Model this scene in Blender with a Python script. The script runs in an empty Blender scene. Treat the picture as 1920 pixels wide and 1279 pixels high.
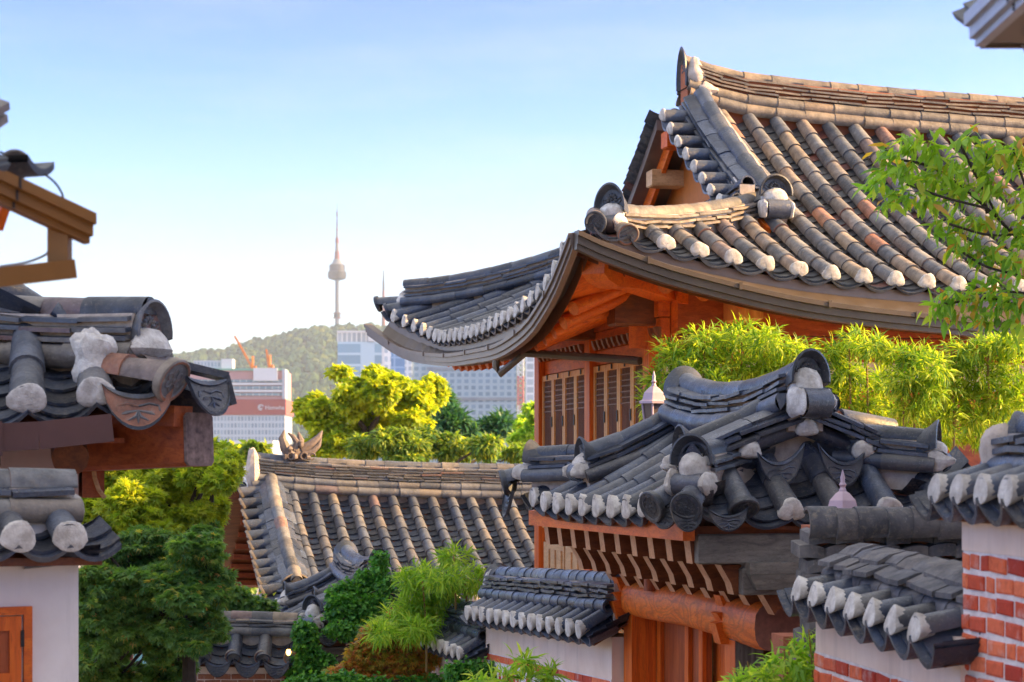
import bpy, math, random
import numpy as np
from mathutils import Vector, Matrix
R = math.radians
random.seed(7)
RNG = np.random.default_rng(11)
sc = bpy.context.scene
col = sc.collection
# ------------------------------------------------------------------ camera, sky, sun, exposure
F = 3600.0                       # focal length in photo pixels, horizon at photo row 880
HOR = 880.0
cd = bpy.data.cameras.new('camera'); cam = bpy.data.objects.new('camera', cd); col.objects.link(cam)
cam.location = (0, 0, 0); cam.rotation_euler = (R(90), 0, 0)
cd.lens = 67.5; cd.sensor_width = 36; cd.shift_y = (HOR - 639.5) / 1920
cd.clip_start = 0.1; cd.clip_end = 20000
cd.dof.use_dof = True; cd.dof.focus_distance = 14.5; cd.dof.aperture_fstop = 5.0
sc.camera = cam
SUN_EL, SUN_AZ = 27.0, 90.0      # azimuth clockwise from the view direction (+Y)
w = bpy.data.worlds.new('World'); sc.world = w; w.use_nodes = True
nt = w.node_tree; nt.nodes.clear()
sky = nt.nodes.new('ShaderNodeTexSky'); sky.sky_type = 'NISHITA'; sky.sun_disc = False
sky.sun_elevation = R(SUN_EL); sky.sun_rotation = R(SUN_AZ)
sky.altitude = 0; sky.air_density = 1.0; sky.dust_density = 0.4; sky.ozone_density = 4.0
bg = nt.nodes.new('ShaderNodeBackground'); bg.inputs['Strength'].default_value = 0.15
wo = nt.nodes.new('ShaderNodeOutputWorld')
gm = nt.nodes.new('ShaderNodeGamma'); gm.inputs['Gamma'].default_value = 2.5
hs = nt.nodes.new('ShaderNodeHueSaturation'); hs.inputs['Hue'].default_value = 0.499; hs.inputs['Saturation'].default_value = 0.93; hs.inputs['Value'].default_value = 0.058
nt.links.new(sky.outputs[0], gm.inputs[0]); nt.links.new(gm.outputs[0], hs.inputs['Color']); # near-white fill light added to the unseen upper sky, mottled like cloud
tcw = nt.nodes.new('ShaderNodeTexCoord'); spw = nt.nodes.new('ShaderNodeSeparateXYZ'); nt.links.new(tcw.outputs['Generated'], spw.inputs[0])
mr = nt.nodes.new('ShaderNodeMapRange'); mr.interpolation_type = 'SMOOTHSTEP'; mr.inputs['From Min'].default_value = 0.27; mr.inputs['From Max'].default_value = 0.62
nt.links.new(spw.outputs[2], mr.inputs['Value'])
nzw = nt.nodes.new('ShaderNodeTexNoise'); nzw.inputs['Scale'].default_value = 3.0; nzw.inputs['Detail'].default_value = 6; nt.links.new(tcw.outputs['Generated'], nzw.inputs['Vector'])
ml = nt.nodes.new('ShaderNodeMath'); ml.operation = 'MULTIPLY'; nt.links.new(mr.outputs[0], ml.inputs[0])
mr2 = nt.nodes.new('ShaderNodeMapRange'); mr2.inputs['From Min'].default_value = 0.3; mr2.inputs['From Max'].default_value = 0.6; mr2.inputs['To Min'].default_value = 0.45; nt.links.new(nzw.outputs[0], mr2.inputs['Value']); nt.links.new(mr2.outputs[0], ml.inputs[1])
vm = nt.nodes.new('ShaderNodeMix'); vm.data_type = 'RGBA'; nt.links.new(ml.outputs[0], vm.inputs[0]); mpw = nt.nodes.new('ShaderNodeMapping'); mpw.inputs['Scale'].default_value = (2.2, 2.2, 14); nt.links.new(tcw.outputs['Generated'], mpw.inputs['Vector'])
nzc = nt.nodes.new('ShaderNodeTexNoise'); nzc.inputs['Scale'].default_value = 2.2; nzc.inputs['Detail'].default_value = 7; nzc.inputs['Roughness'].default_value = 0.6; nt.links.new(mpw.outputs[0], nzc.inputs['Vector'])
mrc = nt.nodes.new('ShaderNodeMapRange'); mrc.inputs['From Min'].default_value = 0.48; mrc.inputs['From Max'].default_value = 0.8; mrc.inputs['To Max'].default_value = 0.28; nt.links.new(nzc.outputs[0], mrc.inputs['Value'])
wc = nt.nodes.new('ShaderNodeMix'); wc.data_type = 'RGBA'; nt.links.new(mrc.outputs[0], wc.inputs[0]); nt.links.new(hs.outputs[0], wc.inputs[6]); wc.inputs[7].default_value = (1.5, 1.6, 1.7, 1)
mrh = nt.nodes.new('ShaderNodeMapRange'); mrh.interpolation_type = 'SMOOTHSTEP'; mrh.inputs['From Min'].default_value = 0.0; mrh.inputs['From Max'].default_value = 0.205; mrh.inputs['To Min'].default_value = 0.92; mrh.inputs['To Max'].default_value = 0.0; nt.links.new(spw.outputs[2], mrh.inputs['Value'])
hz = nt.nodes.new('ShaderNodeMix'); hz.data_type = 'RGBA'; nt.links.new(mrh.outputs[0], hz.inputs[0]); nt.links.new(wc.outputs[2], hz.inputs[6]); hz.inputs[7].default_value = (1.62, 1.62, 1.56, 1)
nt.links.new(hz.outputs[2], vm.inputs[6]); vm.inputs[7].default_value = (2.75, 2.75, 2.8, 1)
nt.links.new(vm.outputs[2], bg.inputs[0]); nt.links.new(bg.outputs[0], wo.inputs[0])
S = Vector((math.sin(R(SUN_AZ)) * math.cos(R(SUN_EL)), math.cos(R(SUN_AZ)) * math.cos(R(SUN_EL)), math.sin(R(SUN_EL))))
sl = bpy.data.lights.new('sun', 'SUN'); sl.energy = 5.0; sl.angle = R(0.6); sl.color = (1.0, 0.61, 0.21)
so = bpy.data.objects.new('sun', sl); so.rotation_euler = S.to_track_quat('Z', 'Y').to_euler(); so.location = S * 50
col.objects.link(so)
sc.view_settings.view_transform = 'Standard'; sc.view_settings.look = 'None'
sc.view_settings.exposure = 2.0; sc.view_settings.gamma = 1.0
sc.cycles.max_bounces = 6; sc.cycles.diffuse_bounces = 4; sc.cycles.glossy_bounces = 2
sc.cycles.transmission_bounces = 3; sc.cycles.volume_bounces = 0; sc.cycles.transparent_max_bounces = 6
sc.cycles.use_denoising = True

def X(px, d): return (px - 960) / F * d
def Z(py, d): return (HOR - py) / F * d
def P(px, py, d): return np.array((X(px, d), d, Z(py, d)))

# ------------------------------------------------------------------ materials
class NT:
    def __init__(s, name):
        s.m = bpy.data.materials.new(name); s.m.use_nodes = True
        s.t = s.m.node_tree; s.t.nodes.clear()
        s.out = s.t.nodes.new('ShaderNodeOutputMaterial')
    def n(s, typ, **kw):
        nd = s.t.nodes.new(typ)
        for k, v in kw.items():
            if hasattr(nd, k) and k not in nd.inputs: setattr(nd, k, v)
            else: s.set(nd, k, v)
        return nd
    def set(s, nd, k, v):
        k = int(k[1:]) if isinstance(k, str) and k[0] == 'i' and k[1:].isdigit() else k
        k = {'Col': 'Base Color'}.get(k, k)
        if isinstance(v, bpy.types.NodeSocket): s.t.links.new(v, nd.inputs[k])
        else: nd.inputs[k].default_value = v
    def ramp(s, fac, stops, interp='LINEAR'):
        nd = s.t.nodes.new('ShaderNodeValToRGB'); nd.color_ramp.interpolation = interp
        el = nd.color_ramp.elements
        while len(el) < len(stops): el.new(0.5)
        for e, (p, c) in zip(el, stops): e.position = p; e.color = (*c, 1) if len(c) == 3 else c
        s.t.links.new(fac, nd.inputs[0]); return nd.outputs[0]
    def mix(s, fac, a, b, mode='MIX'):
        nd = s.t.nodes.new('ShaderNodeMix'); nd.data_type = 'RGBA'; nd.blend_type = mode
        for k, v in ((0, fac), (6, a), (7, b)):
            if isinstance(v, bpy.types.NodeSocket): s.t.links.new(v, nd.inputs[k])
            elif isinstance(v, (tuple, list)): nd.inputs[k].default_value = (*v, 1) if len(v) == 3 else v
            else: nd.inputs[k].default_value = v
        return nd.outputs[2]
    def noise(s, scale, detail=4, vec=None, rough=0.55, dist=0.0):
        nd = s.n('ShaderNodeTexNoise'); nd.inputs['Scale'].default_value = scale
        nd.inputs['Detail'].default_value = detail; nd.inputs['Roughness'].default_value = rough
        nd.inputs['Distortion'].default_value = dist
        if vec is not None: s.t.links.new(vec, nd.inputs['Vector'])
        return nd.outputs[0]
    def coord(s, scale=None, rotz=0.0, kind='Object'):
        tc = s.n('ShaderNodeTexCoord').outputs[kind]
        if scale is None and not rotz: return tc
        mp = s.n('ShaderNodeMapping'); s.t.links.new(tc, mp.inputs['Vector'])
        mp.inputs['Rotation'].default_value = (0, 0, rotz)
        if scale: mp.inputs['Scale'].default_value = scale
        return mp.outputs[0]
    def bump(s, h, strength=0.3, dist=0.01):
        b = s.n('ShaderNodeBump'); b.inputs['Strength'].default_value = strength; b.inputs['Distance'].default_value = dist
        s.t.links.new(h, b.inputs['Height']); return b.outputs[0]
    def pbr(s, colr, rough=0.7, spec=0.4, normal=None, metal=0.0, rsock=None):
        p = s.n('ShaderNodeBsdfPrincipled')
        s.set(p, 'Base Color', colr if isinstance(colr, bpy.types.NodeSocket) else (*colr, 1))
        s.set(p, 'Roughness', rsock if rsock is not None else rough); s.set(p, 'Specular IOR Level', spec); s.set(p, 'Metallic', metal)
        if normal is not None: s.set(p, 'Normal', normal)
        s.t.links.new(p.outputs[0], s.out.inputs[0]); return s.m

def tile_mat(name, stops, rough=0.42, dust=(0.30, 0.24, 0.17), amt=0.5, spec=0.5):
    t = NT(name); g = t.n('ShaderNodeNewGeometry'); v = t.coord()
    c = t.ramp(g.outputs['Random Per Island'], stops)
    n1 = t.noise(7, 6, v, 0.65); n2 = t.noise(34, 5, v, 0.7); n3 = t.noise(2.2, 4, v)
    n5 = t.noise(3.3, 6, t.coord((1, 1, 0.35)), 0.7); n6 = t.noise(60, 3, v, 0.6)
    c = t.mix(t.ramp(n1, [(0.38, (0, 0, 0)), (0.62, (1, 1, 1))]), c, t.mix(0.55, c, (0.018, 0.02, 0.026)))
    c = t.mix(t.ramp(n5, [(0.52, (0, 0, 0)), (0.7, (0.28,) * 3)]), c, (0.22, 0.185, 0.15))
    c = t.mix(t.ramp(n6, [(0.62, (0, 0, 0)), (0.7, (0.35,) * 3)]), c, (0.30, 0.28, 0.25))
    d = t.n('ShaderNodeMath', operation='MULTIPLY'); t.set(d, 'i0', t.ramp(n2, [(0.5, (0, 0, 0)), (0.68, (1, 1, 1))]))
    t.set(d, 'i1', t.ramp(n3, [(0.42, (0, 0, 0)), (0.62, (amt,) * 3)]))
    c = t.mix(d.outputs[0], c, dust)
    rs = t.ramp(n1, [(0.3, (rough - 0.1,) * 3), (0.75, (rough + 0.22,) * 3)])
    return t.pbr(c, rough, spec, t.bump(n2, 0.6, 0.01), 0, rs)

BLUE = [(0.0, (0.01, 0.014, 0.025)), (0.2, (0.03, 0.042, 0.072)), (0.38, (0.063, 0.084, 0.135)), (0.52, (0.018, 0.024, 0.041)), (0.68, (0.044, 0.061, 0.104)), (0.82, (0.096, 0.116, 0.158)), (0.92, (0.089, 0.084, 0.086)), (1.0, (0.022, 0.03, 0.05))]
MIXT = [(0.0, (0.046, 0.053, 0.064)), (0.15, (0.156, 0.163, 0.176)), (0.3, (0.276, 0.255, 0.228)), (0.42, (0.083, 0.092, 0.108)), (0.55, (0.35, 0.264, 0.176)), (0.68, (0.12, 0.132, 0.152)), (0.8, (0.331, 0.255, 0.184)), (0.9, (0.202, 0.141, 0.132)), (0.96, (0.414, 0.158, 0.072)), (1.0, (0.184, 0.176, 0.176))]
CHAN = [(0.0, (0.043, 0.049, 0.061)), (0.4, (0.086, 0.094, 0.108)), (0.7, (0.13, 0.126, 0.119)), (0.92, (0.086, 0.086, 0.09)), (0.94, (0.216, 0.065, 0.047)), (1.0, (0.23, 0.072, 0.05))]
WARMR = [(0.0, (0.105, 0.097, 0.092)), (0.3, (0.211, 0.17, 0.13)), (0.6, (0.274, 0.204, 0.134)), (0.8, (0.147, 0.127, 0.109)), (1.0, (0.253, 0.166, 0.1))]
M = {}
M['tile_blue'] = tile_mat('blue_grey_tile', BLUE, 0.30, amt=0.3, spec=0.55)
M['tile_mix'] = tile_mat('weathered_tile', MIXT, 0.55, amt=0.6, spec=0.35)
M['tile_chan'] = tile_mat('channel_tile', CHAN, 0.5)
M['tile_chan_blue'] = tile_mat('channel_tile_blue', [(p, tuple(x * 1.0 for x in c)) for p, c in BLUE], 0.4)
M['tile_warm'] = tile_mat('ridge_tile', WARMR, 0.55, amt=0.6, spec=0.35)
M['tile_dark'] = tile_mat('dark_end_tile', [(0, (0.03, 0.034, 0.042)), (1, (0.055, 0.06, 0.07))], 0.4, amt=0.2)
M['tile_shade'] = tile_mat('mid_house_tile', [(0, (0.03, 0.036, 0.05)), (0.3, (0.09, 0.105, 0.14)), (0.5, (0.16, 0.155, 0.155)), (0.7, (0.05, 0.06, 0.085)), (0.86, (0.20, 0.165, 0.13)), (0.95, (0.08, 0.09, 0.12)), (1.0, (0.26, 0.12, 0.08))], 0.45, amt=0.45)  # darker, bluer tile mix: shade on these roofs is put into the colour
M['tile_old'] = tile_mat('old_stacked_tile', [(0.0, (0.10, 0.095, 0.10)), (0.35, (0.15, 0.135, 0.13)), (0.6, (0.09, 0.09, 0.10)), (0.85, (0.17, 0.145, 0.13)), (1.0, (0.12, 0.12, 0.14))], 0.6, amt=0.5, spec=0.3)

def plaster_mat(name, c1, c2, rough=0.85, bs=0.6, sc_=9):
    t = NT(name); v = t.coord(); n1 = t.noise(sc_, 6, v, 0.65); n2 = t.noise(sc_ * 7, 4, v)
    n4 = t.noise(1.3, 5, v, 0.6)
    c = t.mix(t.ramp(n1, [(0.35, (0, 0, 0)), (0.65, (1, 1, 1))]), c1, c2)
    c = t.mix(t.ramp(n4, [(0.45, (0, 0, 0)), (0.75, (0.4,) * 3)]), c, tuple(x * 0.68 for x in c2))
    n5 = t.noise(7, 5, t.coord((1, 1, 0.1)), 0.65)
    c = t.mix(t.ramp(n5, [(0.52, (0, 0, 0)), (0.72, (0.38,) * 3)]), c, tuple(x * 0.6 for x in c2))
    return t.pbr(c, rough, 0.25, t.bump(n2, bs, 0.008))
M['plaster_cap'] = plaster_mat('lime_plaster', (0.76, 0.71, 0.64), (0.42, 0.37, 0.32), 0.9, 0.8, 16)
M['plaster_fill'] = plaster_mat('ridge_fill_plaster', (0.62, 0.52, 0.44), (0.42, 0.34, 0.28), 0.9, 0.9, 14)
M['wall_white'] = plaster_mat('white_wall_plaster', (0.88, 0.80, 0.75), (0.79, 0.70, 0.65), 0.9, 0.15, 2.2)
M['wall_pink'] = plaster_mat('pink_wall_plaster', (0.70, 0.52, 0.45), (0.60, 0.42, 0.36), 0.9, 0.15, 2.0)
M['wall_peach'] = plaster_mat('peach_wall_plaster', (0.86, 0.68, 0.55), (0.78, 0.58, 0.45), 0.9, 0.2, 2.4)
M['mortar'] = plaster_mat('white_mortar', (0.86, 0.79, 0.74), (0.68, 0.60, 0.56), 0.9, 0.5, 18)

def wood_mat(name, c1, c2, c3, axis, rotz=0.26, rough=0.5, wave=False, spec=0.35):
    t = NT(name)
    s = {'u': (0.5, 9, 9), 'w': (9, 0.5, 9), 'z': (9, 9, 0.5)}[axis]
    v = t.coord(s, -rotz)
    n1 = t.noise(1.6, 5, v, 0.6, 1.2); n2 = t.noise(9, 4, v, 0.6)
    g = t.n('ShaderNodeNewGeometry').outputs['Random Per Island']
    c = t.ramp(n1, [(0.3, c1), (0.5, c2), (0.68, c3)])
    n3 = t.noise(26, 3, v, 0.7); n4 = t.noise(0.7, 4, t.coord(), 0.6)
    c = t.mix(t.ramp(n2, [(0.5, (0, 0, 0)), (0.72, (0.6,) * 3)]), c, tuple(x * 0.6 for x in c1))
    c = t.mix(t.ramp(n3, [(0.58, (0, 0, 0)), (0.68, (0.6,) * 3)]), c, tuple(x * 0.3 for x in c1))
    c = t.mix(t.ramp(n4, [(0.5, (0, 0, 0)), (0.75, (0.4,) * 3)]), c, tuple(x * 0.5 for x in c1))
    c = t.mix(t.ramp(g, [(0, (0, 0, 0)), (1, (0.22,) * 3)]), c, c1)
    if wave:
        # flat-sawn grain: growth rings of a log whose heart wanders
        v2 = t.coord((0.55, 1.6, 2.2), -rotz); wv = t.noise(1.15, 2, v2, 0.5, 0.6)
        m = t.n('ShaderNodeMath', operation='MULTIPLY'); t.set(m, 'i0', wv); m.inputs[1].default_value = 13.0
        fr = t.n('ShaderNodeMath', operation='FRACT'); t.set(fr, 'i0', m.outputs[0])
        c = t.mix(t.ramp(fr.outputs[0], [(0.0, (0.55,) * 3), (0.3, (0.0,) * 3), (0.75, (0.05,) * 3), (1.0, (0.55,) * 3)]), c, (0.30, 0.07, 0.015))
    return t.pbr(c, rough, spec, t.bump(n2, 0.25, 0.004))
OR = ((0.48, 0.075, 0.005), (0.74, 0.135, 0.009), (0.82, 0.19, 0.015))
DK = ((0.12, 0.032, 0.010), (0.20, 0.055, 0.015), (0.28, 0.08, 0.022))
RD = ((0.24, 0.045, 0.012), (0.40, 0.085, 0.018), (0.50, 0.12, 0.026))
PL = ((0.50, 0.27, 0.12), (0.64, 0.37, 0.17), (0.72, 0.45, 0.23))
GR = ((0.11, 0.10, 0.085), (0.20, 0.18, 0.15), (0.27, 0.24, 0.20))
for k, cs in (('orange', OR), ('dark', DK), ('red', RD), ('pale', PL), ('grey', GR)):
    for ax in 'uwz':
        M['wood_%s_%s' % (k, ax)] = wood_mat('%s_wood_%s' % (k, {'u': 'across', 'w': 'along', 'z': 'upright'}[ax]), *cs, ax)
M['wood_door_z'] = wood_mat('door_frame_wood', (0.58, 0.21, 0.045), (0.74, 0.32, 0.075), (0.80, 0.40, 0.11), 'z')
M['lintel'] = wood_mat('lintel_wood', (0.56, 0.10, 0.006), (0.80, 0.16, 0.010), (0.86, 0.21, 0.015), 'w', wave=True)

def flat(name, c, rough=0.6, metal=0.0, spec=0.4, nz=None, amt=0.25, bumps=0.1):
    t = NT(name); v = t.coord(); n = t.noise(nz or 6, 5, v, 0.6)
    cc = t.mix(t.ramp(n, [(0.3, (0, 0, 0)), (0.75, (1, 1, 1))]), c, tuple(x * (1 - amt) for x in c))
    return t.pbr(cc, rough, spec, t.bump(n, bumps, 0.004), metal)
M['gutter'] = flat('bronze_gutter_metal', (0.13, 0.095, 0.065), 0.38, 0.45, 0.5)
M['gutter_light'] = flat('brown_gutter_metal', (0.21, 0.15, 0.115), 0.42, 0.35, 0.5)
M['gutter_gold'] = flat('painted_gutter_metal', (0.24, 0.10, 0.018), 0.4, 0.3, 0.5)
M['gutter_red'] = flat('red_brown_gutter_metal', (0.11, 0.045, 0.035), 0.45, 0.2, 0.4)
M['gutter_grey'] = flat('pale_gutter_metal', (0.40, 0.40, 0.43), 0.4, 0.3, 0.5)
M['black'] = flat('black_iron', (0.012, 0.011, 0.012), 0.5)
M['shadow_void'] = flat('interior_shade', (0.02, 0.012, 0.01), 0.9)  # near-black colour stands in for the shade inside
M['paper'] = flat('door_paper', (0.46, 0.20, 0.08), 0.85, nz=3)
M['gable'] = flat('gable_board', (0.55, 0.17, 0.03), 0.6, nz=8)
M['terracotta'] = flat('terracotta_rubble', (0.42, 0.14, 0.07), 0.9, nz=20)
def brick_mat(name, stops):
    t = NT(name); g = t.n('ShaderNodeNewGeometry'); v = t.coord()
    c = t.ramp(g.outputs['Random Per Island'], stops)
    n = t.noise(26, 5, v, 0.7); n2 = t.noise(11, 4, v)
    c = t.mix(t.ramp(n2, [(0.55, (0, 0, 0)), (0.72, (0.6,) * 3)]), c, (0.62, 0.42, 0.36))
    c = t.mix(t.ramp(n, [(0.45, (0, 0, 0)), (0.7, (0.5,) * 3)]), c, (0.30, 0.05, 0.03))
    return t.pbr(c, 0.85, 0.25, t.bump(n, 0.6, 0.01))
M['brick'] = brick_mat('red_brick', [(0.0, (0.50, 0.055, 0.025)), (0.3, (0.72, 0.14, 0.05)), (0.6, (0.80, 0.20, 0.085)), (0.85, (0.62, 0.10, 0.045)), (1.0, (0.36, 0.03, 0.02))])
M['brick_old'] = brick_mat('old_brown_brick', [(0.0, (0.30, 0.10, 0.045)), (0.5, (0.42, 0.17, 0.08)), (1.0, (0.34, 0.13, 0.07))])

def leaf_mat(name, stops, trans=0.55, rough=0.45, tint=None):
    t = NT(name); g = t.n('ShaderNodeNewGeometry')
    c = t.ramp(g.outputs['Random Per Island'], stops)
    n = t.noise(0.9, 3, t.coord()); c = t.mix(t.ramp(n, [(0.4, (0, 0, 0)), (0.7, (0.5,) * 3)]), c, stops[len(stops) // 2][1])
    d = t.n('ShaderNodeBsdfPrincipled'); t.set(d, 'Base Color', c); t.set(d, 'Roughness', rough); t.set(d, 'Specular IOR Level', 0.3)
    tr = t.n('ShaderNodeBsdfTranslucent')
    t.set(tr, 'Color', t.mix(1.0, c, tint or (1.7, 1.6, 0.6), 'MULTIPLY'))
    mx = t.n('ShaderNodeMixShader'); mx.inputs[0].default_value = trans
    t.t.links.new(d.outputs[0], mx.inputs[1]); t.t.links.new(tr.outputs[0], mx.inputs[2]); t.t.links.new(mx.outputs[0], t.out.inputs[0])
    return t.m
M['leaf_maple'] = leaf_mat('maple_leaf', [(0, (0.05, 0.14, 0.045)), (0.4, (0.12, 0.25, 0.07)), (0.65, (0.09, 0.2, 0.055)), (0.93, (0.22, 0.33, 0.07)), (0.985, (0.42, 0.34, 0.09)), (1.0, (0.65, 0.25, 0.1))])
M['leaf_maple_sun'] = leaf_mat('sunny_maple_leaf', [(0, (0.1, 0.22, 0.02)), (0.35, (0.3, 0.42, 0.04)), (0.7, (0.5, 0.52, 0.05)), (1.0, (0.18, 0.3, 0.03))])  # lit copy of the maple leaf, sunlight put into its colour
M['leaf_light'] = leaf_mat('light_green_leaf', [(0, (0.12, 0.28, 0.04)), (0.5, (0.28, 0.48, 0.06)), (1.0, (0.55, 0.65, 0.1))])
M['leaf_gold'] = leaf_mat('golden_leaf', [(0, (0.1, 0.2, 0.02)), (0.3, (0.24, 0.34, 0.03)), (0.6, (0.44, 0.5, 0.03)), (0.85, (0.54, 0.54, 0.03)), (1.0, (0.16, 0.28, 0.03))])
M['leaf_mid'] = leaf_mat('green_leaf', [(0, (0.05, 0.13, 0.035)), (0.5, (0.1, 0.21, 0.045)), (0.85, (0.26, 0.33, 0.05)), (1.0, (0.5, 0.5, 0.06))])
M['leaf_conifer'] = leaf_mat('conifer_needle', [(0, (0.021, 0.084, 0.042)), (0.6, (0.042, 0.14, 0.056)), (1.0, (0.084, 0.182, 0.056))], 0.3)
M['leaf_bamboo'] = leaf_mat('bamboo_leaf', [(0, (0.05, 0.16, 0.02)), (0.35, (0.16, 0.3, 0.03)), (0.7, (0.34, 0.46, 0.04)), (1.0, (0.5, 0.56, 0.08))], 0.5)
M['leaf_ivy'] = leaf_mat('ivy_leaf', [(0, (0.03, 0.13, 0.025)), (0.5, (0.07, 0.25, 0.035)), (1.0, (0.18, 0.42, 0.05))], 0.35)
M['leaf_creeper'] = leaf_mat('autumn_creeper_leaf', [(0, (0.11, 0.22, 0.04)), (0.35, (0.42, 0.36, 0.05)), (0.6, (0.6, 0.33, 0.05)), (0.85, (0.52, 0.16, 0.05)), (1.0, (0.22, 0.07, 0.05))], 0.4)
M['leaf_branch'] = leaf_mat('drooping_leaf', [(0, (0.08, 0.22, 0.025)), (0.5, (0.2, 0.42, 0.045)), (0.85, (0.42, 0.56, 0.06)), (0.95, (0.6, 0.32, 0.06)), (1.0, (0.5, 0.18, 0.07))], 0.5)
M['bark'] = flat('bark', (0.06, 0.042, 0.03), 0.9, nz=18, amt=0.5, bumps=0.6)
M['cane'] = flat('bamboo_cane', (0.34, 0.20, 0.05), 0.5, nz=6, amt=0.4)
# ------------------------------------------------------------------ mesh helpers
def V3(*a): return np.array(a, float)
def nrm(v):
    v = np.asarray(v, float); l = np.linalg.norm(v); return v / l if l > 1e-9 else v
UP = V3(0, 0, 1)
def thing(name, label, cat, at=(0, 0, 0), group=None):
    o = bpy.data.objects.new(name, None); col.objects.link(o); o.location = at
    o.empty_display_size = 0.3
    return tag(o, label, cat, group)
def tag(o, label, cat, group=None, kind=None):
    if label: o['label'] = label
    if cat: o['category'] = cat
    if group: o['group'] = group
    if kind: o['kind'] = kind
    return o
def origin(o):
    v = np.zeros(3)
    while o is not None: v = v + np.array(o.location); o = o.parent
    return v
class MB:
    def __init__(s): s.v = []; s.f = []; s.m = []; s.s = []; s.n = 0
    def add(s, v, f, mat=0, smooth=False):
        v = np.asarray(v, float).reshape(-1, 3); s.v.append(v)
        for q in f: s.f.append(tuple(i + s.n for i in q))
        s.m += [mat] * len(f); s.s += [smooth] * len(f); s.n += len(v); return s
    def build(s, name, mats, parent=None, loc=None, angle=38):
        if not isinstance(mats, (list, tuple)): mats = [mats]
        if not s.v: return None
        v = np.concatenate(s.v)
        if parent is not None: base = origin(parent)
        else: base = np.array(loc if loc is not None else (v.mean(0)[0], v.mean(0)[1], v[:, 2].min()))
        me = bpy.data.meshes.new(name); me.from_pydata((v - base).tolist(), [], s.f)
        for k in mats: me.materials.append(M[k] if isinstance(k, str) else k)
        me.polygons.foreach_set('material_index', s.m); me.polygons.foreach_set('use_smooth', s.s)
        if any(s.s): me.set_sharp_from_angle(angle=R(angle))
        me.update()
        o = bpy.data.objects.new(name, me); col.objects.link(o)
        if parent is not None: o.parent = parent
        else: o.location = base
        return o
def np_mesh(name, v, f, mats, parent=None, loc=None, midx=None, smooth=False):
    v = np.asarray(v, np.float32); f = np.asarray(f, np.int32); k = f.shape[1]
    base = origin(parent) if parent is not None else np.array(loc if loc is not None else (0, 0, 0))
    me = bpy.data.meshes.new(name)
    me.vertices.add(len(v)); me.vertices.foreach_set('co', (v - base.astype(np.float32)).ravel())
    me.loops.add(f.size); me.loops.foreach_set('vertex_index', f.ravel())
    me.polygons.add(len(f)); me.polygons.foreach_set('loop_start', np.arange(0, f.size, k, dtype=np.int32))
    try: me.polygons.foreach_set('loop_total', np.full(len(f), k, np.int32))
    except Exception: pass
    for m in (mats if isinstance(mats, (list, tuple)) else [mats]): me.materials.append(M[m] if isinstance(m, str) else m)
    if midx is not None: me.polygons.foreach_set('material_index', np.asarray(midx, np.int32))
    me.polygons.foreach_set('use_smooth', np.full(len(f), smooth))
    me.update(calc_edges=True); me.validate()
    o = bpy.data.objects.new(name, me); col.objects.link(o)
    if parent is not None: o.parent = parent
    else: o.location = base
    return o
def FRM(ox, oy, phi, oz=0.0, k=1.0):
    c, s_ = math.cos(phi), math.sin(phi)
    def f(u, w, z=0.0): return V3(ox + k * (u * c - w * s_), oy + k * (u * s_ + w * c), oz + k * z)
    return f
def hexa(mb, c, mat=0, smooth=False):
    "c: 8 corners, 4 bottom ring then 4 top ring"
    mb.add(c, [(3, 2, 1, 0), (4, 5, 6, 7), (0, 1, 5, 4), (1, 2, 6, 5), (2, 3, 7, 6), (3, 0, 4, 7)], mat, smooth)
def box(mb, fr, u0, u1, w0, w1, z0, z1, mat=0):
    hexa(mb, [fr(u0, w0, z0), fr(u1, w0, z0), fr(u1, w1, z0), fr(u0, w1, z0), fr(u0, w0, z1), fr(u1, w0, z1), fr(u1, w1, z1), fr(u0, w1, z1)], mat)
def bbox(mb, fr, u0, u1, w0, w1, z0, z1, b=0.01, mat=0):
    "box with chamfered edges: three nested rings"
    v = []
    for z, i in ((z0, b), (z0 + b, 0), (z1 - b, 0), (z1, b)):
        for (u, w_) in ((u0 + i, w0 + i), (u1 - i, w0 + i), (u1 - i, w1 - i), (u0 + i, w1 - i)): v.append(fr(u, w_, z))
    f = [(3, 2, 1, 0), (12, 13, 14, 15)]
    for r in range(3):
        for k in range(4): f.append((r * 4 + k, r * 4 + (k + 1) % 4, r * 4 + 4 + (k + 1) % 4, r * 4 + 4 + k))
    mb.add(v, f, mat)
def beam(mb, a, b, wd, ht, up=UP, mat=0, ch=0.0):
    a, b = np.asarray(a, float), np.asarray(b, float); d = nrm(b - a); s_ = nrm(np.cross(d, up)); u = np.cross(s_, d)
    h, k = wd / 2, ht / 2
    if ch <= 0:
        q = [(-h, -k), (h, -k), (h, k), (-h, k)]
    else:
        q = [(-h + ch, -k), (h - ch, -k), (h, -k + ch), (h, k - ch), (h - ch, k), (-h + ch, k), (-h, k - ch), (-h, -k + ch)]
    n = len(q); v = [a + s_ * x + u * y for x, y in q] + [b + s_ * x + u * y for x, y in q]
    mb.add(v, [tuple(range(n))[::-1], tuple(range(n, 2 * n))] + [(i, (i + 1) % n, n + (i + 1) % n, n + i) for i in range(n)], mat)
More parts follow.
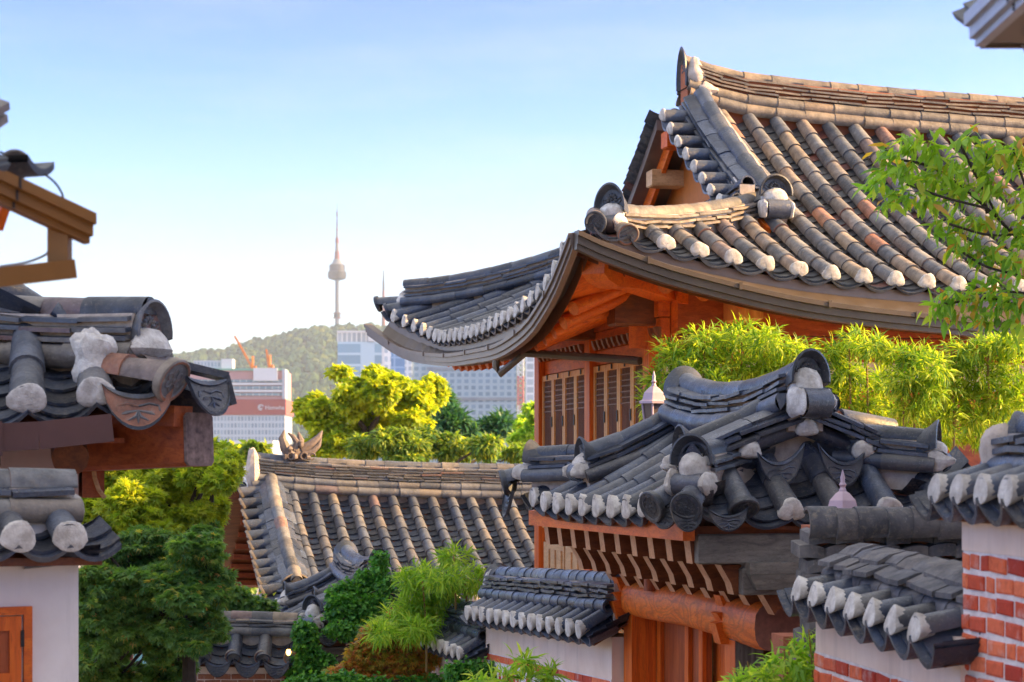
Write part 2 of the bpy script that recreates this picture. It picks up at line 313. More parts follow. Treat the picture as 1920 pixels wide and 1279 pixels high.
def tube(mb, pts, rad, seg=8, mat=0, caps=True, smooth=True):
    pts = [np.asarray(p, float) for p in pts]; n = len(pts)
    rad = [rad] * n if np.isscalar(rad) else rad
    v = []; ref = None
    for i, p in enumerate(pts):
        t = nrm(pts[min(i + 1, n - 1)] - pts[max(i - 1, 0)])
        if ref is None: ref = nrm(np.cross(t, UP if abs(t[2]) < 0.9 else V3(1, 0, 0)))
        ref = nrm(ref - t * np.dot(ref, t)); b = np.cross(t, ref)
        for k in range(seg):
            a = 2 * math.pi * k / seg; v.append(p + rad[i] * (math.cos(a) * ref + math.sin(a) * b))
    f = [(i * seg + k, i * seg + (k + 1) % seg, (i + 1) * seg + (k + 1) % seg, (i + 1) * seg + k) for i in range(n - 1) for k in range(seg)]
    if caps: f += [tuple(range(seg))[::-1], tuple(range((n - 1) * seg, n * seg))]
    mb.add(v, f, mat, smooth)
def spline(pts, n=24):
    pts = [np.asarray(p, float) for p in pts]
    if len(pts) == 2: return [pts[0] + (pts[1] - pts[0]) * t for t in np.linspace(0, 1, n)]
    q = [2 * pts[0] - pts[1]] + pts + [2 * pts[-1] - pts[-2]]; out = []
    m = max(2, n // (len(pts) - 1))
    for i in range(1, len(q) - 2):
        for t in np.linspace(0, 1, m, endpoint=False):
            a, b, c, d = q[i - 1:i + 3]
            out.append(0.5 * ((2 * b) + (c - a) * t + (2 * a - 5 * b + 4 * c - d) * t * t + (-a + 3 * b - 3 * c + d) * t ** 3))
    out.append(pts[-1]); return out
def resample(pts, L, jit=0.0):
    pts = np.asarray(pts); seg = np.linalg.norm(np.diff(pts, axis=0), axis=1); cum = np.concatenate([[0], np.cumsum(seg)])
    T = cum[-1]; n = max(1, int(round(T / L))); s_ = np.linspace(0, T, n + 1)
    if jit: s_[1:-1] += RNG.uniform(-jit, jit, n - 1) * L
    return np.stack([np.interp(s_, cum, pts[:, k]) for k in range(3)], 1)
def lerpn(x, xs, ys): return float(np.interp(x, xs, ys))
def smoothfn(xs, ys):
    "smooth curve through the knots (Catmull-Rom on a fine grid)"
    p = spline([V3(a, b, 0) for a, b in zip(xs, ys)], 24 * (len(xs) - 1)); p = np.array(p)
    return lambda x: float(np.interp(x, p[:, 0], p[:, 1]))

# ------------------------------------------------------------------ roof tiles
def barrel(mb, a, b, up, r0, r1, mat=0, seg=9, arc=100, th=0.018, squash=1.0):
    "one convex tile from its open lower end a to b"
    a, b = np.asarray(a, float), np.asarray(b, float); d = nrm(b - a); s_ = nrm(np.cross(d, up)); u = np.cross(s_, d)
    if np.dot(u, up) < 0: u = -u
    ang = np.radians(np.linspace(-arc, arc, seg + 1)); n = seg + 1
    def ring(c, r): return [c + s_ * math.sin(t) * r + u * (math.cos(t) * r * squash) for t in ang]
    L = np.linalg.norm(b - a)
    v = ring(a, r0) + ring(a + d * L * 0.5, (r0 + r1) / 2 * 1.005) + ring(b, r1) + ring(a, r0 - th) + ring(a + d * L * 0.4, r0 - th)
    f = []
    for r in (0, 1): f += [(r * n + k, r * n + k + 1, (r + 1) * n + k + 1, (r + 1) * n + k) for k in range(seg)]
    f += [(3 * n + k, 3 * n + k + 1, k + 1, k) for k in range(seg)]
    f += [(4 * n + k, 4 * n + k + 1, 3 * n + k + 1, 3 * n + k) for k in range(seg)]
    f += [(2 * n, 2 * n + seg, 2 * n + seg // 2 + 1, 2 * n + seg // 2)]
    mb.add(v, f, mat, True)
def barrel_row(mb, path, up, r, L=0.3, mat=0, jit=0.06, lift=0.0, step=0.16, seg=9, arc=100):
    p = resample(path, L, 0.06)
    for i in range(len(p) - 1):
        a, b = p[i], p[i + 1]; u = up(i / max(1, len(p) - 1)) if callable(up) else up
        d = nrm(b - a); s_ = nrm(np.cross(d, u)); o = s_ * RNG.uniform(-jit, jit) * r + u * (lift + RNG.uniform(-jit, jit) * r * 0.5)
        k = 1 + RNG.uniform(-0.025, 0.025)
        barrel(mb, a + o - d * 0.01, b + d * L * 0.12 + o - u * r * step * 0.4 + s_ * RNG.uniform(-jit, jit) * r * 0.4, u, r * k, r * k * (1 - step), mat, seg, arc)
def channel_row(mb, path, lat, up, wd, sag, mat=0, step=0.13, seg=6, th=0.016, lip=0.035):
    p = resample(path, step, 0.05); x = np.linspace(-1, 1, seg + 1); n = seg + 1
    for i in range(len(p) - 1):
        a = p[i]; b = p[min(i + 1, len(p) - 1)]; d = nrm(b - a); b = a + d * step * 1.5
        u = nrm(up - d * np.dot(up, d)); j = RNG.uniform(-0.012, 0.012) * wd * 4; ww = wd * (1 + RNG.uniform(-0.03, 0.03))
        tw = RNG.uniform(-0.02, 0.02)
        def ring(c, h, w_): return [c + lat * (t * w_ / 2 + j) + u * (h + sag * (t * t - 1) + tw * t * wd) for t in x]
        a2 = a - d * RNG.uniform(0, 0.02)
        v = ring(a2, lip, ww) + ring(b, 0.004, ww * 0.96) + ring(a2, lip - th, ww)
        f = [(k, k + 1, n + k + 1, n + k) for k in range(seg)] + [(2 * n + k, 2 * n + k + 1, k + 1, k) for k in range(seg)]
        mb.add(v, f, mat, True)
def lip_tile(mb, a, d, lat, up, wd, sag, mat=0, th=0.022, seg=8, L=0.25, lip=0.03):
    "the lowest channel tile, seen from the front and from below; d points outward"
    x = np.linspace(-1, 1, seg + 1); n = seg + 1; a = np.asarray(a, float)
    def ring(c, h): return [c + lat * t * wd / 2 + up * (h + sag * (t * t - 1)) for t in x]
    v = ring(a, lip) + ring(a - d * L, 0.0) + ring(a, lip - th) + ring(a - d * L, -th)
    f = [(k, k + 1, n + k + 1, n + k) for k in range(seg)] + [(2 * n + k, 2 * n + k + 1, k + 1, k) for k in range(seg)] + [(3 * n + k, 3 * n + k + 1, 2 * n + k + 1, 2 * n + k) for k in range(seg)]
    mb.add(v, f, mat, True)
def plug(parent, pos, d, up, r, mat='plaster_cap', name='plaster_cap', bulge=0.17, tall=1.04, drop=0.5, point=0.0):
    "lump of lime plaster closing the open end of a convex tile"
    r = r * 1.06; mb = MB(); d = nrm(d); s_ = nrm(np.cross(d, up)); u = nrm(np.cross(s_, d)); u = u if np.dot(u, up) > 0 else -u
    n, rings = 18, 5; v = []; ph = RNG.uniform(0, 6)
    for i in range(rings + 1):
        t = i / rings * math.pi / 2
        for k in range(n):
            a = 2 * math.pi * k / n
            rr = math.cos(t) * (1 + 0.07 * math.sin(3 * a + ph) + RNG.uniform(-0.03, 0.03))
            y = math.sin(a) * rr; y = y * tall if y > 0 else y * drop
            x_ = math.cos(a) * rr * (1 - 0.35 * point * max(0, y / tall) ** 1.2)
            v.append(pos + s_ * r * x_ + u * r * y + d * (r * bulge * math.sin(t) * (1 + RNG.uniform(-0.1, 0.1)) + 0.010 + point * (tall * 0.6 - y) * r))
    for k in range(n):
        a = 2 * math.pi * k / n; y = math.sin(a); y = y * tall if y > 0 else y * drop
        v.append(pos + s_ * r * 0.78 * math.cos(a) + u * r * 0.74 * y - d * r * 0.6)
    f = [(i * n + k, i * n + (k + 1) % n, (i + 1) * n + (k + 1) % n, (i + 1) * n + k) for i in range(rings) for k in range(n)]
    q = (rings + 1) * n
    f += [(q + k, q + (k + 1) % n, (k + 1) % n, k) for k in range(n)] + [tuple(range(rings * n, rings * n + n))]
    mb.add(v, f, 0, True); return mb.build(name, mat, parent, angle=60)
def blob(mb, c, rad, mat=0, n=12, m=8, nz=0.12, fr=None):
    ax = fr or (V3(1, 0, 0), V3(0, 1, 0), UP); v = []; ph = RNG.uniform(0, 6, 4)
    for i in range(m + 1):
        t = math.pi * i / m
        for k in range(n):
            a = 2 * math.pi * k / n
            q = V3(math.sin(t) * math.cos(a), math.sin(t) * math.sin(a), math.cos(t))
            h = 1 + nz * (math.sin(3 * q[0] + ph[0]) + math.sin(4 * q[1] + ph[1]) + math.sin(5 * q[2] + ph[2])) / 2 + (nz * 0.35 * RNG.uniform(-1, 1) if 0 < i < m and nz else 0)
            v.append(np.asarray(c) + h * (ax[0] * q[0] * rad[0] + ax[1] * q[1] * rad[1] + ax[2] * q[2] * rad[2]))
    mb.add(v, [(i * n + k, i * n + (k + 1) % n, (i + 1) * n + (k + 1) % n, (i + 1) * n + k) for i in range(m) for k in range(n)], mat, True)
def disc(parent, pos, d, up, r, mat='tile_dark', name='disc_tile', pattern='flower', tilt=0.25):
    "round end tile with a moulded rim and a flower or a lattice in relief, leaning forward a little"
    mb = MB(); d = nrm(nrm(d) - UP * 0 + up * 0); s_ = nrm(np.cross(d, up)); u = nrm(np.cross(s_, d)); u = u if np.dot(u, up) > 0 else -u
    d2 = nrm(d - u * tilt); u2 = nrm(u + d * tilt); n = 20
    prof = [(1.0, -0.30), (1.05, -0.05), (1.05, 0.10), (0.97, 0.16), (0.86, 0.14), (0.80, 0.06), (0.0, 0.06)]
    v = []
    for rr, h in prof[:-1]:
        for k in range(n):
            a = 2 * math.pi * k / n; tip = 1.0 + (0.10 if rr > 0.9 else 0.05) * max(0, -math.sin(a)) ** 6
            v.append(pos + (s_ * math.cos(a) + u2 * math.sin(a) * tip) * r * rr + d2 * h * r)
    v.append(pos + d2 * 0.06 * r); c = len(v) - 1
    f = [(i * n + k, i * n + (k + 1) % n, (i + 1) * n + (k + 1) % n, (i + 1) * n + k) for i in range(5) for k in range(n)]
    f += [(5 * n + k, 5 * n + (k + 1) % n, c) for k in range(n)]
    mb.add(v, f, 0, True)
    ctr = pos + d2 * 0.07 * r
    if pattern == 'flower':
        blob(mb, ctr, (r * 0.13, r * 0.13, r * 0.08), 0, 8, 6, 0, (s_, u2, d2))
        for k in range(6):
            a = math.pi / 3 * k + 0.5; e = s_ * math.cos(a) + u2 * math.sin(a); e2 = np.cross(d2, e)
            pts = [ctr + (e * (0.36 + 0.2 * math.cos(t)) + e2 * 0.17 * math.sin(t)) * r for t in np.linspace(0, 2 * math.pi, 9)]
            tube(mb, pts, r * 0.035, 5, 0, False)
    elif pattern == 'grid':
        for o in (-0.45, -0.15, 0.15, 0.45):
            h = math.sqrt(0.75 ** 2 - o * o)
            for e, e2 in ((s_ + u2, s_ - u2), (s_ - u2, s_ + u2)):
                e, e2 = nrm(e), nrm(e2); tube(mb, [ctr + (e2 * o - e * h) * r, ctr + (e2 * o + e * h) * r], r * 0.045, 4, 0)
    return mb.build(name, mat, parent)
def tongue(parent, pos, d, lat, up, wd, sag, hang=0.13, mat='tile_dark', name='drip_tile', lean=0.25):
    "drip tile: a moulded tongue hanging from the front of a channel tile"
    mb = MB(); d = nrm(d); lat = nrm(lat); x = np.linspace(-1, 1, 15); n = 15
    def edge(k, f0):
        out = []
        for t in x:
            top = sag * (t * t - 1) + 0.03; bot = top - hang * (1 - t * t) ** 0.5
            y = top + (bot - top) * k
            out.append(pos + lat * t * wd / 2 + up * y + d * (f0 + lean * (top - y)))
        return out
    v = edge(0, 0) + edge(0.0, 0.025) + edge(0.12, 0.028) + edge(0.16, 0.016) + edge(0.86, 0.016) + edge(0.9, 0.028) + edge(1.0, 0.025) + edge(1.0, 0.0) + edge(0, 0)
    f = [(i * n + k, i * n + k + 1, (i + 1) * n + k + 1, (i + 1) * n + k) for i in range(8) for k in range(n - 1)]
    mb.add(v, f, 0, True)
    c0 = pos + up * (-sag + 0.03 - hang * 0.45) + d * (0.018 + lean * hang * 0.45)
    ud = nrm(up - d * lean)
    for k in range(5):
        a = math.pi * (0.1 + 0.2 * k); e = lat * math.cos(a) * 0.24 * wd - ud * math.sin(a) * hang * 0.36
        tube(mb, [c0, c0 + e * 0.6 + lat * 0.02 * math.cos(a * 3), c0 + e], [0.004, 0.009, 0.003], 5, 0)
    for s2 in (-1, 1):
        tube(mb, [c0 + ud * hang * 0.12, c0 + lat * s2 * wd * 0.15 + ud * hang * 0.2, c0 + lat * s2 * wd * 0.28 + ud * hang * 0.14, c0 + lat * s2 * wd * 0.30 - ud * hang * 0.02], 0.006, 5, 0)
    return mb.build(name, mat, parent)
def mangwa(parent, pos, d, up, Wd, H, mat='tile_dark', name='ridge_end_tile', flare=0.10, depth=0.12, lean=0.0):
    "big flared tile closing a ridge: a half-round hood with a relief face set back inside it. pos: middle of its lower edge"
    mb = MB(); d = nrm(d); lat = nrm(np.cross(d, up)); n = 17; ang = np.linspace(-1.0, 1.0, n) * R(97)
    d2 = nrm(d + up * lean)
    def ring(k, f0): return [pos + lat * math.sin(t) * Wd / 2 * k + up * (math.cos(t) * H * k) + d2 * f0 for t in ang]
    v = ring(0.72, -depth) + ring(0.86, -depth * 0.35) + ring(1.0, 0) + ring(1.02, 0.018) + ring(0.93, 0.024) + ring(0.86, -0.012) + ring(0.80, -0.03)
    f = [(i * n + k, i * n + k + 1, (i + 1) * n + k + 1, (i + 1) * n + k) for i in range(6) for k in range(n - 1)]
    v.append(pos + up * H * 0.12 - d2 * 0.035); c = len(v) - 1
    f += [(6 * n + k, 6 * n + k + 1, c) for k in range(n - 1)] + [(6 * n + n - 1, 6 * n, c)]
    f += [(2 * n - 0 - n, 2 * n - 1, 3 * n - 1, 2 * n)]
    mb.add(v, f, 0, True)
    c0 = pos + up * H * 0.42 - d2 * 0.03
    blob(mb, c0, (Wd * 0.05, H * 0.07, 0.015), 0, 8, 5, 0, (lat, up, d2))
    for k in range(7):
        a = math.pi * k / 6; e = lat * math.cos(a) * Wd * 0.2 + up * (math.sin(a) * H * 0.33 - 0.02)
        blob(mb, c0 + e * 0.65, (Wd * 0.05, H * 0.10, 0.016), 0, 7, 5, 0, (nrm(np.cross(d2, e)), nrm(e), d2))
    for s2 in (-1, 1):
        tube(mb, [c0 + lat * s2 * Wd * q[0] + up * H * q[1] for q in ((0.08, -0.16), (0.2, -0.2), (0.3, -0.08), (0.27, 0.04), (0.2, -0.02))], 0.008, 5, 0)
    return mb.build(name, mat, parent)
def slab_row(mb, path, hw, z, mat=0, L=0.3, th=0.022, crown=0.03, jit=0.012, up=UP, sides=None):
    "one course of flat tiles lying on a ridge; each tile spans it from edge to edge with a slight crown"
    p = resample(path, L, 0.22); x = np.array([-1, -0.6, 0, 0.6, 1.0]); n = 5
    for i in range(len(p) - 1):
        a, b = p[i], p[i + 1]; d = nrm(b - a); s_ = nrm(np.cross(d, up)); u = nrm(np.cross(s_, d)); o = RNG.uniform(-jit, jit); oz = RNG.uniform(-0.006, 0.006)
        g = 0.004
        def ring(c, k): return [c + s_ * (t * (hw + o)) + u * (z + oz + k + crown * (1 - t * t)) for t in x]
        tl = RNG.uniform(-0.008, 0.008)
        v = ring(a + d * g, -th + tl) + ring(b - d * g, -th - tl) + ring(a + d * g, tl) + ring(b - d * g, -tl)
        f = [(2 * n + k, 2 * n + k + 1, 3 * n + k + 1, 3 * n + k) for k in range(4)] + [(k + 1, k, n + k, n + k + 1) for k in range(4)]
        f += [(0, 2 * n, 3 * n, n), (4, n + 4, 3 * n + 4, 2 * n + 4)] + [(k, k + 1, 2 * n + k + 1, 2 * n + k) for k in range(4)] + [(n + k + 1, n + k, 3 * n + k, 3 * n + k + 1) for k in range(4)]
        mb.add(v, f, mat)
def ridge(parent, path, hw=0.13, courses=4, pitch=0.045, base=1, rb=0.075, top=0.085, mats=('tile_warm', 'tile_warm', 'plaster_fill'), name='ridge', up=UP, L=0.32, topmat=None, tl=0.3):
    "stacked ridge: plaster heart, base rows of convex tiles on both sides, courses of flat tiles, a convex tile row on top"
    path = [np.asarray(p, float) for p in path]; mb = MB(); z = 0.0
    hs = []
    for q in range(base):
        for s2 in (-1, 1):
            side = []
            for i, p in enumerate(path):
                t = nrm(path[min(i + 1, len(path) - 1)] - path[max(i - 1, 0)]); s_ = nrm(np.cross(t, up))
                side.append(p + s_ * s2 * (hw + 0.012 - 0.03 * q) + up * (z + rb * 0.45))
            s0 = nrm(np.cross(nrm(path[-1] - path[0]), up)) * s2
            barrel_row(mb, side if RNG.random() < 2 else side, nrm(s0 * 0.8 + up * 0.6), rb, L, 0, 0.06, arc=95, step=0.07)
        z += rb * 1.35
    for c in range(courses):
        slab_row(mb, path, hw * (1.12 - 0.05 * c) + 0.02, z + 0.03, 1, tl, crown=0.02, up=up); z += pitch
    v = []
    for i, p in enumerate(path):
        t = nrm(path[min(i + 1, len(path) - 1)] - path[max(i - 1, 0)]); s_ = nrm(np.cross(t, up))
        for x, y in ((-hw * 0.8, -0.15), (hw * 0.8, -0.15), (hw * 0.8, z), (-hw * 0.8, z)): v.append(p + s_ * x + up * y)
    n = len(path)
    mb.add(v, [(i * 4 + k, i * 4 + (k + 1) % 4, i * 4 + 4 + (k + 1) % 4, i * 4 + 4 + k) for i in range(n - 1) for k in range(4)] + [(3, 2, 1, 0), tuple(range(4 * n - 4, 4 * n))], 2)
    if top: barrel_row(mb, [p + up * (z + 0.012) for p in path], up, top, tl, 0, 0.04, step=0.06, arc=96)
    o = mb.build(name, mats, parent); o['h'] = z
    return o, z
def end_set(parent, pos, d, up, Wd, H, stub=True, r=0.085, drop=0.2, mat='tile_dark', lean=0.25, pl='plaster_cap'):
    "flared end tile with the plaster and the short crosswise tile under it"
    d = nrm(d); lat = nrm(np.cross(d, up))
    e = mangwa(parent, pos, d, up, Wd, H, mat, lean=lean)
    mb = MB(); blob(mb, pos - up * drop * 0.30 - d * 0.03, (Wd * 0.38, 0.10, drop * 0.62), 0, 16, 11, 0.10, (lat, d, up))
    for s2 in (-1, 1): blob(mb, pos - up * drop * 0.7 + lat * s2 * Wd * 0.40 + d * 0.02, (Wd * 0.11, 0.10, drop * 0.42), 0, 12, 9, 0.18, (lat, d, up))
    mb.build('plaster_packing', pl, parent)
    if stub:
        mb = MB(); c = pos - up * drop * 0.72 + d * 0.03
        barrel(mb, c - lat * Wd * 0.33, c + lat * Wd * 0.33, nrm(d + up * 0.25), r, r, 0, 9, 100)
        mb.build('cross_tile', mat if mat != 'tile_dark' else 'tile_blue', parent)
    return e
def slope(parent, pos, rows, t0, t1, r, mats, name='roof_slope', L=0.3, sag=None, step=0.13, up=UP, lift=0.5, chan_ends=True, deck=True, nseg=14, rspan=None, dthick=0.12, lip=True, seg=9):
    """one roof plane. pos(q, t) -> point, q runs along the eave, t from the eave upward; rows: the q of each convex row.
    mats: (convex, channel, deck). Returns the mesh object and a list of (point, outward direction, q) for the row ends."""
    mb = MB(); ends = []
    def path(q, a, b): return [pos(q, t) for t in np.linspace(a, b, nseg)]
    sp = np.median(np.diff(rows)) if len(rows) > 1 else 0.3
    for q in rows:
        a, b = t0(q), t1(q)
        if b - a < 0.06: continue
        p = path(q, a, b); lat = nrm(pos(q + 0.02, (a + b) / 2) - pos(q - 0.02, (a + b) / 2)); d = nrm(p[-1] - p[0]); u = nrm(np.cross(lat, d)); u = u if u[2] > 0 else -u
        p2 = [x + u * r * lift for x in p]
        barrel_row(mb, p2, u, r, L, 0, seg=seg); ends.append((p2[0], nrm(p2[0] - p2[1]), q, u, lat))
    mids = [(rows[i] + rows[i + 1]) / 2 for i in range(len(rows) - 1)]
    if rspan: mids = [m for m in [rspan[0] + sp * 0.0] if False] + mids
    if chan_ends: mids = [rows[0] - sp / 2] + mids + [rows[-1] + sp / 2]
    lips = []
    for q in mids:
        a, b = t0(q), t1(q)
        if b - a < 0.06: continue
        p = path(q, a, b); lat = nrm(pos(q + 0.02, (a + b) / 2) - pos(q - 0.02, (a + b) / 2)); d = nrm(p[-1] - p[0]); u = nrm(np.cross(lat, d)); u = u if u[2] > 0 else -u
        wd = sp * 0.98; sg = sag if sag is not None else wd * 0.2
        channel_row(mb, p, lat, u, wd, sg, 1, step)
        if lip: lip_tile(mb, p[0] - d * 0.05, -d, lat, u, wd * 1.02, sg * 1.15, 1)
        lips.append((p[0] - d * 0.05, -d, q, u, lat, wd, sg * 1.15))
    if deck:
        qs = np.linspace(rows[0] - sp * 0.7, rows[-1] + sp * 0.7, max(10, len(rows))); nt_ = 8; v = []
        for q in qs:
            a, b = t0(q), t1(q)
            for t in np.linspace(a + 0.02, max(b, a + 0.03), nt_):
                x = pos(q, t); v += [x - UP * (0.05 if sag is None else sag * 0.9 + 0.01), x - UP * (0.05 + dthick)]
        nq = len(qs); I = lambda i, j, k: (i * nt_ + j) * 2 + k; f = []
        for i in range(nq - 1):
            for j in range(nt_ - 1):
                f += [(I(i, j, 0), I(i + 1, j, 0), I(i + 1, j + 1, 0), I(i, j + 1, 0)), (I(i, j, 1), I(i, j + 1, 1), I(i + 1, j + 1, 1), I(i + 1, j, 1))]
            f += [(I(i, 0, 1), I(i + 1, 0, 1), I(i + 1, 0, 0), I(i, 0, 0)), (I(i, nt_ - 1, 0), I(i + 1, nt_ - 1, 0), I(i + 1, nt_ - 1, 1), I(i, nt_ - 1, 1))]
        for i in (0, nq - 1):
            for j in range(nt_ - 1): f.append((I(i, j, 0), I(i, j + 1, 0), I(i, j + 1, 1), I(i, j, 1)))
        mb.add(v, f, 2)
    return mb.build(name, mats, parent), ends, lips
# ------------------------------------------------------------------ ground
PHI = R(14)
def ground():
    ys = [-40, 4, 8, 12, 16, 20, 26, 34, 50, 90, 200, 600, 1500, 6000, 12000]
    zs = [-1.8, -2.0, -2.5, -3.1, -3.7, -4.4, -5.4, -6.6, -9, -13, -18, -22, -24, -26, -30]
    xs = [-6000, -1500, -300, -60, -20, -8, -3, 0, 3, 8, 20, 60, 300, 1500, 6000]
    v = [(x, y, z) for y, z in zip(ys, zs) for x in xs]; n = len(xs)
    f = [(i * n + k, i * n + k + 1, (i + 1) * n + k + 1, (i + 1) * n + k) for i in range(len(ys) - 1) for k in range(n - 1)]
    mb = MB(); mb.add(v, f); o = mb.build('ground', flat('earth_ground', (0.30, 0.27, 0.23), 0.9, nz=0.8, amt=0.5), None, (0, 0, 0)); tag(o, 'sloping ground under the houses', 'ground', None, 'structure')
    mb = MB(); a = []
    for y in np.linspace(1, 45, 40):
        z = np.interp(y, ys, zs) + 0.004; xc = -0.25 - 0.07 * y * 0.6
        a += [(xc - 0.9, y, z), (xc + 1.0, y, z)]
    mb.add(a, [(2 * i, 2 * i + 1, 2 * i + 3, 2 * i + 2) for i in range(39)])
    o = mb.build('alley', flat('alley_paving', (0.45, 0.41, 0.37), 0.85, nz=5), None, (0, 0, 0)); tag(o, 'paved alley running downhill between the walls', 'alley', None, 'structure')
ground()

# ------------------------------------------------------------------ main house
def main_house():
    fr = FRM(X(1085, 17.5), 17.5, PHI)
    H = thing('tiled_roof_house', 'largest house with orange timber walls and hipped gable tiled roof, above the bamboo', 'house', fr(1.15, 1.2, -4.0))
    Wd, RW, U0 = 8.0, 4.0, 2.25
    ze = smoothfn([-0.3, 0, 0.53, 0.82, 2.05, 3.44, 5.0, 10.0], [2.34, 2.24, 2.10, 2.03, 1.83, 1.735, 1.70, 1.70])
    zel = smoothfn([-0.3, 0, 0.84, 2.0, 3.87, 5.2, 6.3, 7.6, 8.4], [2.34, 2.24, 1.80, 1.59, 1.50, 1.52, 1.60, 1.90, 2.25])
    zr = smoothfn([1.5, 2.3, 4.0, 7.0, 11.0], [4.22, 4.17, 4.05, 3.97, 3.95])
    def zf(u, w_): s_ = w_ / RW; return ze(u) * (1 - s_) + zr(u) * s_ - 0.20 * 4 * s_ * (1 - s_)
    hipk = 1.62 / 2.3
    posf = lambda u, t: fr(u, t, zf(u, t))
    def posl(w_, t):
        fl = -0.36 * max(0, (w_ - 6.2) / 1.8) ** 2
        return fr(t + fl * (1 - t / 2.3), w_, zel(w_) + 0.46 * t - 0.05 * t * (2.3 - t))
    mats = ('tile_mix', 'tile_chan', 'gutter_light')
    rows = [0.45, 0.816] + [0.816 + 0.328 * k for k in range(1, 25)]
    t1 = lambda u: (min(3.82, u * hipk) if u < 2.42 else 3.82)
    o, ends, lips = slope(H, posf, rows, lambda q: 0.0, t1, 0.088, mats, 'front_roof_slope', L=0.33, step=0.15)
    for p, d, q, u, lat in ends:
        if q < 0.6: disc(o, p + d * 0.02, d, u, 0.1, 'tile_mix', pattern='grid', tilt=0.2)
        elif q < 6: plug(o, p, d, u, 0.09, bulge=0.16, point=0.15)
    p0 = posf(0.16, 0.0); disc_bar = MB(); barrel(disc_bar, p0 + UP * 0.06, posf(0.3, 0.5) + UP * 0.06, UP, 0.09, 0.08); disc_bar.build('corner_tile', 'tile_mix', o)
    disc(o, p0 + UP * 0.06, nrm(fr(-0.4, -0.6) - fr(0, 0)), UP, 0.1, 'tile_dark', pattern='grid', tilt=0.2)
    rl = [0.42 + 0.292 * k for k in range(26)]
    t1l = lambda w_: 2.3 if 1.62 < w_ < 6.4 else max(0.05, (w_ / hipk if w_ < 4 else (8.05 - w_) / hipk))
    o2, ends, lips = slope(H, posl, rl, lambda q: 0.0, t1l, 0.085, ('tile_blue', 'tile_chan_blue', 'gutter_light'), 'side_roof_slope', L=0.42)
    for p, d, q, u, lat in ends: plug(o2, p, d, u, 0.088, tall=1.1, bulge=0.12, drop=0.55, point=0.4)
    for k, w_ in enumerate((7.93, 8.15)):
        a = posl(w_, 0) + UP * 0.05; b = posl(7.55, 0.9) + UP * 0.04
        m = MB(); barrel_row(m, [a, b], UP, 0.09, 0.4, 0); m.build('corner_tile', 'tile_blue', o2)
        disc(o2, a, nrm(a - b), UP, 0.1, 'tile_blue', pattern='none')
    # slope behind the ridge, for its silhouette at the far verge
    posr = lambda u, t: fr(u, 8.0 - t, zf(u, t))
    o3, _, _ = slope(H, posr, [2.35 + 0.33 * k for k in range(20)], lambda q: 1.5, lambda q: 3.85, 0.085, mats, 'rear_roof_slope', L=0.35, lip=False, seg=6)
    # ridges
    pr = [fr(u, RW, zr(u) - 0.04 + 0.10 * max(0, 2.9 - u) / 0.5) for u in np.linspace(2.40, 11, 28)]
    rg, h = ridge(H, pr, 0.15, 4, 0.047, base=2, rb=0.085, top=0.09, name='main_ridge', mats=('tile_warm', 'tile_warm', 'terracotta'), L=0.36, tl=0.36)
    e = pr[0] + UP * h
    mangwa(rg, e + V3(-0.02, 0, -0.02) - UP * 0.22, nrm(fr(-1, 0) - fr(0, 0)), UP, 0.34, 0.42, lean=0.5, name='ridge_end_tile')
    m = MB(); c = fr(2.5, RW - 0.14, zr(2.2) + 0.30); ax = (nrm(fr(1, 0) - fr(0, 0)), nrm(fr(0, 1) - fr(0, 0)), UP)
    blob(m, c, (0.10, 0.08, 0.19), 0, 14, 10, 0.25, ax); blob(m, c + V3(0.12, 0, -0.17), (0.12, 0.08, 0.09), 0, 14, 10, 0.3, ax); m.build('plaster_packing', 'plaster_fill', rg)
    # descending ridge on the front slope with the short verge tiles beside it
    pd = [posf(2.5, t) + UP * 0.06 for t in np.linspace(3.8, 1.55, 14)]
    m = MB(); up_s = nrm(np.cross(nrm(fr(1, 0) - fr(0, 0)), nrm(pd[0] - pd[-1])))
    lat = nrm(fr(1, 0) - fr(0, 0))
    for k, (o_, z) in enumerate(((0.0, 0.07), (-0.03, 0.12), (-0.05, 0.165))): slab_row(m, [p + lat * o_ for p in pd], 0.24 - 0.035 * k, z, 1, 0.3, crown=0.05, up=up_s)
    barrel_row(m, [p + lat * 0.0 + up_s * 0.20 for p in pd], up_s, 0.10, 0.32, 0)
    m2 = [p - up_s * 0.2 for p in pd]
    beam(m, pd[0] + up_s * 0.02, pd[-1] + up_s * 0.02, 0.34, 0.22, up_s, 2)
    dr = m.build('descending_ridge', ('tile_blue', 'tile_blue', 'plaster_fill'), H)
    dn = nrm(fr(0, -1) - fr(0, 0)); pe = pd[-1]
    end_set(dr, pe + up_s * 0.26 + dn * 0.05 - lat * 0.04, nrm(dn - UP * 0.15), UP, 0.36, 0.19, True, 0.1, 0.22, lean=0.2)
    m = MB(); mv = MB(); vl = nrm(fr(-1, 0) - fr(0, 0))
    for k in range(9):
        t = 3.62 - 0.262 * k
        a = posf(2.02, t) + UP * 0.05; b = posf(2.45, t) + UP * 0.10
        m_ = MB(); barrel(m, a, b, up_s, 0.085, 0.078)
        if k < 8: lip_tile(m, posf(1.99, t - 0.13) + UP * 0.02, vl, nrm(pd[-1] - pd[0]), up_s, 0.27, 0.06, 0, L=0.45)
    ve = m.build('verge_tiles', ('tile_blue',), H)
    for k in range(9):
        t = 3.62 - 0.262 * k; plug(ve, posf(2.02, t) + UP * 0.05, vl, up_s, 0.083, bulge=0.35)
    m = MB()
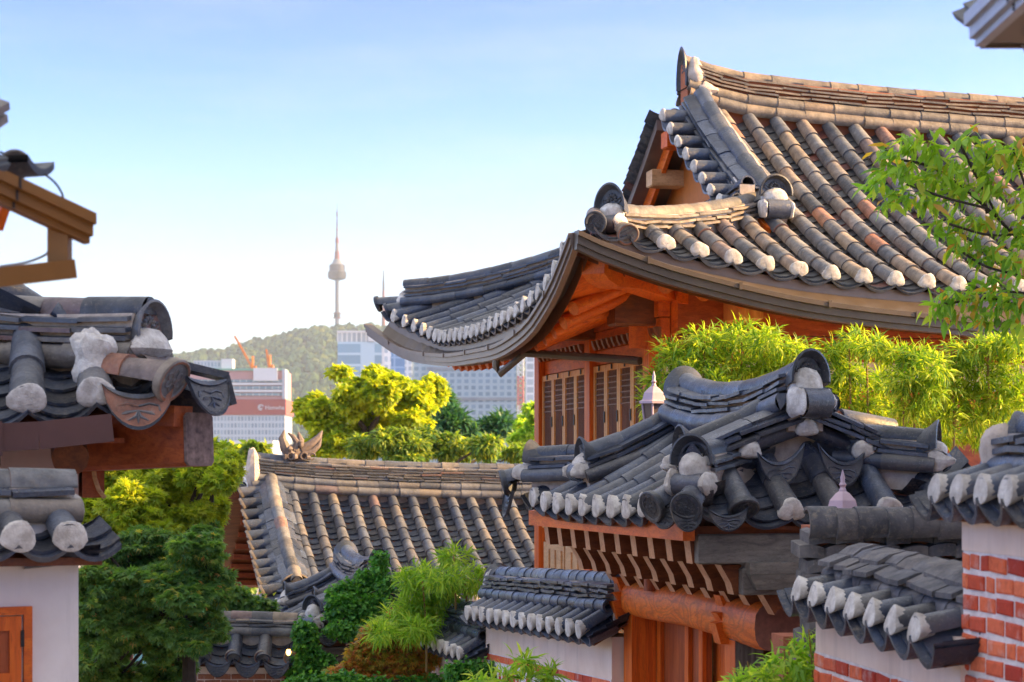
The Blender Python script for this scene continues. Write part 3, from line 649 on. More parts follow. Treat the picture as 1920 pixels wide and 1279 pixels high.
    for k in range(8):
        t = 3.6 - 0.27 * k; barrel(m, posr(2.14, t) + UP * 0.05, posr(2.5, t) + UP * 0.1, UP, 0.085, 0.078)
        lip_tile(m, posr(2.12, t - 0.13) + UP * 0.02, vl, nrm(fr(0, 1) - fr(0, 0)), UP, 0.27, 0.05, 0, L=0.5)
    m.build('rear_verge_tiles', 'tile_dark', H)
    # gable: barge boards, purlin ends, board wall
    m = MB()
    for sgn, ps in ((1, posf), (-1, posr)):
        pp = [ps(2.36 if sgn > 0 else 2.3, t) - UP * (0.12 if sgn > 0 else 0.20) for t in np.linspace(3.95, 1.35, 10)]
        for i in range(9): beam(m, pp[i], pp[i + 1], 0.05, 0.30, UP)
    m.build('barge_boards', 'wood_orange_w', H)
    m = MB(); v = [fr(2.55, w_, zf(2.4, min(w_, 8 - w_)) - 0.12) for w_ in np.linspace(1.3, 6.7, 14)]
    v2 = [fr(2.55, w_, 2.1) for w_ in np.linspace(1.3, 6.7, 14)]
    m.add(v + v2, [(i, 14 + i, 15 + i, i + 1) for i in range(13)]); m.build('gable_wall', 'gable', H)
    for k, w_ in enumerate((4.0, 4.55, 5.1, 5.62)):
        m = MB(); z = zf(2.2, 8 - w_) - 0.36 if w_ > 4 else zf(2.2, 4) - 0.42
        bbox(m, fr, 2.16, 2.7, w_ - 0.11, w_ + 0.11, z - 0.1, z + 0.1, 0.015); m.build('purlin_end', 'wood_pale_u' if k % 2 else 'wood_orange_u', H)
    # small painted crest at the foot of the gable
    m = MB(); c = fr(2.3, 2.1, 2.86); d = vl; la = nrm(np.cross(d, UP)); hx = [c + la * 0.17 * math.cos(R(60 * k + 30)) + UP * 0.2 * math.sin(R(60 * k + 30)) for k in range(6)]
    m.add([p + d * 0.02 for p in hx] + hx, [tuple(range(6))] + [(k, (k + 1) % 6, 6 + (k + 1) % 6, 6 + k) for k in range(6)])
    m.add([c + (p - c) * 0.7 + d * 0.024 for p in hx], [tuple(range(6))], 1)
    for k in (-1, 0, 1): beam(m, c + la * 0.045 * k + d * 0.03 - UP * 0.09, c + la * 0.045 * k + d * 0.03 + UP * 0.09, 0.016, 0.012, d, 2)
    m.build('gable_crest', ('wall_white', 'wood_grey_u', flat('red_paint', (0.5, 0.05, 0.04))), H)
    # hip ridge to the near corner and to the far corner
    def zhip(u): return max(zf(u, u * hipk), 0)
    ph = [fr(u, u * hipk, zhip(u) + 0.02) for u in np.linspace(2.32, 0.42, 14)]
    hr, h = ridge(H, ph, 0.12, 3, 0.048, base=0, rb=0.07, top=0.085, name='hip_ridge', mats=('tile_warm', 'tile_warm', 'plaster_fill'), L=0.3)
    d = nrm(ph[-1] - ph[-3]); d[2] = 0; d = nrm(d)
    end_set(hr, ph[-1] + UP * 0.17 + d * 0.05, d, UP, 0.36, 0.24, True, 0.085, 0.2, lean=0.25)
    pf = [posl(w_, t) + UP * 0.06 for w_, t in zip(np.linspace(6.35, 7.9, 12), np.linspace(2.3, 0.22, 12))]
    hr2, h = ridge(H, pf, 0.12, 3, 0.05, base=1, rb=0.07, top=0.085, name='hip_ridge', mats=('tile_blue', 'tile_blue', 'plaster_fill'), L=0.34)
    d = nrm(pf[-1] - pf[-3]); d[2] = 0; d = nrm(d)
    m = MB(); blob(m, pf[-1] + UP * 0.05 + d * 0.02, (0.12, 0.12, 0.13), 0, 12, 9, 0.15); m.build('plaster_packing', 'plaster_cap', hr2)
    # ridge foot above the gable skirt (seen over the side slope)
    pk = [posl(w_, 2.25) + UP * 0.05 for w_ in np.linspace(1.6, 6.4, 20)]
    ridge(H, pk, 0.1, 2, 0.05, base=1, rb=0.07, top=0.08, name='skirt_ridge', mats=('tile_blue', 'tile_blue', 'plaster_fill'))
    # eave gutters: box profile swept under the eaves
    def gutter(name, path, out, mat, hh=0.20, dd=0.16):
        m = MB(); prof = [(0.0, 0.0), (0.0, hh), (dd * 0.92, hh), (dd, hh - 0.005), (dd, hh * 0.72), (dd * 0.78, hh * 0.70), (dd * 0.78, hh * 0.30), (dd * 0.58, hh * 0.28), (dd * 0.58, 0.0)]
        n = len(prof); v = []
        for i, p in enumerate(path):
            o_ = out(i)
            for x, z in prof: v.append(p + o_ * x + UP * (z - hh))
        f = [(i * n + k, i * n + (k + 1) % n, (i + 1) * n + (k + 1) % n, (i + 1) * n + k) for i in range(len(path) - 1) for k in range(n)]
        f += [tuple(range(n))[::-1], tuple(range(n * (len(path) - 1), n * len(path)))]
        m.add(v, f, 0)
        for i in range(3, len(path) - 1, 4):
            p = path[i]; o_ = out(i); t = nrm(path[i + 1] - path[i])
            beam(m, p + o_ * (dd + 0.006) - UP * (hh * 0.33), p + o_ * (dd + 0.006) + UP * 0.01, 0.03, 0.012, o_)
        return m.build(name, mat, H)
    zgf = smoothfn([-0.25, 0.0, 0.4, 1.0, 2.15, 3.5, 5.0, 11], [2.26, 2.12, 1.98, 1.81, 1.585, 1.46, 1.40, 1.40])
    gf = [fr(u, -0.10, zgf(u)) for u in list(np.linspace(-0.07, 5, 24)) + [7, 11]]
    nf = nrm(fr(0, -1) - fr(0, 0)); nl = vl
    gutter('front_gutter', gf, lambda i: nf, 'gutter', 0.17, 0.15)
    zgl = smoothfn([-0.25, 0.0, 0.5, 1.0, 1.64, 2.75, 4.0, 5.4, 7.0, 7.67, 8.1, 8.5], [2.26, 2.10, 1.81, 1.61, 1.44, 1.325, 1.33, 1.37, 1.50, 1.66, 1.85, 2.05])
    gl = []
    for w_ in np.linspace(-0.07, 8.25, 30):
        fl = -0.36 * max(0, (w_ - 6.2) / 1.8) ** 2; gl.append(fr(-0.02 + fl, w_, zgl(w_)))
    gutter('side_gutter', gl, lambda i: nl, 'gutter_light', 0.15, 0.10)
    # tin flashing under the tiles (front), eave board (front and side)
    m = MB()
    for i in range(24):
        a, b = gf[i], gf[i + 1]; ua, ub = [list(np.linspace(-0.07, 5, 24)) + [7, 11]][0][i:i + 2]
        m.add([a + nf * 0.10, b + nf * 0.10, fr(ub, 0.06, ze(ub) - 0.12), fr(ua, 0.06, ze(ua) - 0.12)], [(0, 1, 2, 3)])
        m.add([fr(ua, 0.10, ze(ua) - 0.10), fr(ub, 0.10, ze(ub) - 0.10), fr(ub, 0.10, zgf(ub) - 0.16), fr(ua, 0.10, zgf(ua) - 0.16)], [(0, 1, 2, 3)], 1)
    for i in range(28):
        w0, w1 = np.linspace(-0.07, 8.25, 30)[i:i + 2]
        fl = lambda w_: -0.36 * max(0, (w_ - 6.2) / 1.8) ** 2
        m.add([gl[i] + nl * 0.03, gl[i + 1] + nl * 0.03, fr(0.06 + fl(w1), w1, zel(w1) - 0.10), fr(0.06 + fl(w0), w0, zel(w0) - 0.10)], [(0, 1, 2, 3)], 0)
        m.add([fr(0.1, w0, zel(w0) - 0.1), fr(0.1, w1, zel(w1) - 0.1), fr(0.1, w1, zgl(w1) - 0.15), fr(0.1, w0, zgl(w0) - 0.15)], [(0, 1, 2, 3)], 1)
    m.build('eave_flashing', ('gutter', 'wood_dark_u'), H)
    # downpipe from the side gutter back to the wall
    m = MB(); a = gl[10] + nl * 0.08 - UP * 0.18; zb = Z(672, 19.2)
    tube(m, [a, a + UP * -0.06, a + V3(0.04, -0.02, -0.14), P(985, 662, 20.0), fr(1.02, 1.75, zb), fr(1.10, 1.6, zb - 0.02)], 0.042, 8)
    m.build('downpipe', 'gutter', H)
    # soffit, rafters
    m = MB()
    def soff(ps, qs, lo, tt):
        g = [[ps(q, t) - UP * 0.27 for t in np.linspace(0.1, max(0.14, lo(q)), 4)] for q in qs]
        v = [p for r_ in g for p in r_]
        m.add(v, [(i * 4 + k, i * 4 + k + 1, i * 4 + 5 + k, i * 4 + 4 + k) for i in range(len(qs) - 1) for k in range(3)])
    soff(posf, np.linspace(0.1, 9, 60), lambda q: min(2.0, q * hipk * 0.92), 0); soff(posl, np.linspace(0.1, 7.9, 60), lambda q: min(1.8, t1l(q) * 0.9), 0)
    m.build('soffit', 'wood_orange_u', H)
    for k in range(19):
        w_ = 0.75 + 0.36 * k; m = MB(); t0_ = 0.16
        a = posl(w_, t0_) - UP * 0.36; b = posl(w_, 2.0) - UP * 0.45
        wc = 1.6 if w_ < 1.6 else (6.2 if w_ > 6.2 else w_)
        b = fr(1.9, wc, b[2]); tube(m, [a, b], 0.072, 10); m.build('rafter', 'wood_orange_u', H)
    for k in range(20):
        u_ = 0.9 + 0.38 * k; m = MB(); a = posf(u_, 0.2) - UP * 0.38; b = posf(max(u_, 1.5), 1.7); b = fr(max(u_, 1.5), 1.7, b[2] - 0.62)
        tube(m, [a, b], 0.072, 10); m.build('rafter', 'wood_orange_w', H)
    # corner rafter with its curved nose and carved spiral
    m = MB(); a = fr(0.18, 0.14, 1.90); b = fr(1.75, 1.6, 1.72)
    d = nrm(b - a); s_ = nrm(np.cross(d, UP)); u = np.cross(s_, d); sec = []
    for t, h0, h1 in ((0, -0.10, 0.17), (0.10, -0.15, 0.18), (0.3, -0.18, 0.18), (0.7, -0.13, 0.18), (2.1, -0.13, 0.18)):
        c = a + d * t; sec += [c - s_ * 0.12 + u * h0, c + s_ * 0.12 + u * h0, c + s_ * 0.12 + u * h1, c - s_ * 0.12 + u * h1]
    m.add(sec, [(3, 2, 1, 0)] + [(i * 4 + k, i * 4 + (k + 1) % 4, i * 4 + 4 + (k + 1) % 4, i * 4 + 4 + k) for i in range(4) for k in range(4)] + [(16, 17, 18, 19)])
    cr = m.build('corner_rafter', 'wood_orange_w', H)
    m = MB(); face = s_ if np.dot(s_, nf) > 0 else -s_; c = a + d * 0.42 + u * 0.02 + face * 0.122
    tube(m, [c + (d * math.cos(t) + u * math.sin(t)) * (0.012 + 0.0085 * t) for t in np.linspace(0, 10.5, 40)], 0.007, 5); m.build('carved_spiral', 'wood_dark_w', cr)
    # timber walls. side wall at u = 1.15 (faces the alley), front wall at w = 1.2
    UI, WI = 1.15, 1.25; cols = (1.38, 3.48, 5.66); zb, zt = -1.35, 1.8
    for w_ in cols:
        m = MB(); bbox(m, fr, UI - 0.06, UI + 0.14, w_ - 0.1, w_ + 0.1, -4.2, zt, 0.012); m.build('column', 'wood_orange_z', H)
        if w_ < 5:
            m = MB(); bbox(m, fr, UI - 0.42, UI + 0.1, w_ - 0.14, w_ + 0.14, 1.42, 1.74, 0.02); m.build('beam_end', 'wood_dark_u', H)
    for z0, z1, pr_, mt in ((1.50, 1.80, 0.07, 'wood_orange_w'), (1.30, 1.49, 0.05, 'wood_orange_w'), (1.14, 1.29, 0.03, 'wood_orange_w'), (-0.86, -0.70, 0.03, 'wood_pale_w')):
        m = MB(); box(m, fr, UI - pr_ + 0.05, UI + 0.1, 1.1, 5.76, z0, z1); m.build('wall_beam', mt, H)
    for j in range(26):   # hook shaped blocks under the beam
        w_ = 1.0 + 0.18 * j; m = MB()
        if min(abs(w_ - c) for c in cols) < 0.15: continue
        q = [(0.035, 0.0), (0.035, 0.10), (0.10, 0.10), (0.085, 0.045), (0.06, 0.0)]
        va = [fr(UI - x, w_ - 0.032, 1.36 + z - 0.07) for x, z in q]; vb = [fr(UI - x, w_ + 0.032, 1.36 + z - 0.07) for x, z in q]
        m.add(va + vb, [(4, 3, 2, 1, 0), (5, 6, 7, 8, 9)] + [(k, (k + 1) % 5, 5 + (k + 1) % 5, 5 + k) for k in range(5)]); m.build('bracket_block', 'wood_dark_z', H)
    m = MB(); box(m, fr, UI + 0.07, UI + 0.09, 1.2, 5.8, -3.8, 1.5); m.build('wall_boards', 'wood_door_z', H)
    m = MB(); ws = np.linspace(0.9, 6.0, 20); ta = [fr(UI + 0.11, w_, posl(w_, UI)[2] - 0.22) for w_ in ws]; tb_ = [fr(UI + 0.11, w_, 1.3) for w_ in ws]; m.add(ta + tb_, [(i, 20 + i, 21 + i, i + 1) for i in range(19)])
    us_ = np.linspace(0.9, 9.5, 30); ta = [fr(u_, WI + 0.09, posf(u_, WI)[2] - 0.22) for u_ in us_]; tb_ = [fr(u_, WI + 0.09, 1.2) for u_ in us_]; m.add(ta + tb_, [(i + 1, 31 + i, 30 + i, i) for i in range(29)])
    m.build('upper_wall_boards', 'wood_orange_w', H)
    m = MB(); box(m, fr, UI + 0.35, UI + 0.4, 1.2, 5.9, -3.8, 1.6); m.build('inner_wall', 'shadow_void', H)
    def door(w0, w1, z0, z1, lat_=True):
        m = MB(); x0, x1 = UI - 0.02, UI + 0.045; s = 0.055
        for a, b, c, d_ in ((w0, w0 + s, z0, z1), (w1 - s, w1, z0, z1), (w0 + s, w1 - s, z1 - s * 1.2, z1), (w0 + s, w1 - s, z0, z0 + s)):
            box(m, fr, x0, x1, a, b, c, d_, 0)
        box(m, fr, x0 + 0.028, x1 - 0.01, w0 + s, w1 - s, z0 + s, z1 - s * 1.2, 1)
        ww = w1 - w0 - 2 * s; n = 9
        for k in range(1, n): y = w0 + s + ww * k / n; box(m, fr, x0 + 0.010, x0 + 0.024, y - 0.006, y + 0.006, z0 + s, z1 - s * 1.2, 2)
        zz = z1 - s * 1.2; hh = zz - z0 - s
        for grp in ([0.04, 0.075, 0.11, 0.145, 0.18, 0.215], [0.46, 0.49, 0.52], [0.86, 0.89, 0.92, 0.95]):
            for g in grp: box(m, fr, x0 + 0.006, x0 + 0.018, w0 + s, w1 - s, zz - hh * g - 0.006, zz - hh * g + 0.006, 2)
        o_ = m.build('lattice_door', ('wood_door_z', 'paper', 'wood_dark_z'), H)
        m = MB(); box(m, fr, x0 - 0.012, x0 - 0.0025, w0 + 0.012, w0 + 0.04, z1 - 0.62, z1 - 0.5); m.build('hinge', 'black', o_)
        m = MB(); box(m, fr, x0 - 0.012, x0 - 0.0025, (w0 + w1) / 2 - 0.015, (w0 + w1) / 2 + 0.015, z1 - 0.055, z1 - 0.0); m.build('hinge', 'black', o_)
    for a, b in ((1.5, 3.36), (3.6, 5.54)):
        for k in range(4): door(a + (b - a) * k / 4 + 0.004, a + (b - a) * (k + 1) / 4 - 0.004, -0.70, 1.12)
    for a, b in ((1.5, 3.36), (3.6, 5.54)):
        for k in range(2):
            m = MB(); w0 = a + (b - a) * k / 2; w1 = a + (b - a) * (k + 1) / 2
            box(m, fr, UI - 0.01, UI + 0.05, w0 + 0.03, w1 - 0.03, -2.6, -0.87)
            for j in range(3): box(m, fr, UI - 0.03, UI - 0.012, w0 + 0.1 + 0.27 * j, w0 + 0.29 + 0.27 * j, -1.22, -0.95)
            m.build('wainscot_panel', 'wood_pale_w', H)
    m = MB(); box(m, fr, UI - 0.1, UI + 0.2, 1.1, 5.8, -4.4, -1.62); m.build('stone_base', 'wall_white', H)
    # front wall
    for u_ in (1.95, 4.3, 6.65, 9.0):
        m = MB(); bbox(m, fr, u_ - 0.1, u_ + 0.1, WI - 0.08, WI + 0.12, -4.2, zt, 0.012); m.build('column', 'wood_red_z', H)
        m = MB(); bbox(m, fr, u_ - 0.12, u_ + 0.12, WI - 0.55, WI + 0.1, 1.45, 1.74, 0.02); m.build('beam_end', 'wood_door_z', H)
    for z0, z1, pr_, mt in ((1.34, 1.75, 0.08, 'wood_red_u'), (1.09, 1.33, 0.05, 'wood_red_u'), (0.62, 0.80, 0.04, 'wood_orange_u')):
        m = MB(); box(m, fr, 1.2, 9.5, WI - pr_, WI + 0.1, z0, z1); m.build('wall_beam', mt, H)
    m = MB(); box(m, fr, 1.2, 9.5, WI + 0.02, WI + 0.08, -4.2, 1.4); m.build('front_wall', 'wall_white', H)
    m = MB(); box(m, fr, 1.2, 9.5, WI - 0.03, WI + 0.015, -1.0, 0.61); m.build('front_boards', 'wood_red_u', H)
    return H
main_house()

# ------------------------------------------------------------------ gate roofs (used for the near gate and for the vine covered one)
def gate(fr, name, label, k=1.0, near=True, L=3.75):
    Mw, RWd = 1.9, 0.95
    G = thing(name, label, 'gate', fr(0.95, 1.8, -3.2))
    zr0 = 0.27
    def ze(w_): return -0.31 + 0.13 * abs((w_ - L / 2) / (L / 2)) ** 4
    def zL(t, w_): s_ = t / RWd; return ze(w_) * (1 - s_) + zr0 * s_ - 0.035 * 4 * s_ * (1 - s_)
    posl = lambda w_, t: fr(t, w_, zL(t, w_))
    posr = lambda w_, t: fr(Mw - t, w_, zL(t, w_))
    tl = lambda w_: min(RWd - 0.05, max(0.02, w_ * 1.5, 0) if w_ < 0.6 else 9, (L - w_) * 1.5 if w_ > L - 0.6 else 9)
    mats = ('tile_blue', 'tile_chan_blue', 'wood_dark_u')
    rows = [0.30 + 0.335 * j for j in range(10)]
    o, ends, lips = slope(G, posl, rows, lambda q: 0.0, tl, 0.082, mats, 'side_roof_slope', L=0.42, sag=0.07, dthick=0.05)
    for p, d, q, u, lat in ends: plug(o, p, d, u, 0.086, tall=1.1, bulge=0.12, drop=0.55, point=0.4)
    oR, ends, _ = slope(G, posr, [0.35 + 0.335 * j for j in range(10)], lambda q: 0.0, tl, 0.082, mats, 'rear_roof_slope', L=0.42, sag=0.07, dthick=0.05)
    # near end skirt
    def zF(u_, t): return -0.30 + 0.12 * abs((u_ - RWd) / RWd) ** 3 + 0.72 * t + 0.1 * t * t
    posf = lambda u_, t: fr(u_, t, zF(u_, t))
    tf = lambda u_: min(0.52, 0.06 + min(u_, Mw - u_) * 0.8) if 0.0 < u_ < Mw else 0.05
    rowsf = [0.39, 0.71, 1.05, 1.39, 1.74]
    oF, ends, lips = slope(G, posf, rowsf, lambda q: 0.0, lambda q: max(0.3, tf(q)), 0.082, mats, 'end_roof_slope', L=0.40, sag=0.075, dthick=0.05)
    for j, (p, d, q, u, lat) in enumerate(ends):
        if j in (0, 4): disc(oF, p + d * 0.01, d, u, 0.098, 'tile_dark', pattern='flower' if j == 0 else 'grid')
        else: plug(oF, p, d, u, 0.088, bulge=0.25, point=0.25)
    lt = nrm(fr(1, 0) - fr(0, 0)); dn = nrm(fr(0, -1) - fr(0, 0)); dl = -lt
    for u_, wd_ in ((0.0, 0.22), (0.27, 0.27)): tongue(oF, fr(u_, -0.06, -0.27), dn, lt, UP, wd_, 0.05, 0.10, 'tile_dark' if u_ < 0.1 else 'tile_blue')
    # corner tiles at the near and the far corner
    for (cu, cw, dx) in ((0.10, 0.06, nrm(dl * 0.62 + dn * 0.78)), (0.02, 0.28, nrm(dl * 0.93 + dn * 0.36))):
        a = fr(cu, cw, -0.235) + dx * 0.16; m = MB(); barrel_row(m, [a, a - dx * 0.55 + UP * 0.26], UP, 0.085, 0.55)
        m.build('corner_tile', 'tile_blue', oF); disc(oF, a, nrm(dx - UP * 0.1), UP, 0.098, 'tile_dark')
    tongue(oF, fr(-0.02, 0.20, -0.2), nrm(dl * 0.8 + dn * 0.6), nrm(dn * 0.8 - dl * 0.6), UP, 0.26, 0.05, 0.16)
    for (cu, cw, dx) in ((0.0, L - 0.2, nrm(dl * 0.9 - dn * 0.2)), (0.05, L - 0.05, nrm(dl * 0.7 - dn * 0.7))):
        a = fr(cu, cw, -0.10) + dx * 0.22; m = MB(); barrel_row(m, [a, a - dx * 0.6 + UP * 0.2], UP, 0.085, 0.6); m.build('corner_tile', 'tile_blue', o); disc(o, a, dx, UP, 0.095, 'tile_dark')
    tongue(o, fr(-0.16, L - 0.2, -0.2), dl, dn, UP, 0.24, 0.05, 0.16)
    # main ridge: strongly curved
    zz = lambda s_: zr0 + 0.02 + 0.11 * abs(s_) ** 2.2
    pr = [fr(RWd, wv, zz(sv)) for wv, sv in zip(np.linspace(2.5, 0.27, 18), np.linspace(-1, 1, 18))]
    rg, h = ridge(G, pr, 0.15, 3, 0.045, base=1, rb=0.075, top=0.092, name='main_ridge', mats=('tile_blue', 'tile_blue', 'plaster_fill'), L=0.27)
    end_set(rg, pr[-1] + UP * (h - 0.05) + dn * 0.06, nrm(dn + lt * 0.25), UP, 0.31, 0.19, True, 0.10, 0.22, lean=0.3)
    mangwa(rg, pr[0] + UP * (h - 0.05) - dn * 0.04, -dn, UP, 0.34, 0.2, lean=0.3)
    # descending ridges over both slopes (near and far end), and hip ridges
    def desc(fn, name, mats_, hw=0.11, cs=2, Wm=0.27, Hm=0.16, stub=False, drop=0.14, last=True, base=1):
        pth = [fn(s_) for s_ in np.linspace(0, 1, 10)]
        r_, h_ = ridge(G, pth, hw, cs, 0.05, base=base, rb=0.06, top=0.078, name=name, mats=mats_, L=0.40)
        d = nrm(pth[-1] - pth[-2]); d[2] = 0; d = nrm(d)
        if last: end_set(r_, pth[-1] + UP * (h_ - 0.03) + d * 0.04, d, UP, Wm, Hm, stub, 0.07, drop, lean=0.3)
        return r_
    B3 = ('tile_blue', 'tile_blue', 'plaster_fill')
    zt = lambda t, w_: zL(t, w_)
    desc(lambda s_: fr(0.92 - 0.66 * s_, 0.62, zL(0.92 - 0.66 * s_, 0.62) + 0.04 + 0.10 * s_ ** 1.5), 'descending_ridge', B3)
    desc(lambda s_: fr(0.92 - 0.74 * s_, L - 1.15, zL(0.92 - 0.74 * s_, L - 1.15) + 0.02 + 0.13 * s_ ** 1.5), 'descending_ridge', B3, stub=True)
    desc(lambda s_: fr(0.98 + 0.66 * s_, 0.62, zL(0.92 - 0.66 * s_, 0.62) + 0.04 + 0.10 * s_ ** 1.5), 'descending_ridge', B3, stub=True)
    desc(lambda s_: fr(0.62 - 0.48 * s_, 0.50 - 0.36 * s_, 0.05 - 0.07 * s_), 'hip_ridge', B3, cs=2, stub=True, Wm=0.32, Hm=0.17, drop=0.2, base=0)
    desc(lambda s_: fr(0.42 - 0.40 * s_, L - 0.75 + 0.42 * s_, -0.06 - 0.02 * s_), 'hip_ridge', B3, stub=True)
    desc(lambda s_: fr(1.28 + 0.50 * s_, 0.50 - 0.34 * s_, 0.05 - 0.05 * s_), 'hip_ridge', B3, cs=2, stub=True, Wm=0.3, Hm=0.17)
    # verge over the near gable: two short rakes of flat tiles meeting at a peak, drip tiles below
    m = MB()
    pk = lambda s_, q=0.40: fr(RWd + s_ * 0.78, q, 0.385 - 0.27 * abs(s_) - 0.03 * abs(s_) ** 2)
    for sg in (-1, 1):
        pth = [pk(sg * s_) for s_ in np.linspace(0.0, 1, 8)]
        barrel_row(m, [p - UP * 0.10 + dn * 0.03 for p in pth], nrm(UP * 0.7 + dn), 0.065, 0.36, 0)
        slab_row(m, pth, 0.17, -0.03, 0, 0.36); slab_row(m, pth, 0.155, 0.012, 0, 0.42); slab_row(m, [p - dn * 0.03 for p in pth], 0.15, 0.055, 0, 0.4)
    g = [fr(RWd + s_ * 0.8, 0.46, 0.34 - 0.29 * abs(s_)) for s_ in np.linspace(-1, 1, 9)]; b = [fr(RWd + s_ * 0.8, 0.46, -0.1) for s_ in np.linspace(-1, 1, 9)]
    m.add(g + b, [(i, 9 + i, 10 + i, i + 1) for i in range(8)], 1)
    vr = m.build('gable_verge', ('tile_blue', 'plaster_fill'), G)
    for s_ in (-0.52, 0.0, 0.52):
        p = pk(s_ * 0.98) - UP * (0.13) + dn * 0.13; m = MB(); barrel(m, p, p - dn * 0.3 + UP * 0.05, UP, 0.075, 0.07); m.build('verge_tile', 'tile_blue', vr)
        plug(vr, p, nrm(dn - UP * 0.2), UP, 0.078, bulge=0.5)
    for s_ in (-0.27, 0.27): tongue(vr, pk(s_) - UP * 0.20 + dn * 0.20, nrm(dn - UP * 0.1), nrm(lt - UP * 0.3 * (1 if s_ > 0 else -1) * 0.6), UP, 0.33, 0.09, 0.16, 'tile_blue', lean=0.15)
    m = MB(); a = fr(1.34, 0.62, 0.33); barrel(m, a, a + lt * 0.42 - UP * 0.06 - dn * 0.05, UP, 0.082, 0.076); q = m.build('loose_tile', 'tile_blue', G)
    m = MB(); blob(m, a + V3(0, 0.02, 0.0), (0.05, 0.06, 0.05), 0, 8, 6, 0.3); m.build('rubble_packing', 'terracotta', q)
    # timber: eave board, three tiers of brackets, lintel, posts
    m = MB(); box(m, fr, 0.02, 0.10, 0.05, L - 0.08, -0.45, -0.335); m.build('eave_board', 'wood_orange_w', G)
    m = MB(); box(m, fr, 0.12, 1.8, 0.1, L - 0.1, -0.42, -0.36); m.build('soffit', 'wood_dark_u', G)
    nb = 10
    def bracket(w_, u0, z0, z1, nose):
        m = MB(); hw = 0.055
        q = [(u0, z1), (u0, z0 + nose), (u0 + nose * 0.9, z0)] if False else [(u0 - nose, z1), (u0 - 0.02, z1 - nose * 1.3), (u0, z0), (u0 + 0.75, z0), (u0 + 0.75, z1)] if nose else [(u0, z1), (u0 + 0.02, z0), (u0 + 0.75, z0), (u0 + 0.75, z1)]
        n = len(q); va = [fr(a, w_ - hw, z) for a, z in q]; vb = [fr(a, w_ + hw, z) for a, z in q]
        m.add(va + vb, [tuple(range(n))[::-1], tuple(range(n, 2 * n))] + [(k_, (k_ + 1) % n, n + (k_ + 1) % n, n + k_) for k_ in range(2 if nose else 1, n)])
        m.add(va + vb, [(k_, (k_ + 1) % n, n + (k_ + 1) % n, n + k_) for k_ in range(2 if nose else 1)], 1)  # end faces paler than the sides: sky light put into the colour
        return m
    for j in range(nb):
        w_ = 0.20 + (L - 0.5) / (nb - 1) * j
        bracket(w_, 0.10, -0.60, -0.452, 0).build('upper_bracket', ('wood_dark_u', 'bracket_lit_wood'), G)
        bracket(w_, 0.40, -0.80, -0.61, 0.09).build('middle_bracket', ('wood_dark_u', 'bracket_lit_wood'), G)
        bracket(w_, 0.70, -0.90, -0.806, 0.1).build('lower_bracket', ('wood_dark_u', 'bracket_lit_wood'), G)
    for z0, z1, u0 in ((-0.60, -0.46, 0.36), (-0.80, -0.62, 0.62)):
        m = MB(); box(m, fr, u0, u0 + 0.05, 0.24, L - 0.2, z0, z1); m.build('bracket_plank', 'wood_dark_w', G)
    m = MB(); bbox(m, fr, 0.13, 1.75, 0.065, 0.14, -0.60, -0.41, 0.01); m.build('end_beam', 'wood_grey_u', G)
    m = MB(); bbox(m, fr, 0.43, 1.75, 0.065, 0.14, -0.80, -0.625, 0.01); m.build('end_beam', 'wood_grey_u', G)
    for u0, z0 in ((0.45, -0.665), (0.85, -0.885)):
        m = MB(); v = [fr(u0 + 0.06, 0.02, z0 - 0.1), fr(u0 + 0.28, 0.02, z0 - 0.1), fr(u0 + 0.28, 0.16, z0 - 0.1), fr(u0 + 0.06, 0.16, z0 - 0.1), fr(u0, 0.0, z0), fr(u0 + 0.34, 0.0, z0), fr(u0 + 0.34, 0.18, z0), fr(u0, 0.18, z0)]
        hexa(m, v); box(m, fr, u0, u0 + 0.34, 0.0, 0.18, z0 + 0.002, z0 + 0.075); m.build('bracket_cap', 'wood_grey_u', G)
    UL = 0.78
    m = MB(); pts = [fr(UL, 0.34, -1.03), fr(UL, 0.5, -1.03), fr(UL, 0.9, -1.02), fr(UL, 1.8, -1.0), fr(UL, 2.7, -1.02), fr(UL, 3.3, -1.03)]
    n = 16; v = []
    for p, r_ in zip(pts, (0.16, 0.165, 0.155, 0.15, 0.145, 0.135)):
        for q in range(n):
            a = 2 * math.pi * q / n; cx, sx = math.cos(a), math.sin(a); e = 0.72
            v.append(p + lt * r_ * math.copysign(abs(cx) ** e, cx) + UP * r_ * math.copysign(abs(sx) ** e, sx))
    m.add(v, [(i * n + q, i * n + (q + 1) % n, (i + 1) * n + (q + 1) % n, (i + 1) * n + q) for i in range(5) for q in range(n)], 0, True)
    m.add(v[:n], [tuple(range(n))], 1); m.add(v[-n:], [tuple(range(n))[::-1]], 1)
    li = m.build('lintel', ('lintel', flat('painted_beam_end', (0.30, 0.11, 0.07), 0.7, nz=14, amt=0.6)), G)
    for wj in (1.0, 3.25):
        m = MB(); q = [(-0.16, -0.17), (-0.20, -0.03), (-0.15, -0.02), (-0.19, 0.04), (-0.13, 0.05), (-0.17, 0.16), (0.12, 0.17), (0.12, -0.18)]
        va = [fr(UL + a, wj - 0.06, -1.02 + z) for a, z in q]; vb = [fr(UL + a, wj + 0.06, -1.02 + z) for a, z in q]
        m.add(va + vb, [tuple(range(8))[::-1], tuple(range(8, 16))] + [(j, (j + 1) % 8, 8 + (j + 1) % 8, 8 + j) for j in range(8)]); m.build('carved_lintel_block', 'wood_orange_u', G)
    m = MB(); p = fr(UL - 0.14, 2.45, -0.92); tube(m, [p, p + UP * 0.2], 0.055, 10); tube(m, [p + UP * 0.2, p + UP * 0.28], 0.008, 5); m.build('peg', 'wood_red_z', G)
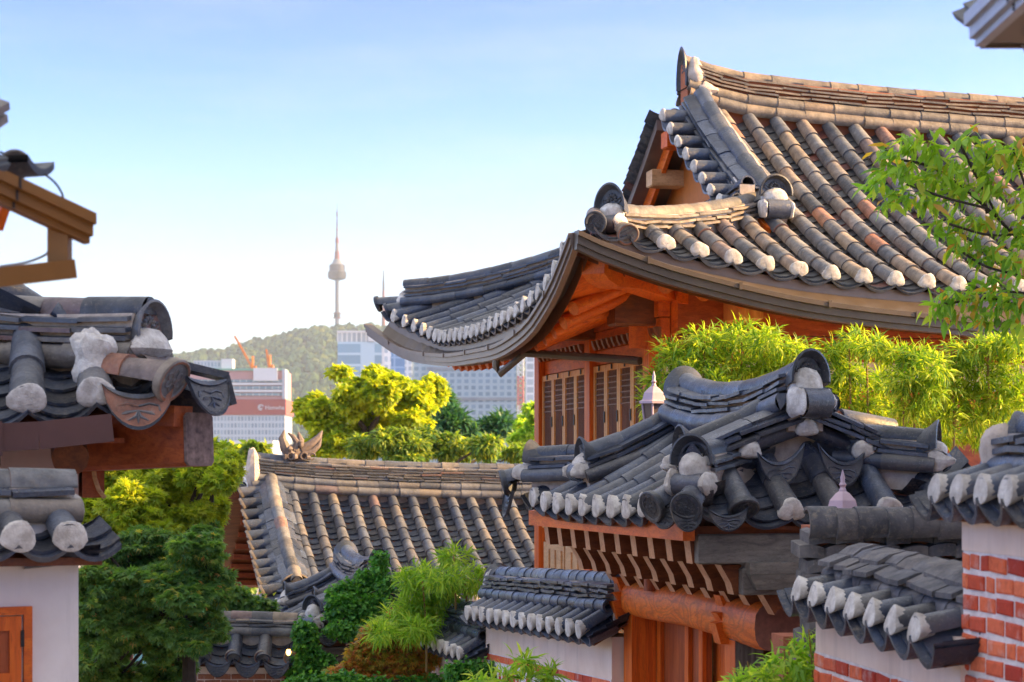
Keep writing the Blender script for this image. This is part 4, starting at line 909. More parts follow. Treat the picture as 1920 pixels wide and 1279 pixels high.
    for wj, mt in ((3.12, 'wood_orange_z'), (0.92, 'wood_grey_z')):
        m = MB(); bbox(m, fr, UL - 0.10, UL + 0.10, wj - 0.1, wj + 0.1, -3.9, -1.14, 0.012); m.build('post', mt, G)
    m = MB(); box(m, fr, UL - 0.104, UL - 0.101, 0.825, 1.015, -3.9, -1.16); m.build('post_lit_side', 'wood_orange_z', G)  # thin sheet: the light on this side of the post, as orange colour
    m = MB(); box(m, fr, UL + 0.34, UL + 0.36, 0.6, 3.4, -3.9, -1.0); m.build('door_backing', 'wood_dark_z', G)
    # door wall: panelled side, open leaf with spade shaped studs
    m = MB(); x = UL + 0.14
    box(m, fr, x, x + 0.04, 2.0, 3.3, -3.9, -1.16)
    for a, b in ((2.0, 2.08), (2.30, 2.38), (2.93, 3.02)): box(m, fr, x - 0.035, x - 0.002, a, b, -3.9, -1.16, 1)
    for z in (-1.80, -2.55): box(m, fr, x - 0.03, x - 0.0025, 2.385, 2.925, z, z + 0.11, 1)
    m.build('door_panel', ('wood_red_z', 'wood_orange_z'), G)
    m = MB(); b = fr(x + 0.14, 2.12, 0); a = fr(x + 0.03, 1.24, 0); fl = FRM(a[0], a[1], math.atan2(b[1] - a[1], b[0] - a[0]))
    for j in range(4): box(m, fl, 0.22 * j + 0.004, 0.22 * j + 0.216, 0, 0.045, -3.9, -1.14)
    lf = m.build('door_leaf', 'wood_orange_z', G)
    m = MB()
    for j in range(8):
        c = fl(0.11 * j + 0.055, -0.002, -1.62); q = [(0, 0.06), (0.028, 0.0), (0.03, -0.02), (0.012, -0.03), (0, -0.028), (-0.012, -0.03), (-0.03, -0.02), (-0.028, 0)]
        dl_ = nrm(fl(1, 0) - fl(0, 0)); dd = nrm(fl(0, -1) - fl(0, 0))
        m.add([c + dl_ * a + UP * z + dd * 0.012 for a, z in q] + [c + dl_ * a + UP * z for a, z in q], [tuple(range(8))] + [(i, (i + 1) % 8, 8 + (i + 1) % 8, 8 + i) for i in range(8)])
    m.build('stud_row', 'black', lf)
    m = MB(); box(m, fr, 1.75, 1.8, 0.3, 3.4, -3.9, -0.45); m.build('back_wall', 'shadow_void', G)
    return G
M['bracket_lit_wood'] = wood_mat('bracket_lit_wood', (0.46, 0.20, 0.09), (0.60, 0.30, 0.15), (0.68, 0.38, 0.22), 'u')  # paler copy of the bracket timber, for the sky-lit end faces
gate_fr = FRM(X(1280, 12.0), 12.0, R(15))
gate(gate_fr, 'tiled_gate', 'near timber gate with tiered brackets and round lintel under a blue grey tiled roof')
# ------------------------------------------------------------------ middle house
def mid_house():
    d0 = 26.2; fr = FRM(X(560, d0), d0, R(15))
    H = thing('gabled_tile_house', 'gabled house with a dragon ornament on its long weathered tile ridge', 'house', fr(3, 2, -7.5))
    RW = 2.95
    ze = smoothfn([-2, 0, 3, 8], [-1.72, -1.80, -1.86, -1.86]); zr = smoothfn([-2, -1.0, 1, 4, 8], [-0.02, -0.16, -0.34, -0.42, -0.42])
    zf = lambda u, t: ze(u) * (1 - t / RW) + zr(u) * t / RW - 0.13 * 4 * t / RW * (1 - t / RW)
    posf = lambda u, t: fr(u, t, zf(u, t)); posr = lambda u, t: fr(u, 2 * RW - t, zf(u, t))
    rows = [0.32 + 0.308 * k for k in range(17)]
    u0 = 0.0
    mats = ('tile_shade', 'tile_chan_blue', 'wood_dark_u')
    o, ends, _ = slope(H, posf, rows, lambda q: 0.0, lambda q: RW - 0.14, 0.082, mats, 'front_roof_slope', L=0.31, step=0.16)
    for p, d, q, u, lat in ends: plug(o, p, d, u, 0.085)
    slope(H, posr, [-0.40 + 0.31 * k for k in range(19)], lambda q: 0.0, lambda q: RW - 0.1, 0.08, mats, 'rear_roof_slope', L=0.33, lip=False, seg=6)
    pr = [fr(u, RW, zr(u) - 0.02) for u in np.linspace(-0.28, 6.5, 26)]
    rg, h = ridge(H, pr, 0.16, 5, 0.043, base=2, rb=0.08, top=0.085, name='main_ridge', mats=('tile_shade', 'tile_shade', 'plaster_fill'), L=0.33)
    lt = nrm(fr(1, 0) - fr(0, 0)); dn = nrm(fr(0, -1) - fr(0, 0)); vl = -lt
    mangwa(rg, pr[0] + UP * (h - 0.22), vl, UP, 0.34, 0.36, 'tile_mix', lean=0.3)
    m = MB(); blob(m, pr[0] + UP * 0.25 - vl * 0.03 + dn * 0.1, (0.12, 0.13, 0.3), 0, 12, 10, 0.15, (lt, dn, UP)); m.build('plaster_packing', 'plaster_fill', rg)
    # dragon head ornament on the ridge
    m = MB(); c = pr[2] * 0.4 + pr[3] * 0.6 + UP * (h + 0.06)
    def tb(pts, r, seg=8): tube(m, [c + lt * x + UP * z + dn * y for x, y, z in pts], r, seg)
    blob(m, c + UP * 0.06, (0.22, 0.13, 0.14), 0, 14, 10, 0.2, (lt, dn, UP))
    tb([(-0.1, 0.08, 0.05), (-0.2, 0.1, 0.16), (-0.24, 0.08, 0.3), (-0.20, 0.05, 0.42)], [0.09, 0.085, 0.06, 0.012])
    tb([(-0.06, 0.1, 0.12), (-0.02, 0.12, 0.24), (-0.08, 0.1, 0.33), (-0.15, 0.08, 0.38)], [0.06, 0.05, 0.035, 0.012])
    tb([(0.0, 0, 0.12), (0.05, 0, 0.28), (0.02, 0, 0.40)], [0.08, 0.06, 0.01])
    tb([(0.06, 0.05, 0.12), (0.2, 0.06, 0.2), (0.33, 0.05, 0.32), (0.38, 0.03, 0.42)], [0.09, 0.075, 0.05, 0.01])
    tb([(0.08, 0.1, 0.06), (0.22, 0.11, 0.1), (0.32, 0.1, 0.2), (0.36, 0.08, 0.3)], [0.06, 0.05, 0.035, 0.008])
    for x, y, z, r in ((-0.14, 0.17, 0.14, 0.045), (0.04, 0.14, 0.22, 0.05), (-0.05, 0.16, 0.02, 0.05), (0.14, 0.14, 0.02, 0.05), (-0.2, 0.15, 0.02, 0.04)): blob(m, c + lt * x + dn * y + UP * z, (r, r, r), 0, 8, 6, 0.2)
    for x in (-0.12, 0.08, 0.2):
        pts = [(x + 0.05 * math.cos(t), 0.17, 0.03 + 0.05 * math.sin(t)) for t in np.linspace(0, 5.5, 9)]; tb(pts, 0.014, 5)
    m.build('dragon_ornament', flat('fired_clay', (0.20, 0.15, 0.125), 0.65, nz=22, amt=0.5, bumps=0.5), rg)
    # descending ridge and verge
    pd = [posf(0.0, t) + UP * 0.06 for t in np.linspace(RW - 0.1, 0.25, 14)]; us = nrm(np.cross(lt, nrm(pd[0] - pd[-1])))
    m = MB()
    for k, (o_, z) in enumerate(((0, 0.05), (0, 0.10))): slab_row(m, pd, 0.27 - 0.07 * k, z, 0, 0.27, crown=0.07, up=us)
    barrel_row(m, [p + us * 0.15 for p in pd], us, 0.10, 0.3, 1); beam(m, pd[0] - us * 0.22, pd[-1] - us * 0.05, 0.3, 0.1, us, 2)
    dr = m.build('descending_ridge', ('tile_blue', 'tile_mix', 'plaster_fill'), H)
    mangwa(dr, pd[-1] + us * 0.0 + dn * 0.04, nrm(dn - UP * 0.2), UP, 0.46, 0.22, 'tile_mix', depth=0.2)
    m = MB()
    for k in range(11):
        t = 2.72 - 0.25 * k; a = posf(-0.46, t) + UP * 0.02; b = posf(-0.02, t) + UP * 0.10; barrel(m, a, b, us, 0.095, 0.088)
        lip_tile(m, posf(-0.48, t - 0.13), vl, nrm(pd[-1] - pd[0]), us, 0.27, 0.06, 0, L=0.45)
    ve = m.build('verge_tiles', 'tile_blue', H)
    for k in range(11):
        t = 2.72 - 0.25 * k; a = posf(-0.46, t) + UP * 0.02; disc(ve, a, nrm(vl - UP * 0.3), us, 0.1, 'tile_mix', pattern='none')
    m = MB()
    for k in range(9):
        t = 2.7 - 0.29 * k; a = posr(-0.44, t) + UP * 0.03; barrel(m, a, posr(0, t) + UP * 0.1, UP, 0.09, 0.08)
    m.build('rear_verge_tiles', 'tile_dark', H)
    # gable underside: rafters, boards
    for k in range(8):
        t = 2.75 - 0.33 * k; m = MB(); a = posr(-0.36, t) - UP * 0.22; b = posr(0.7, t) - UP * 0.22; beam(m, a, b, 0.08, 0.08); m.build('verge_rafter', 'wood_red_u', H)
    m = MB(); n = 12; ws = np.linspace(0.5, 2 * RW - 0.5, n); a = [fr(0.55, w_, zf(0.4, min(w_, 2 * RW - w_)) - 0.1) for w_ in ws]; b = [fr(0.55, w_, -7.5) for w_ in ws]
    m.add(a + b, [(i, n + i, n + i + 1, i + 1) for i in range(n - 1)]); m.build('gable_wall', 'wood_dark_z', H)
    m = MB(); box(m, fr, 0.5, 7, 0.9, 1.1, -7.5, -2.05); m.build('front_wall', flat('red_brown_wall', (0.30, 0.07, 0.05), 0.8), H)
    m = MB(); box(m, fr, 0.0, 7, 0.12, 0.22, -2.12, -1.98); m.build('eave_board', 'wood_red_u', H)
    return H
mid_house()

# ------------------------------------------------------------------ vine covered gate further down
V_D = 23.2
vfr0 = FRM(X(572, V_D), V_D, R(15), Z(1190, V_D) + 0.25)
gate(vfr0, 'tiled_gate', 'smaller gate far down the alley with green vines over its tiled roof')

# ------------------------------------------------------------------ left house (near corner of its eave)
def left_house():
    dK = 9.25; fr = FRM(X(392, dK), dK, R(14), -0.045)
    # local u runs from the corner to the left as negative
    H = thing('tile_roofed_house', 'left house with brown fascia, pink wall and big corner tiles under its eave', 'house', fr(-1.5, 0.8, -2.6))
    ze = smoothfn([-4, -2, -1.0, -0.55, -0.1, 0.2], [0.30, 0.29, 0.315, 0.355, 0.42, 0.46])
    zf = lambda u, t: ze(u) + 0.50 * t + 0.10 * t * t
    posf = lambda u, t: fr(u, t, zf(u, t))
    rows = [-3.40, -3.08, -2.76, -2.44, -2.12, -1.80, -1.48, -1.16, -0.845, -0.53]
    t1 = lambda u: min(1.6, max(0.3, -u * 0.72))
    o, ends, lips = slope(H, posf, rows, lambda q: 0.0, t1, 0.088, ('tile_shade', 'tile_chan_blue', 'wood_red_u'), 'front_roof_slope', L=0.36, sag=0.075, dthick=0.04)
    lt = nrm(fr(1, 0) - fr(0, 0)); dn = nrm(fr(0, -1) - fr(0, 0))
    for p, d, q, u, lat in ends: plug(o, p, d, u, 0.09, bulge=0.16, point=0.15)
    # side slope going back from the corner
    posl = lambda w_, t: fr(-t, w_, 0.38 - 0.07 * min(1, w_ / 1.5) + 0.5 * t + 0.1 * t * t)
    o2, ends, _ = slope(H, posl, [0.55 + 0.33 * k for k in range(12)], lambda q: 0.0, lambda q: min(1.6, max(0.1, q * 1.3)), 0.085, ('tile_blue', 'tile_chan_blue', 'wood_dark_u'), 'side_roof_slope', L=0.4, sag=0.07, dthick=0.04)
    for p, d, q, u, lat in ends: plug(o2, p, d, u, 0.09)
    # hip ridge rising to the left
    ph = [fr(-0.29 - s_, 0.32 + 0.70 * s_, 0.565 + 0.085 * s_ - 0.03 * math.sin(math.pi * min(1, s_ / 1.2))) for s_ in np.linspace(1.9, 0, 14)]
    hr, h = ridge(H, ph, 0.14, 3, 0.05, base=1, rb=0.07, top=0.085, name='hip_ridge', mats=('tile_shade', 'tile_shade', 'plaster_fill'), L=0.32)
    d = nrm(ph[-1] - ph[-3]); d[2] = 0; d = nrm(d)
    d_e = nrm(d + dn * 0.15)
    mangwa(hr, ph[-1] + UP * (h - 0.10) + d * 0.05, d_e, UP, 0.27, 0.165, 'tile_shade', lean=0.35, depth=0.16)
    lat = nrm(np.cross(d, UP)); e = ph[-1] + UP * (h - 0.16)
    m = MB(); blob(m, e + d * 0.04, (0.17, 0.09, 0.075), 0, 14, 9, 0.15, (lat, d, UP)); m.build('plaster_packing', 'plaster_cap', hr)
    m = MB(); barrel(m, e - UP * 0.11 + d * 0.05 - lat * 0.12, e - UP * 0.11 + d * 0.05 + lat * 0.14, nrm(d + UP * 0.3), 0.075, 0.07); m.build('cross_tile', 'tile_mix', hr)
    m = MB(); blob(m, fr(-0.53, 0.13, 0.59), (0.11, 0.055, 0.12), 0, 18, 12, 0.3, (lt, dn, UP)); m.build('plaster_packing', 'plaster_cap', hr)
    # corner tiles
    dx = nrm(lt * 0.75 + dn * 0.65)
    a = fr(-0.18, -0.10, 0.47); m = MB(); barrel_row(m, [a, a - dx * 0.5 + UP * 0.08], UP, 0.092, 0.25); m.build('corner_tile', 'tile_mix', o); disc(o, a, nrm(dx - UP * 0.15), UP, 0.105, 'tile_mix', tilt=0.35)
    tongue(o, fr(-0.34, -0.06, 0.42), dn, lt, UP, 0.34, 0.05, 0.17, 'tile_mix', lean=0.25)
    tongue(o, fr(-0.02, 0.02, 0.46), nrm(lt * 0.5 + dn * 0.85), nrm(lt * 0.85 - dn * 0.5), UP, 0.24, 0.02, 0.17, 'tile_blue', lean=0.5)
    m = MB(); beam(m, fr(-0.16, 0.2, 0.56), fr(0.10, 0.2, 0.50), 0.3, 0.035, UP); beam(m, fr(0.09, 0.2, 0.50), fr(0.125, 0.2, 0.36), 0.3, 0.03, lt); m.build('edge_tile', 'tile_dark', o2)
    # fascia board / gutter along the front eave
    pf = [fr(u, -0.10, ze(u) - 0.065) for u in np.linspace(-3.5, -0.46, 10)]
    m = MB()
    for i in range(9): beam(m, pf[i] - UP * 0.06, pf[i + 1] - UP * 0.06, 0.06, 0.13, UP)
    for u in (-0.97, -2.0): beam(m, fr(u, -0.135, ze(u) - 0.21), fr(u, -0.135, ze(u) - 0.05), 0.02, 0.012, dn)
    m.build('eave_gutter', 'gutter_red', H)
    # timber below: corner rafter with a weathered end, rafters, soffit boards
    m = MB(); a = fr(-0.05, 0.10, 0.19); b = fr(-0.66, 0.72, 0.16); beam(m, a, b, 0.2, 0.26, UP, 0, 0.02)
    cr = m.build('corner_rafter', 'wood_red_u', H)
    m = MB(); dd = nrm(a - b); beam(m, a + dd * 0.003, a + dd * 0.02, 0.198, 0.258, UP, 0, 0.02); m.build('bleached_end', flat('bleached_wood', (0.30, 0.20, 0.17), 0.9, nz=30, amt=0.75), cr)
    m = MB(); beam(m, fr(-0.12, 0.04, 0.30), fr(-0.72, 0.6, 0.34), 0.14, 0.1, UP); m.build('upper_corner_rafter', 'wood_red_u', H)
    for u in (-0.65, -1.06, -1.5, -1.95):
        m = MB(); tube(m, [fr(u, 0.08, ze(u) - 0.245), fr(u - 0.02, 1.2, ze(u) + 0.10)], 0.088, 12); m.build('rafter', 'wood_dark_w', H)
    for w_ in np.arange(0.75, 4, 0.3):
        m = MB(); beam(m, fr(-0.18, w_, 0.12), fr(-1.2, w_, 0.2), 0.1, 0.1); m.build('side_rafter', 'wood_red_u', H)
    m = MB(); box(m, fr, -0.75, -0.12, 0.3, 4, 0.175, 0.2); m.build('soffit', 'wood_red_w', H)
    m = MB(); box(m, fr, -0.58, -0.47, 0.68, 4, -0.10, 0.17); m.build('wall_beam', 'wood_red_w', H)
    # pink end wall
    f2 = fr
    m = MB(); box(m, fr, -4, -0.60, 0.62, 3.5, -3.2, 0.40); m.build('house_wall', 'wall_pink', H)
    m = MB(); tube(m, [fr(-0.53, 0.62, 0.08), fr(-0.52, 0.6, 0.0), fr(-0.50, 0.6, -0.06), fr(-0.47, 0.6, -0.1)], 0.012, 6); m.build('dangling_cord', 'wood_pale_u', H)
    return H
left_house()

# ------------------------------------------------------------------ walls with tile caps
def cap(parent, a, b, phi_out, half=0.30, rise=0.17, sp=0.29, r=0.07, courses=3, hw=0.12, sides=(1, -1), rows_mat=('tile_blue', 'tile_chan_blue', 'wood_dark_u'), rmats=('tile_blue', 'tile_blue', 'plaster_fill'), tall=1.3, ends=(False, False), pl='plaster_cap', L=0.4, off=0.5, plugs=True, rb=0.06, flathw=None, top=0.08, skip=(), sag=None):
    "little two sided tile roof along a wall top from a to b (both at eave level); side +1 is the one seen"
    a, b = np.asarray(a, float), np.asarray(b, float); d = nrm(V3(b[0] - a[0], b[1] - a[1], 0)); Ln = np.linalg.norm((b - a)[:2])
    out = V3(-d[1], d[0], 0) * phi_out
    zat = lambda q: a[2] + (b[2] - a[2]) * q / Ln
    rt = None
    for sd in sides:
        pos = lambda q, t, sd=sd: V3(*(a + d * q + out * sd * (half - t))[:2], zat(q) + rise * t / half)
        rows = list(np.arange(sp * off, Ln - 0.02, sp))
        o, en, lips = slope(parent, pos, rows, lambda q: 0.0, lambda q: half - 0.04, r, rows_mat, 'cap_tiles', L=L, sag=sag or sp * 0.24, dthick=0.04, lift=0.6)
        if sd == 1:
            rt = o
            if plugs:
                for j, (p, dd, q, u, lat) in enumerate(en): plug(o, p, dd, u, r * 1.08, pl, tall=1.1, bulge=0.12, drop=0.55, point=0.45)
    pr = [a + d * q + UP * (rise + (b[2] - a[2]) * q / Ln) for q in np.linspace(0.0, Ln, 12)]
    rg, h = ridge(parent, pr, hw, courses, 0.042, base=1, rb=rb, top=top, name='cap_ridge', mats=rmats, L=0.26, tl=0.24)
    return rt, rg, pr, h, d, out

def alley_walls():
    D = V3(-math.sin(R(15)), math.cos(R(15)), 0)
    g0 = V3(X(1180, 15.3), 15.3, 0)
    # upper wall beside the gate
    H = thing('tile_capped_wall', 'alley wall with red patterned brick panels under plaster, between the near gate and the lower step', 'wall', tuple(g0 + D * 2 - UP * 4.6))
    a = g0 + D * 0.02; b = g0 + D * 4.1; a[2] = Z(1202, 15.4) + 0.06; b[2] = Z(1165, 19.3) + 0.06
    o, rg, pr, h, d, out = cap(H, a, b, 1, 0.34, 0.2, 0.29, 0.072, 3, 0.15, off=0.3)
    m = MB(); lt = V3(math.cos(R(15)), math.sin(R(15)), 0)
    fw = FRM(g0[0], g0[1], R(15))
    hexa(m, [p + V3(0, 0, -3.6) for p in (a - out * -0.14, b - out * -0.14, b - out * 0.14, a - out * 0.14)] + [p + V3(0, 0, -0.02) for p in (a + out * 0.14, b + out * 0.14, b - out * 0.14, a - out * 0.14)])
    wl = m.build('wall_body', 'wall_peach', H)
    # red brick fretwork panels, framed in white mortar
    m = MB(); bm = MB()
    def wbox(mb, q0, q1, dz0, dz1, pr_, mat=0):
        c = []
        for z in (dz0, dz1):
            for q, o_ in ((q0, 0.141), (q1, 0.141), (q1, 0.141 + pr_), (q0, 0.141 + pr_)):
                p = a + d * q + out * o_; c.append(V3(p[0], p[1], a[2] + (b[2] - a[2]) * q / 4.08 + z))
        hexa(mb, c, mat)
    wbox(m, 0.0, 4.04, -1.9, -0.36, 0.006)
    m.build('mortar_panel', 'mortar', wl)
    m = MB()
    for q in np.arange(0.02, 4.0, 0.24): wbox(m, q, q + 0.225, -0.43, -0.37, 0.016)
    for p0 in (0.1, 1.45, 2.8):
        for k in range(9):
            dz = -0.52 - 0.1 * k
            for q0, q1 in ((0, 0.05), (0.12, 0.42) if k % 3 == 0 else (0.12, 0.17), (0.52, 0.57) if k % 2 else (0.24, 0.57), (0.66, 0.98) if k % 3 == 1 else (0.66, 0.71), (1.02, 1.07)): wbox(m, p0 + q0, p0 + q1, dz - 0.075, dz, 0.014)
        for q in (0, 0.25, 0.5, 0.75): wbox(m, p0 + q, p0 + q + 0.23, -1.52, -1.46, 0.014)
    m.build('brick_fretwork', 'brick', wl)
    mangwa(rg, pr[-1] + UP * (h - 0.05) + D * 0.03, D, UP, 0.30, 0.17)
    m = MB(); blob(m, pr[-1] + UP * 0.12 + D * 0.0 + out * 0.06, (0.10, 0.06, 0.14), 0, 10, 8, 0.12); m.build('plaster_packing', 'plaster_cap', rg)
    # lower step
    H2 = thing('tile_capped_wall', 'short lower wall step with ivy at its foot, just below the patterned wall', 'wall', tuple(g0 + D * 5.4 - UP * 5))
    a2 = g0 + D * 4.12; b2 = g0 + D * 6.7; a2[2] = Z(1240, 19.5) + 0.06; b2[2] = Z(1200, 22) + 0.04
    o, rg, pr, h, d, out = cap(H2, a2, b2, 1, 0.34, 0.2, 0.29, 0.072, 3, 0.15, off=0.4)
    m = MB(); hexa(m, [p + V3(0, 0, -3.2) for p in (a2 + out * 0.14, b2 + out * 0.14, b2 - out * 0.14, a2 - out * 0.14)] + [p + V3(0, 0, -0.02) for p in (a2 + out * 0.14, b2 + out * 0.14, b2 - out * 0.14, a2 - out * 0.14)]); wl = m.build('wall_body', 'wall_peach', H2)
    m = MB(); a, b = a2, b2
    for k in range(6): wbox(m, 0.25 + 0.0 * k, 2.3, -0.45 - 0.11 * k - 0.08, -0.45 - 0.11 * k, 0.012)
    m.build('brick_bands', 'brick', wl)
    mangwa(rg, pr[-1] + UP * (h - 0.05) + D * 0.03, D, UP, 0.30, 0.17)
    m = MB(); blob(m, pr[-1] + UP * 0.12 + out * 0.06, (0.10, 0.06, 0.14), 0, 10, 8, 0.12); m.build('plaster_packing', 'plaster_cap', rg)
    # lowest step
    H3 = thing('tile_capped_wall', 'lowest wall step half buried in autumn creeper at the foot of the alley walls', 'wall', tuple(g0 + D * 7.4 - UP * 5.5))
    a3 = g0 + D * 6.75; b3 = g0 + D * 8.2; a3[2] = Z(1272, 22.1); b3[2] = a3[2] - 0.1
    o, rg, pr, h, d, out = cap(H3, a3, b3, 1, 0.34, 0.2, 0.29, 0.072, 2, 0.15)
    m = MB(); hexa(m, [p + V3(0, 0, -3.2) for p in (a3 + out * 0.14, b3 + out * 0.14, b3 - out * 0.14, a3 - out * 0.14)] + [p + V3(0, 0, -0.02) for p in (a3 + out * 0.14, b3 + out * 0.14, b3 - out * 0.14, a3 - out * 0.14)]); m.build('wall_body', 'wall_peach', H3)
alley_walls()

def bricks(parent, a, d, out, Lq, z0, z1, off, bw=0.19, bh=0.062, gap=0.018, zat=lambda q: 0.0, mat='brick', r=0.006, skip=None):
    m = MB(); z = z0; row = 0
    while z > z1:
        q = -(bw + gap) * (0.5 if row % 2 else 0.0) + RNG.uniform(-0.02, 0.02)
        while q < Lq:
            w_ = bw * (0.5 if RNG.random() < 0.14 else 1.0) * RNG.uniform(0.93, 1.05); q0, q1 = max(q, 0.004), min(q + w_, Lq - 0.004)
            if q1 - q0 > 0.03:
                v = []; h0 = RNG.uniform(-0.004, 0.004); h1 = RNG.uniform(-0.004, 0.004); pr_ = 0.01 + RNG.uniform(-0.003, 0.004)
                for o_, i in ((0.0, 0), (pr_ * 0.6, 0.0), (pr_, r * 1.4)):
                    for qq, zz in ((q0 + i, z - bh + i + h0), (q1 - i, z - bh + i + h1), (q1 - i, z - i + h1), (q0 + i, z - i + h0)):
                        p = a + d * qq + out * (off + o_); v.append(V3(p[0], p[1], zz + zat(qq)) + V3(0, 0, RNG.uniform(-0.002, 0.002)))
                m.add(v, [(8, 9, 10, 11)] + [(j * 4 + k, j * 4 + (k + 1) % 4, j * 4 + 4 + (k + 1) % 4, j * 4 + 4 + k) for j in (0, 1) for k in range(4)])
            q += w_ + gap
        z -= bh + gap; row += 1
    return m.build('brick_courses', mat, parent)

def right_walls():
    ph = R(8); D = V3(-math.sin(ph), math.cos(ph), 0); out = V3(-math.cos(ph), -math.sin(ph), 0)
    p1 = V3(X(1806, 7.5), 7.5, 0)
    # near taller wall: runs from its far end p1 towards the camera
    H = thing('tile_capped_wall', 'nearest red brick wall with white mortar at the right edge, taller than its neighbour', 'wall', tuple(p1 - D * 0.8 - UP * 2.6))
    zt = Z(966, 7.4)
    b = p1 + V3(0, 0, 0); a = p1 - D * 2.2
    fa = a - out * 0.25; fb = b - out * 0.25
    fa[2] = zt + 0.06; fb[2] = zt + 0.06
    o, rg, pr, h, d, o2 = cap(H, fa, fb, 1, 0.34, 0.11, 0.235, 0.058, 2, 0.12, off=0.25, tall=1.45, L=0.45, rb=0.045, top=0.07, sag=0.075)
    end = nrm(D)
    mangwa(rg, pr[-1] + UP * (h - 0.06) + D * 0.03, nrm(D * 0.6 + out * 0.8), UP, 0.30, 0.15, 'tile_blue')
    m = MB(); blob(m, pr[-1] + UP * 0.06 + out * 0.1, (0.09, 0.08, 0.13), 0, 12, 9, 0.12); m.build('plaster_packing', 'plaster_fill', rg)
    m = MB(); hexa(m, [V3(p[0], p[1], -2.9) for p in (a, b, b - out * 0.5, a - out * 0.5)] + [V3(p[0], p[1], zt + 0.05) for p in (a, b, b - out * 0.5, a - out * 0.5)])
    wl = m.build('wall_body', 'mortar', H)
    m = MB(); hexa(m, [V3(p[0], p[1], Z(1034, 7.4)) for p in (a + out * 0.004, b + out * 0.004 + D * 0.004, b + out * 0.002 + D * 0.002, a + out * 0.002)] + [V3(p[0], p[1], zt + 0.04) for p in (a + out * 0.004, b + out * 0.004 + D * 0.004, b + out * 0.002 + D * 0.002, a + out * 0.002)])
    m.build('plaster_band', 'wall_peach', wl)
    bricks(wl, b, -D, out, 2.2, Z(1040, 7.4), -2.6, 0.0, 0.15, 0.056, 0.022)
    # further lower wall behind it
    H2 = thing('tile_capped_wall', 'lower brick wall with seven white tile plugs, in front of the stacked tile wall', 'wall', tuple(p1 + D * 1.0 - UP * 3))
    pa = p1 - D * 0.05 + out * 0.03; pb = p1 + D * 1.85 + out * 0.03; z2 = Z(1190, 8.3)
    fa, fb = pa - out * 0.22, pb - out * 0.22; fa[2] = z2 + 0.04; fb[2] = z2 + 0.04 + 0.06
    o, rg, pr, h, d, o2 = cap(H2, fa, fb, 1, 0.33, 0.075, 0.27, 0.06, 1, 0.13, rows_mat=('tile_blue', 'tile_chan_blue', 'wood_dark_u'), rmats=('tile_old', 'tile_old', 'plaster_fill'), off=0.45, tall=1.35, rb=0.05, top=0.0, sag=0.085)
    m = MB(); slab_row(m, pr, 0.2, h - 0.012, 0, 0.19, crown=0.05, jit=0.03); slab_row(m, pr, 0.12, h + 0.03, 0, 0.22, crown=0.05, jit=0.02); m.build('cap_flat_tiles', 'tile_old', rg)
    m = MB(); blob(m, pr[-1] + UP * 0.0 + out * 0.09, (0.04, 0.05, 0.07), 0, 10, 8, 0.15); m.build('plaster_packing', 'plaster_cap', rg)
    m = MB(); hexa(m, [V3(p[0], p[1], -3.2) for p in (pa, pb, pb - out * 0.44, pa - out * 0.44)] + [V3(p[0], p[1], z2 + 0.06) for p in (pa, pb, pb - out * 0.44, pa - out * 0.44)])
    wl = m.build('wall_body', 'wall_peach', H2)
    m = MB(); hexa(m, [V3(p[0], p[1], -3.2) for p in (pa + out * 0.004, pb + out * 0.004, pb + out * 0.002, pa + out * 0.002)] + [V3(p[0], p[1], Z(1262, 8.3)) for p in (pa + out * 0.004, pb + out * 0.004, pb + out * 0.002, pa + out * 0.002)])
    m.build('mortar_face', 'mortar', wl)
    bricks(wl, pb, -D, out, 1.9, Z(1268, 8.3), -2.7, 0.004, 0.17, 0.058, 0.020)
right_walls()

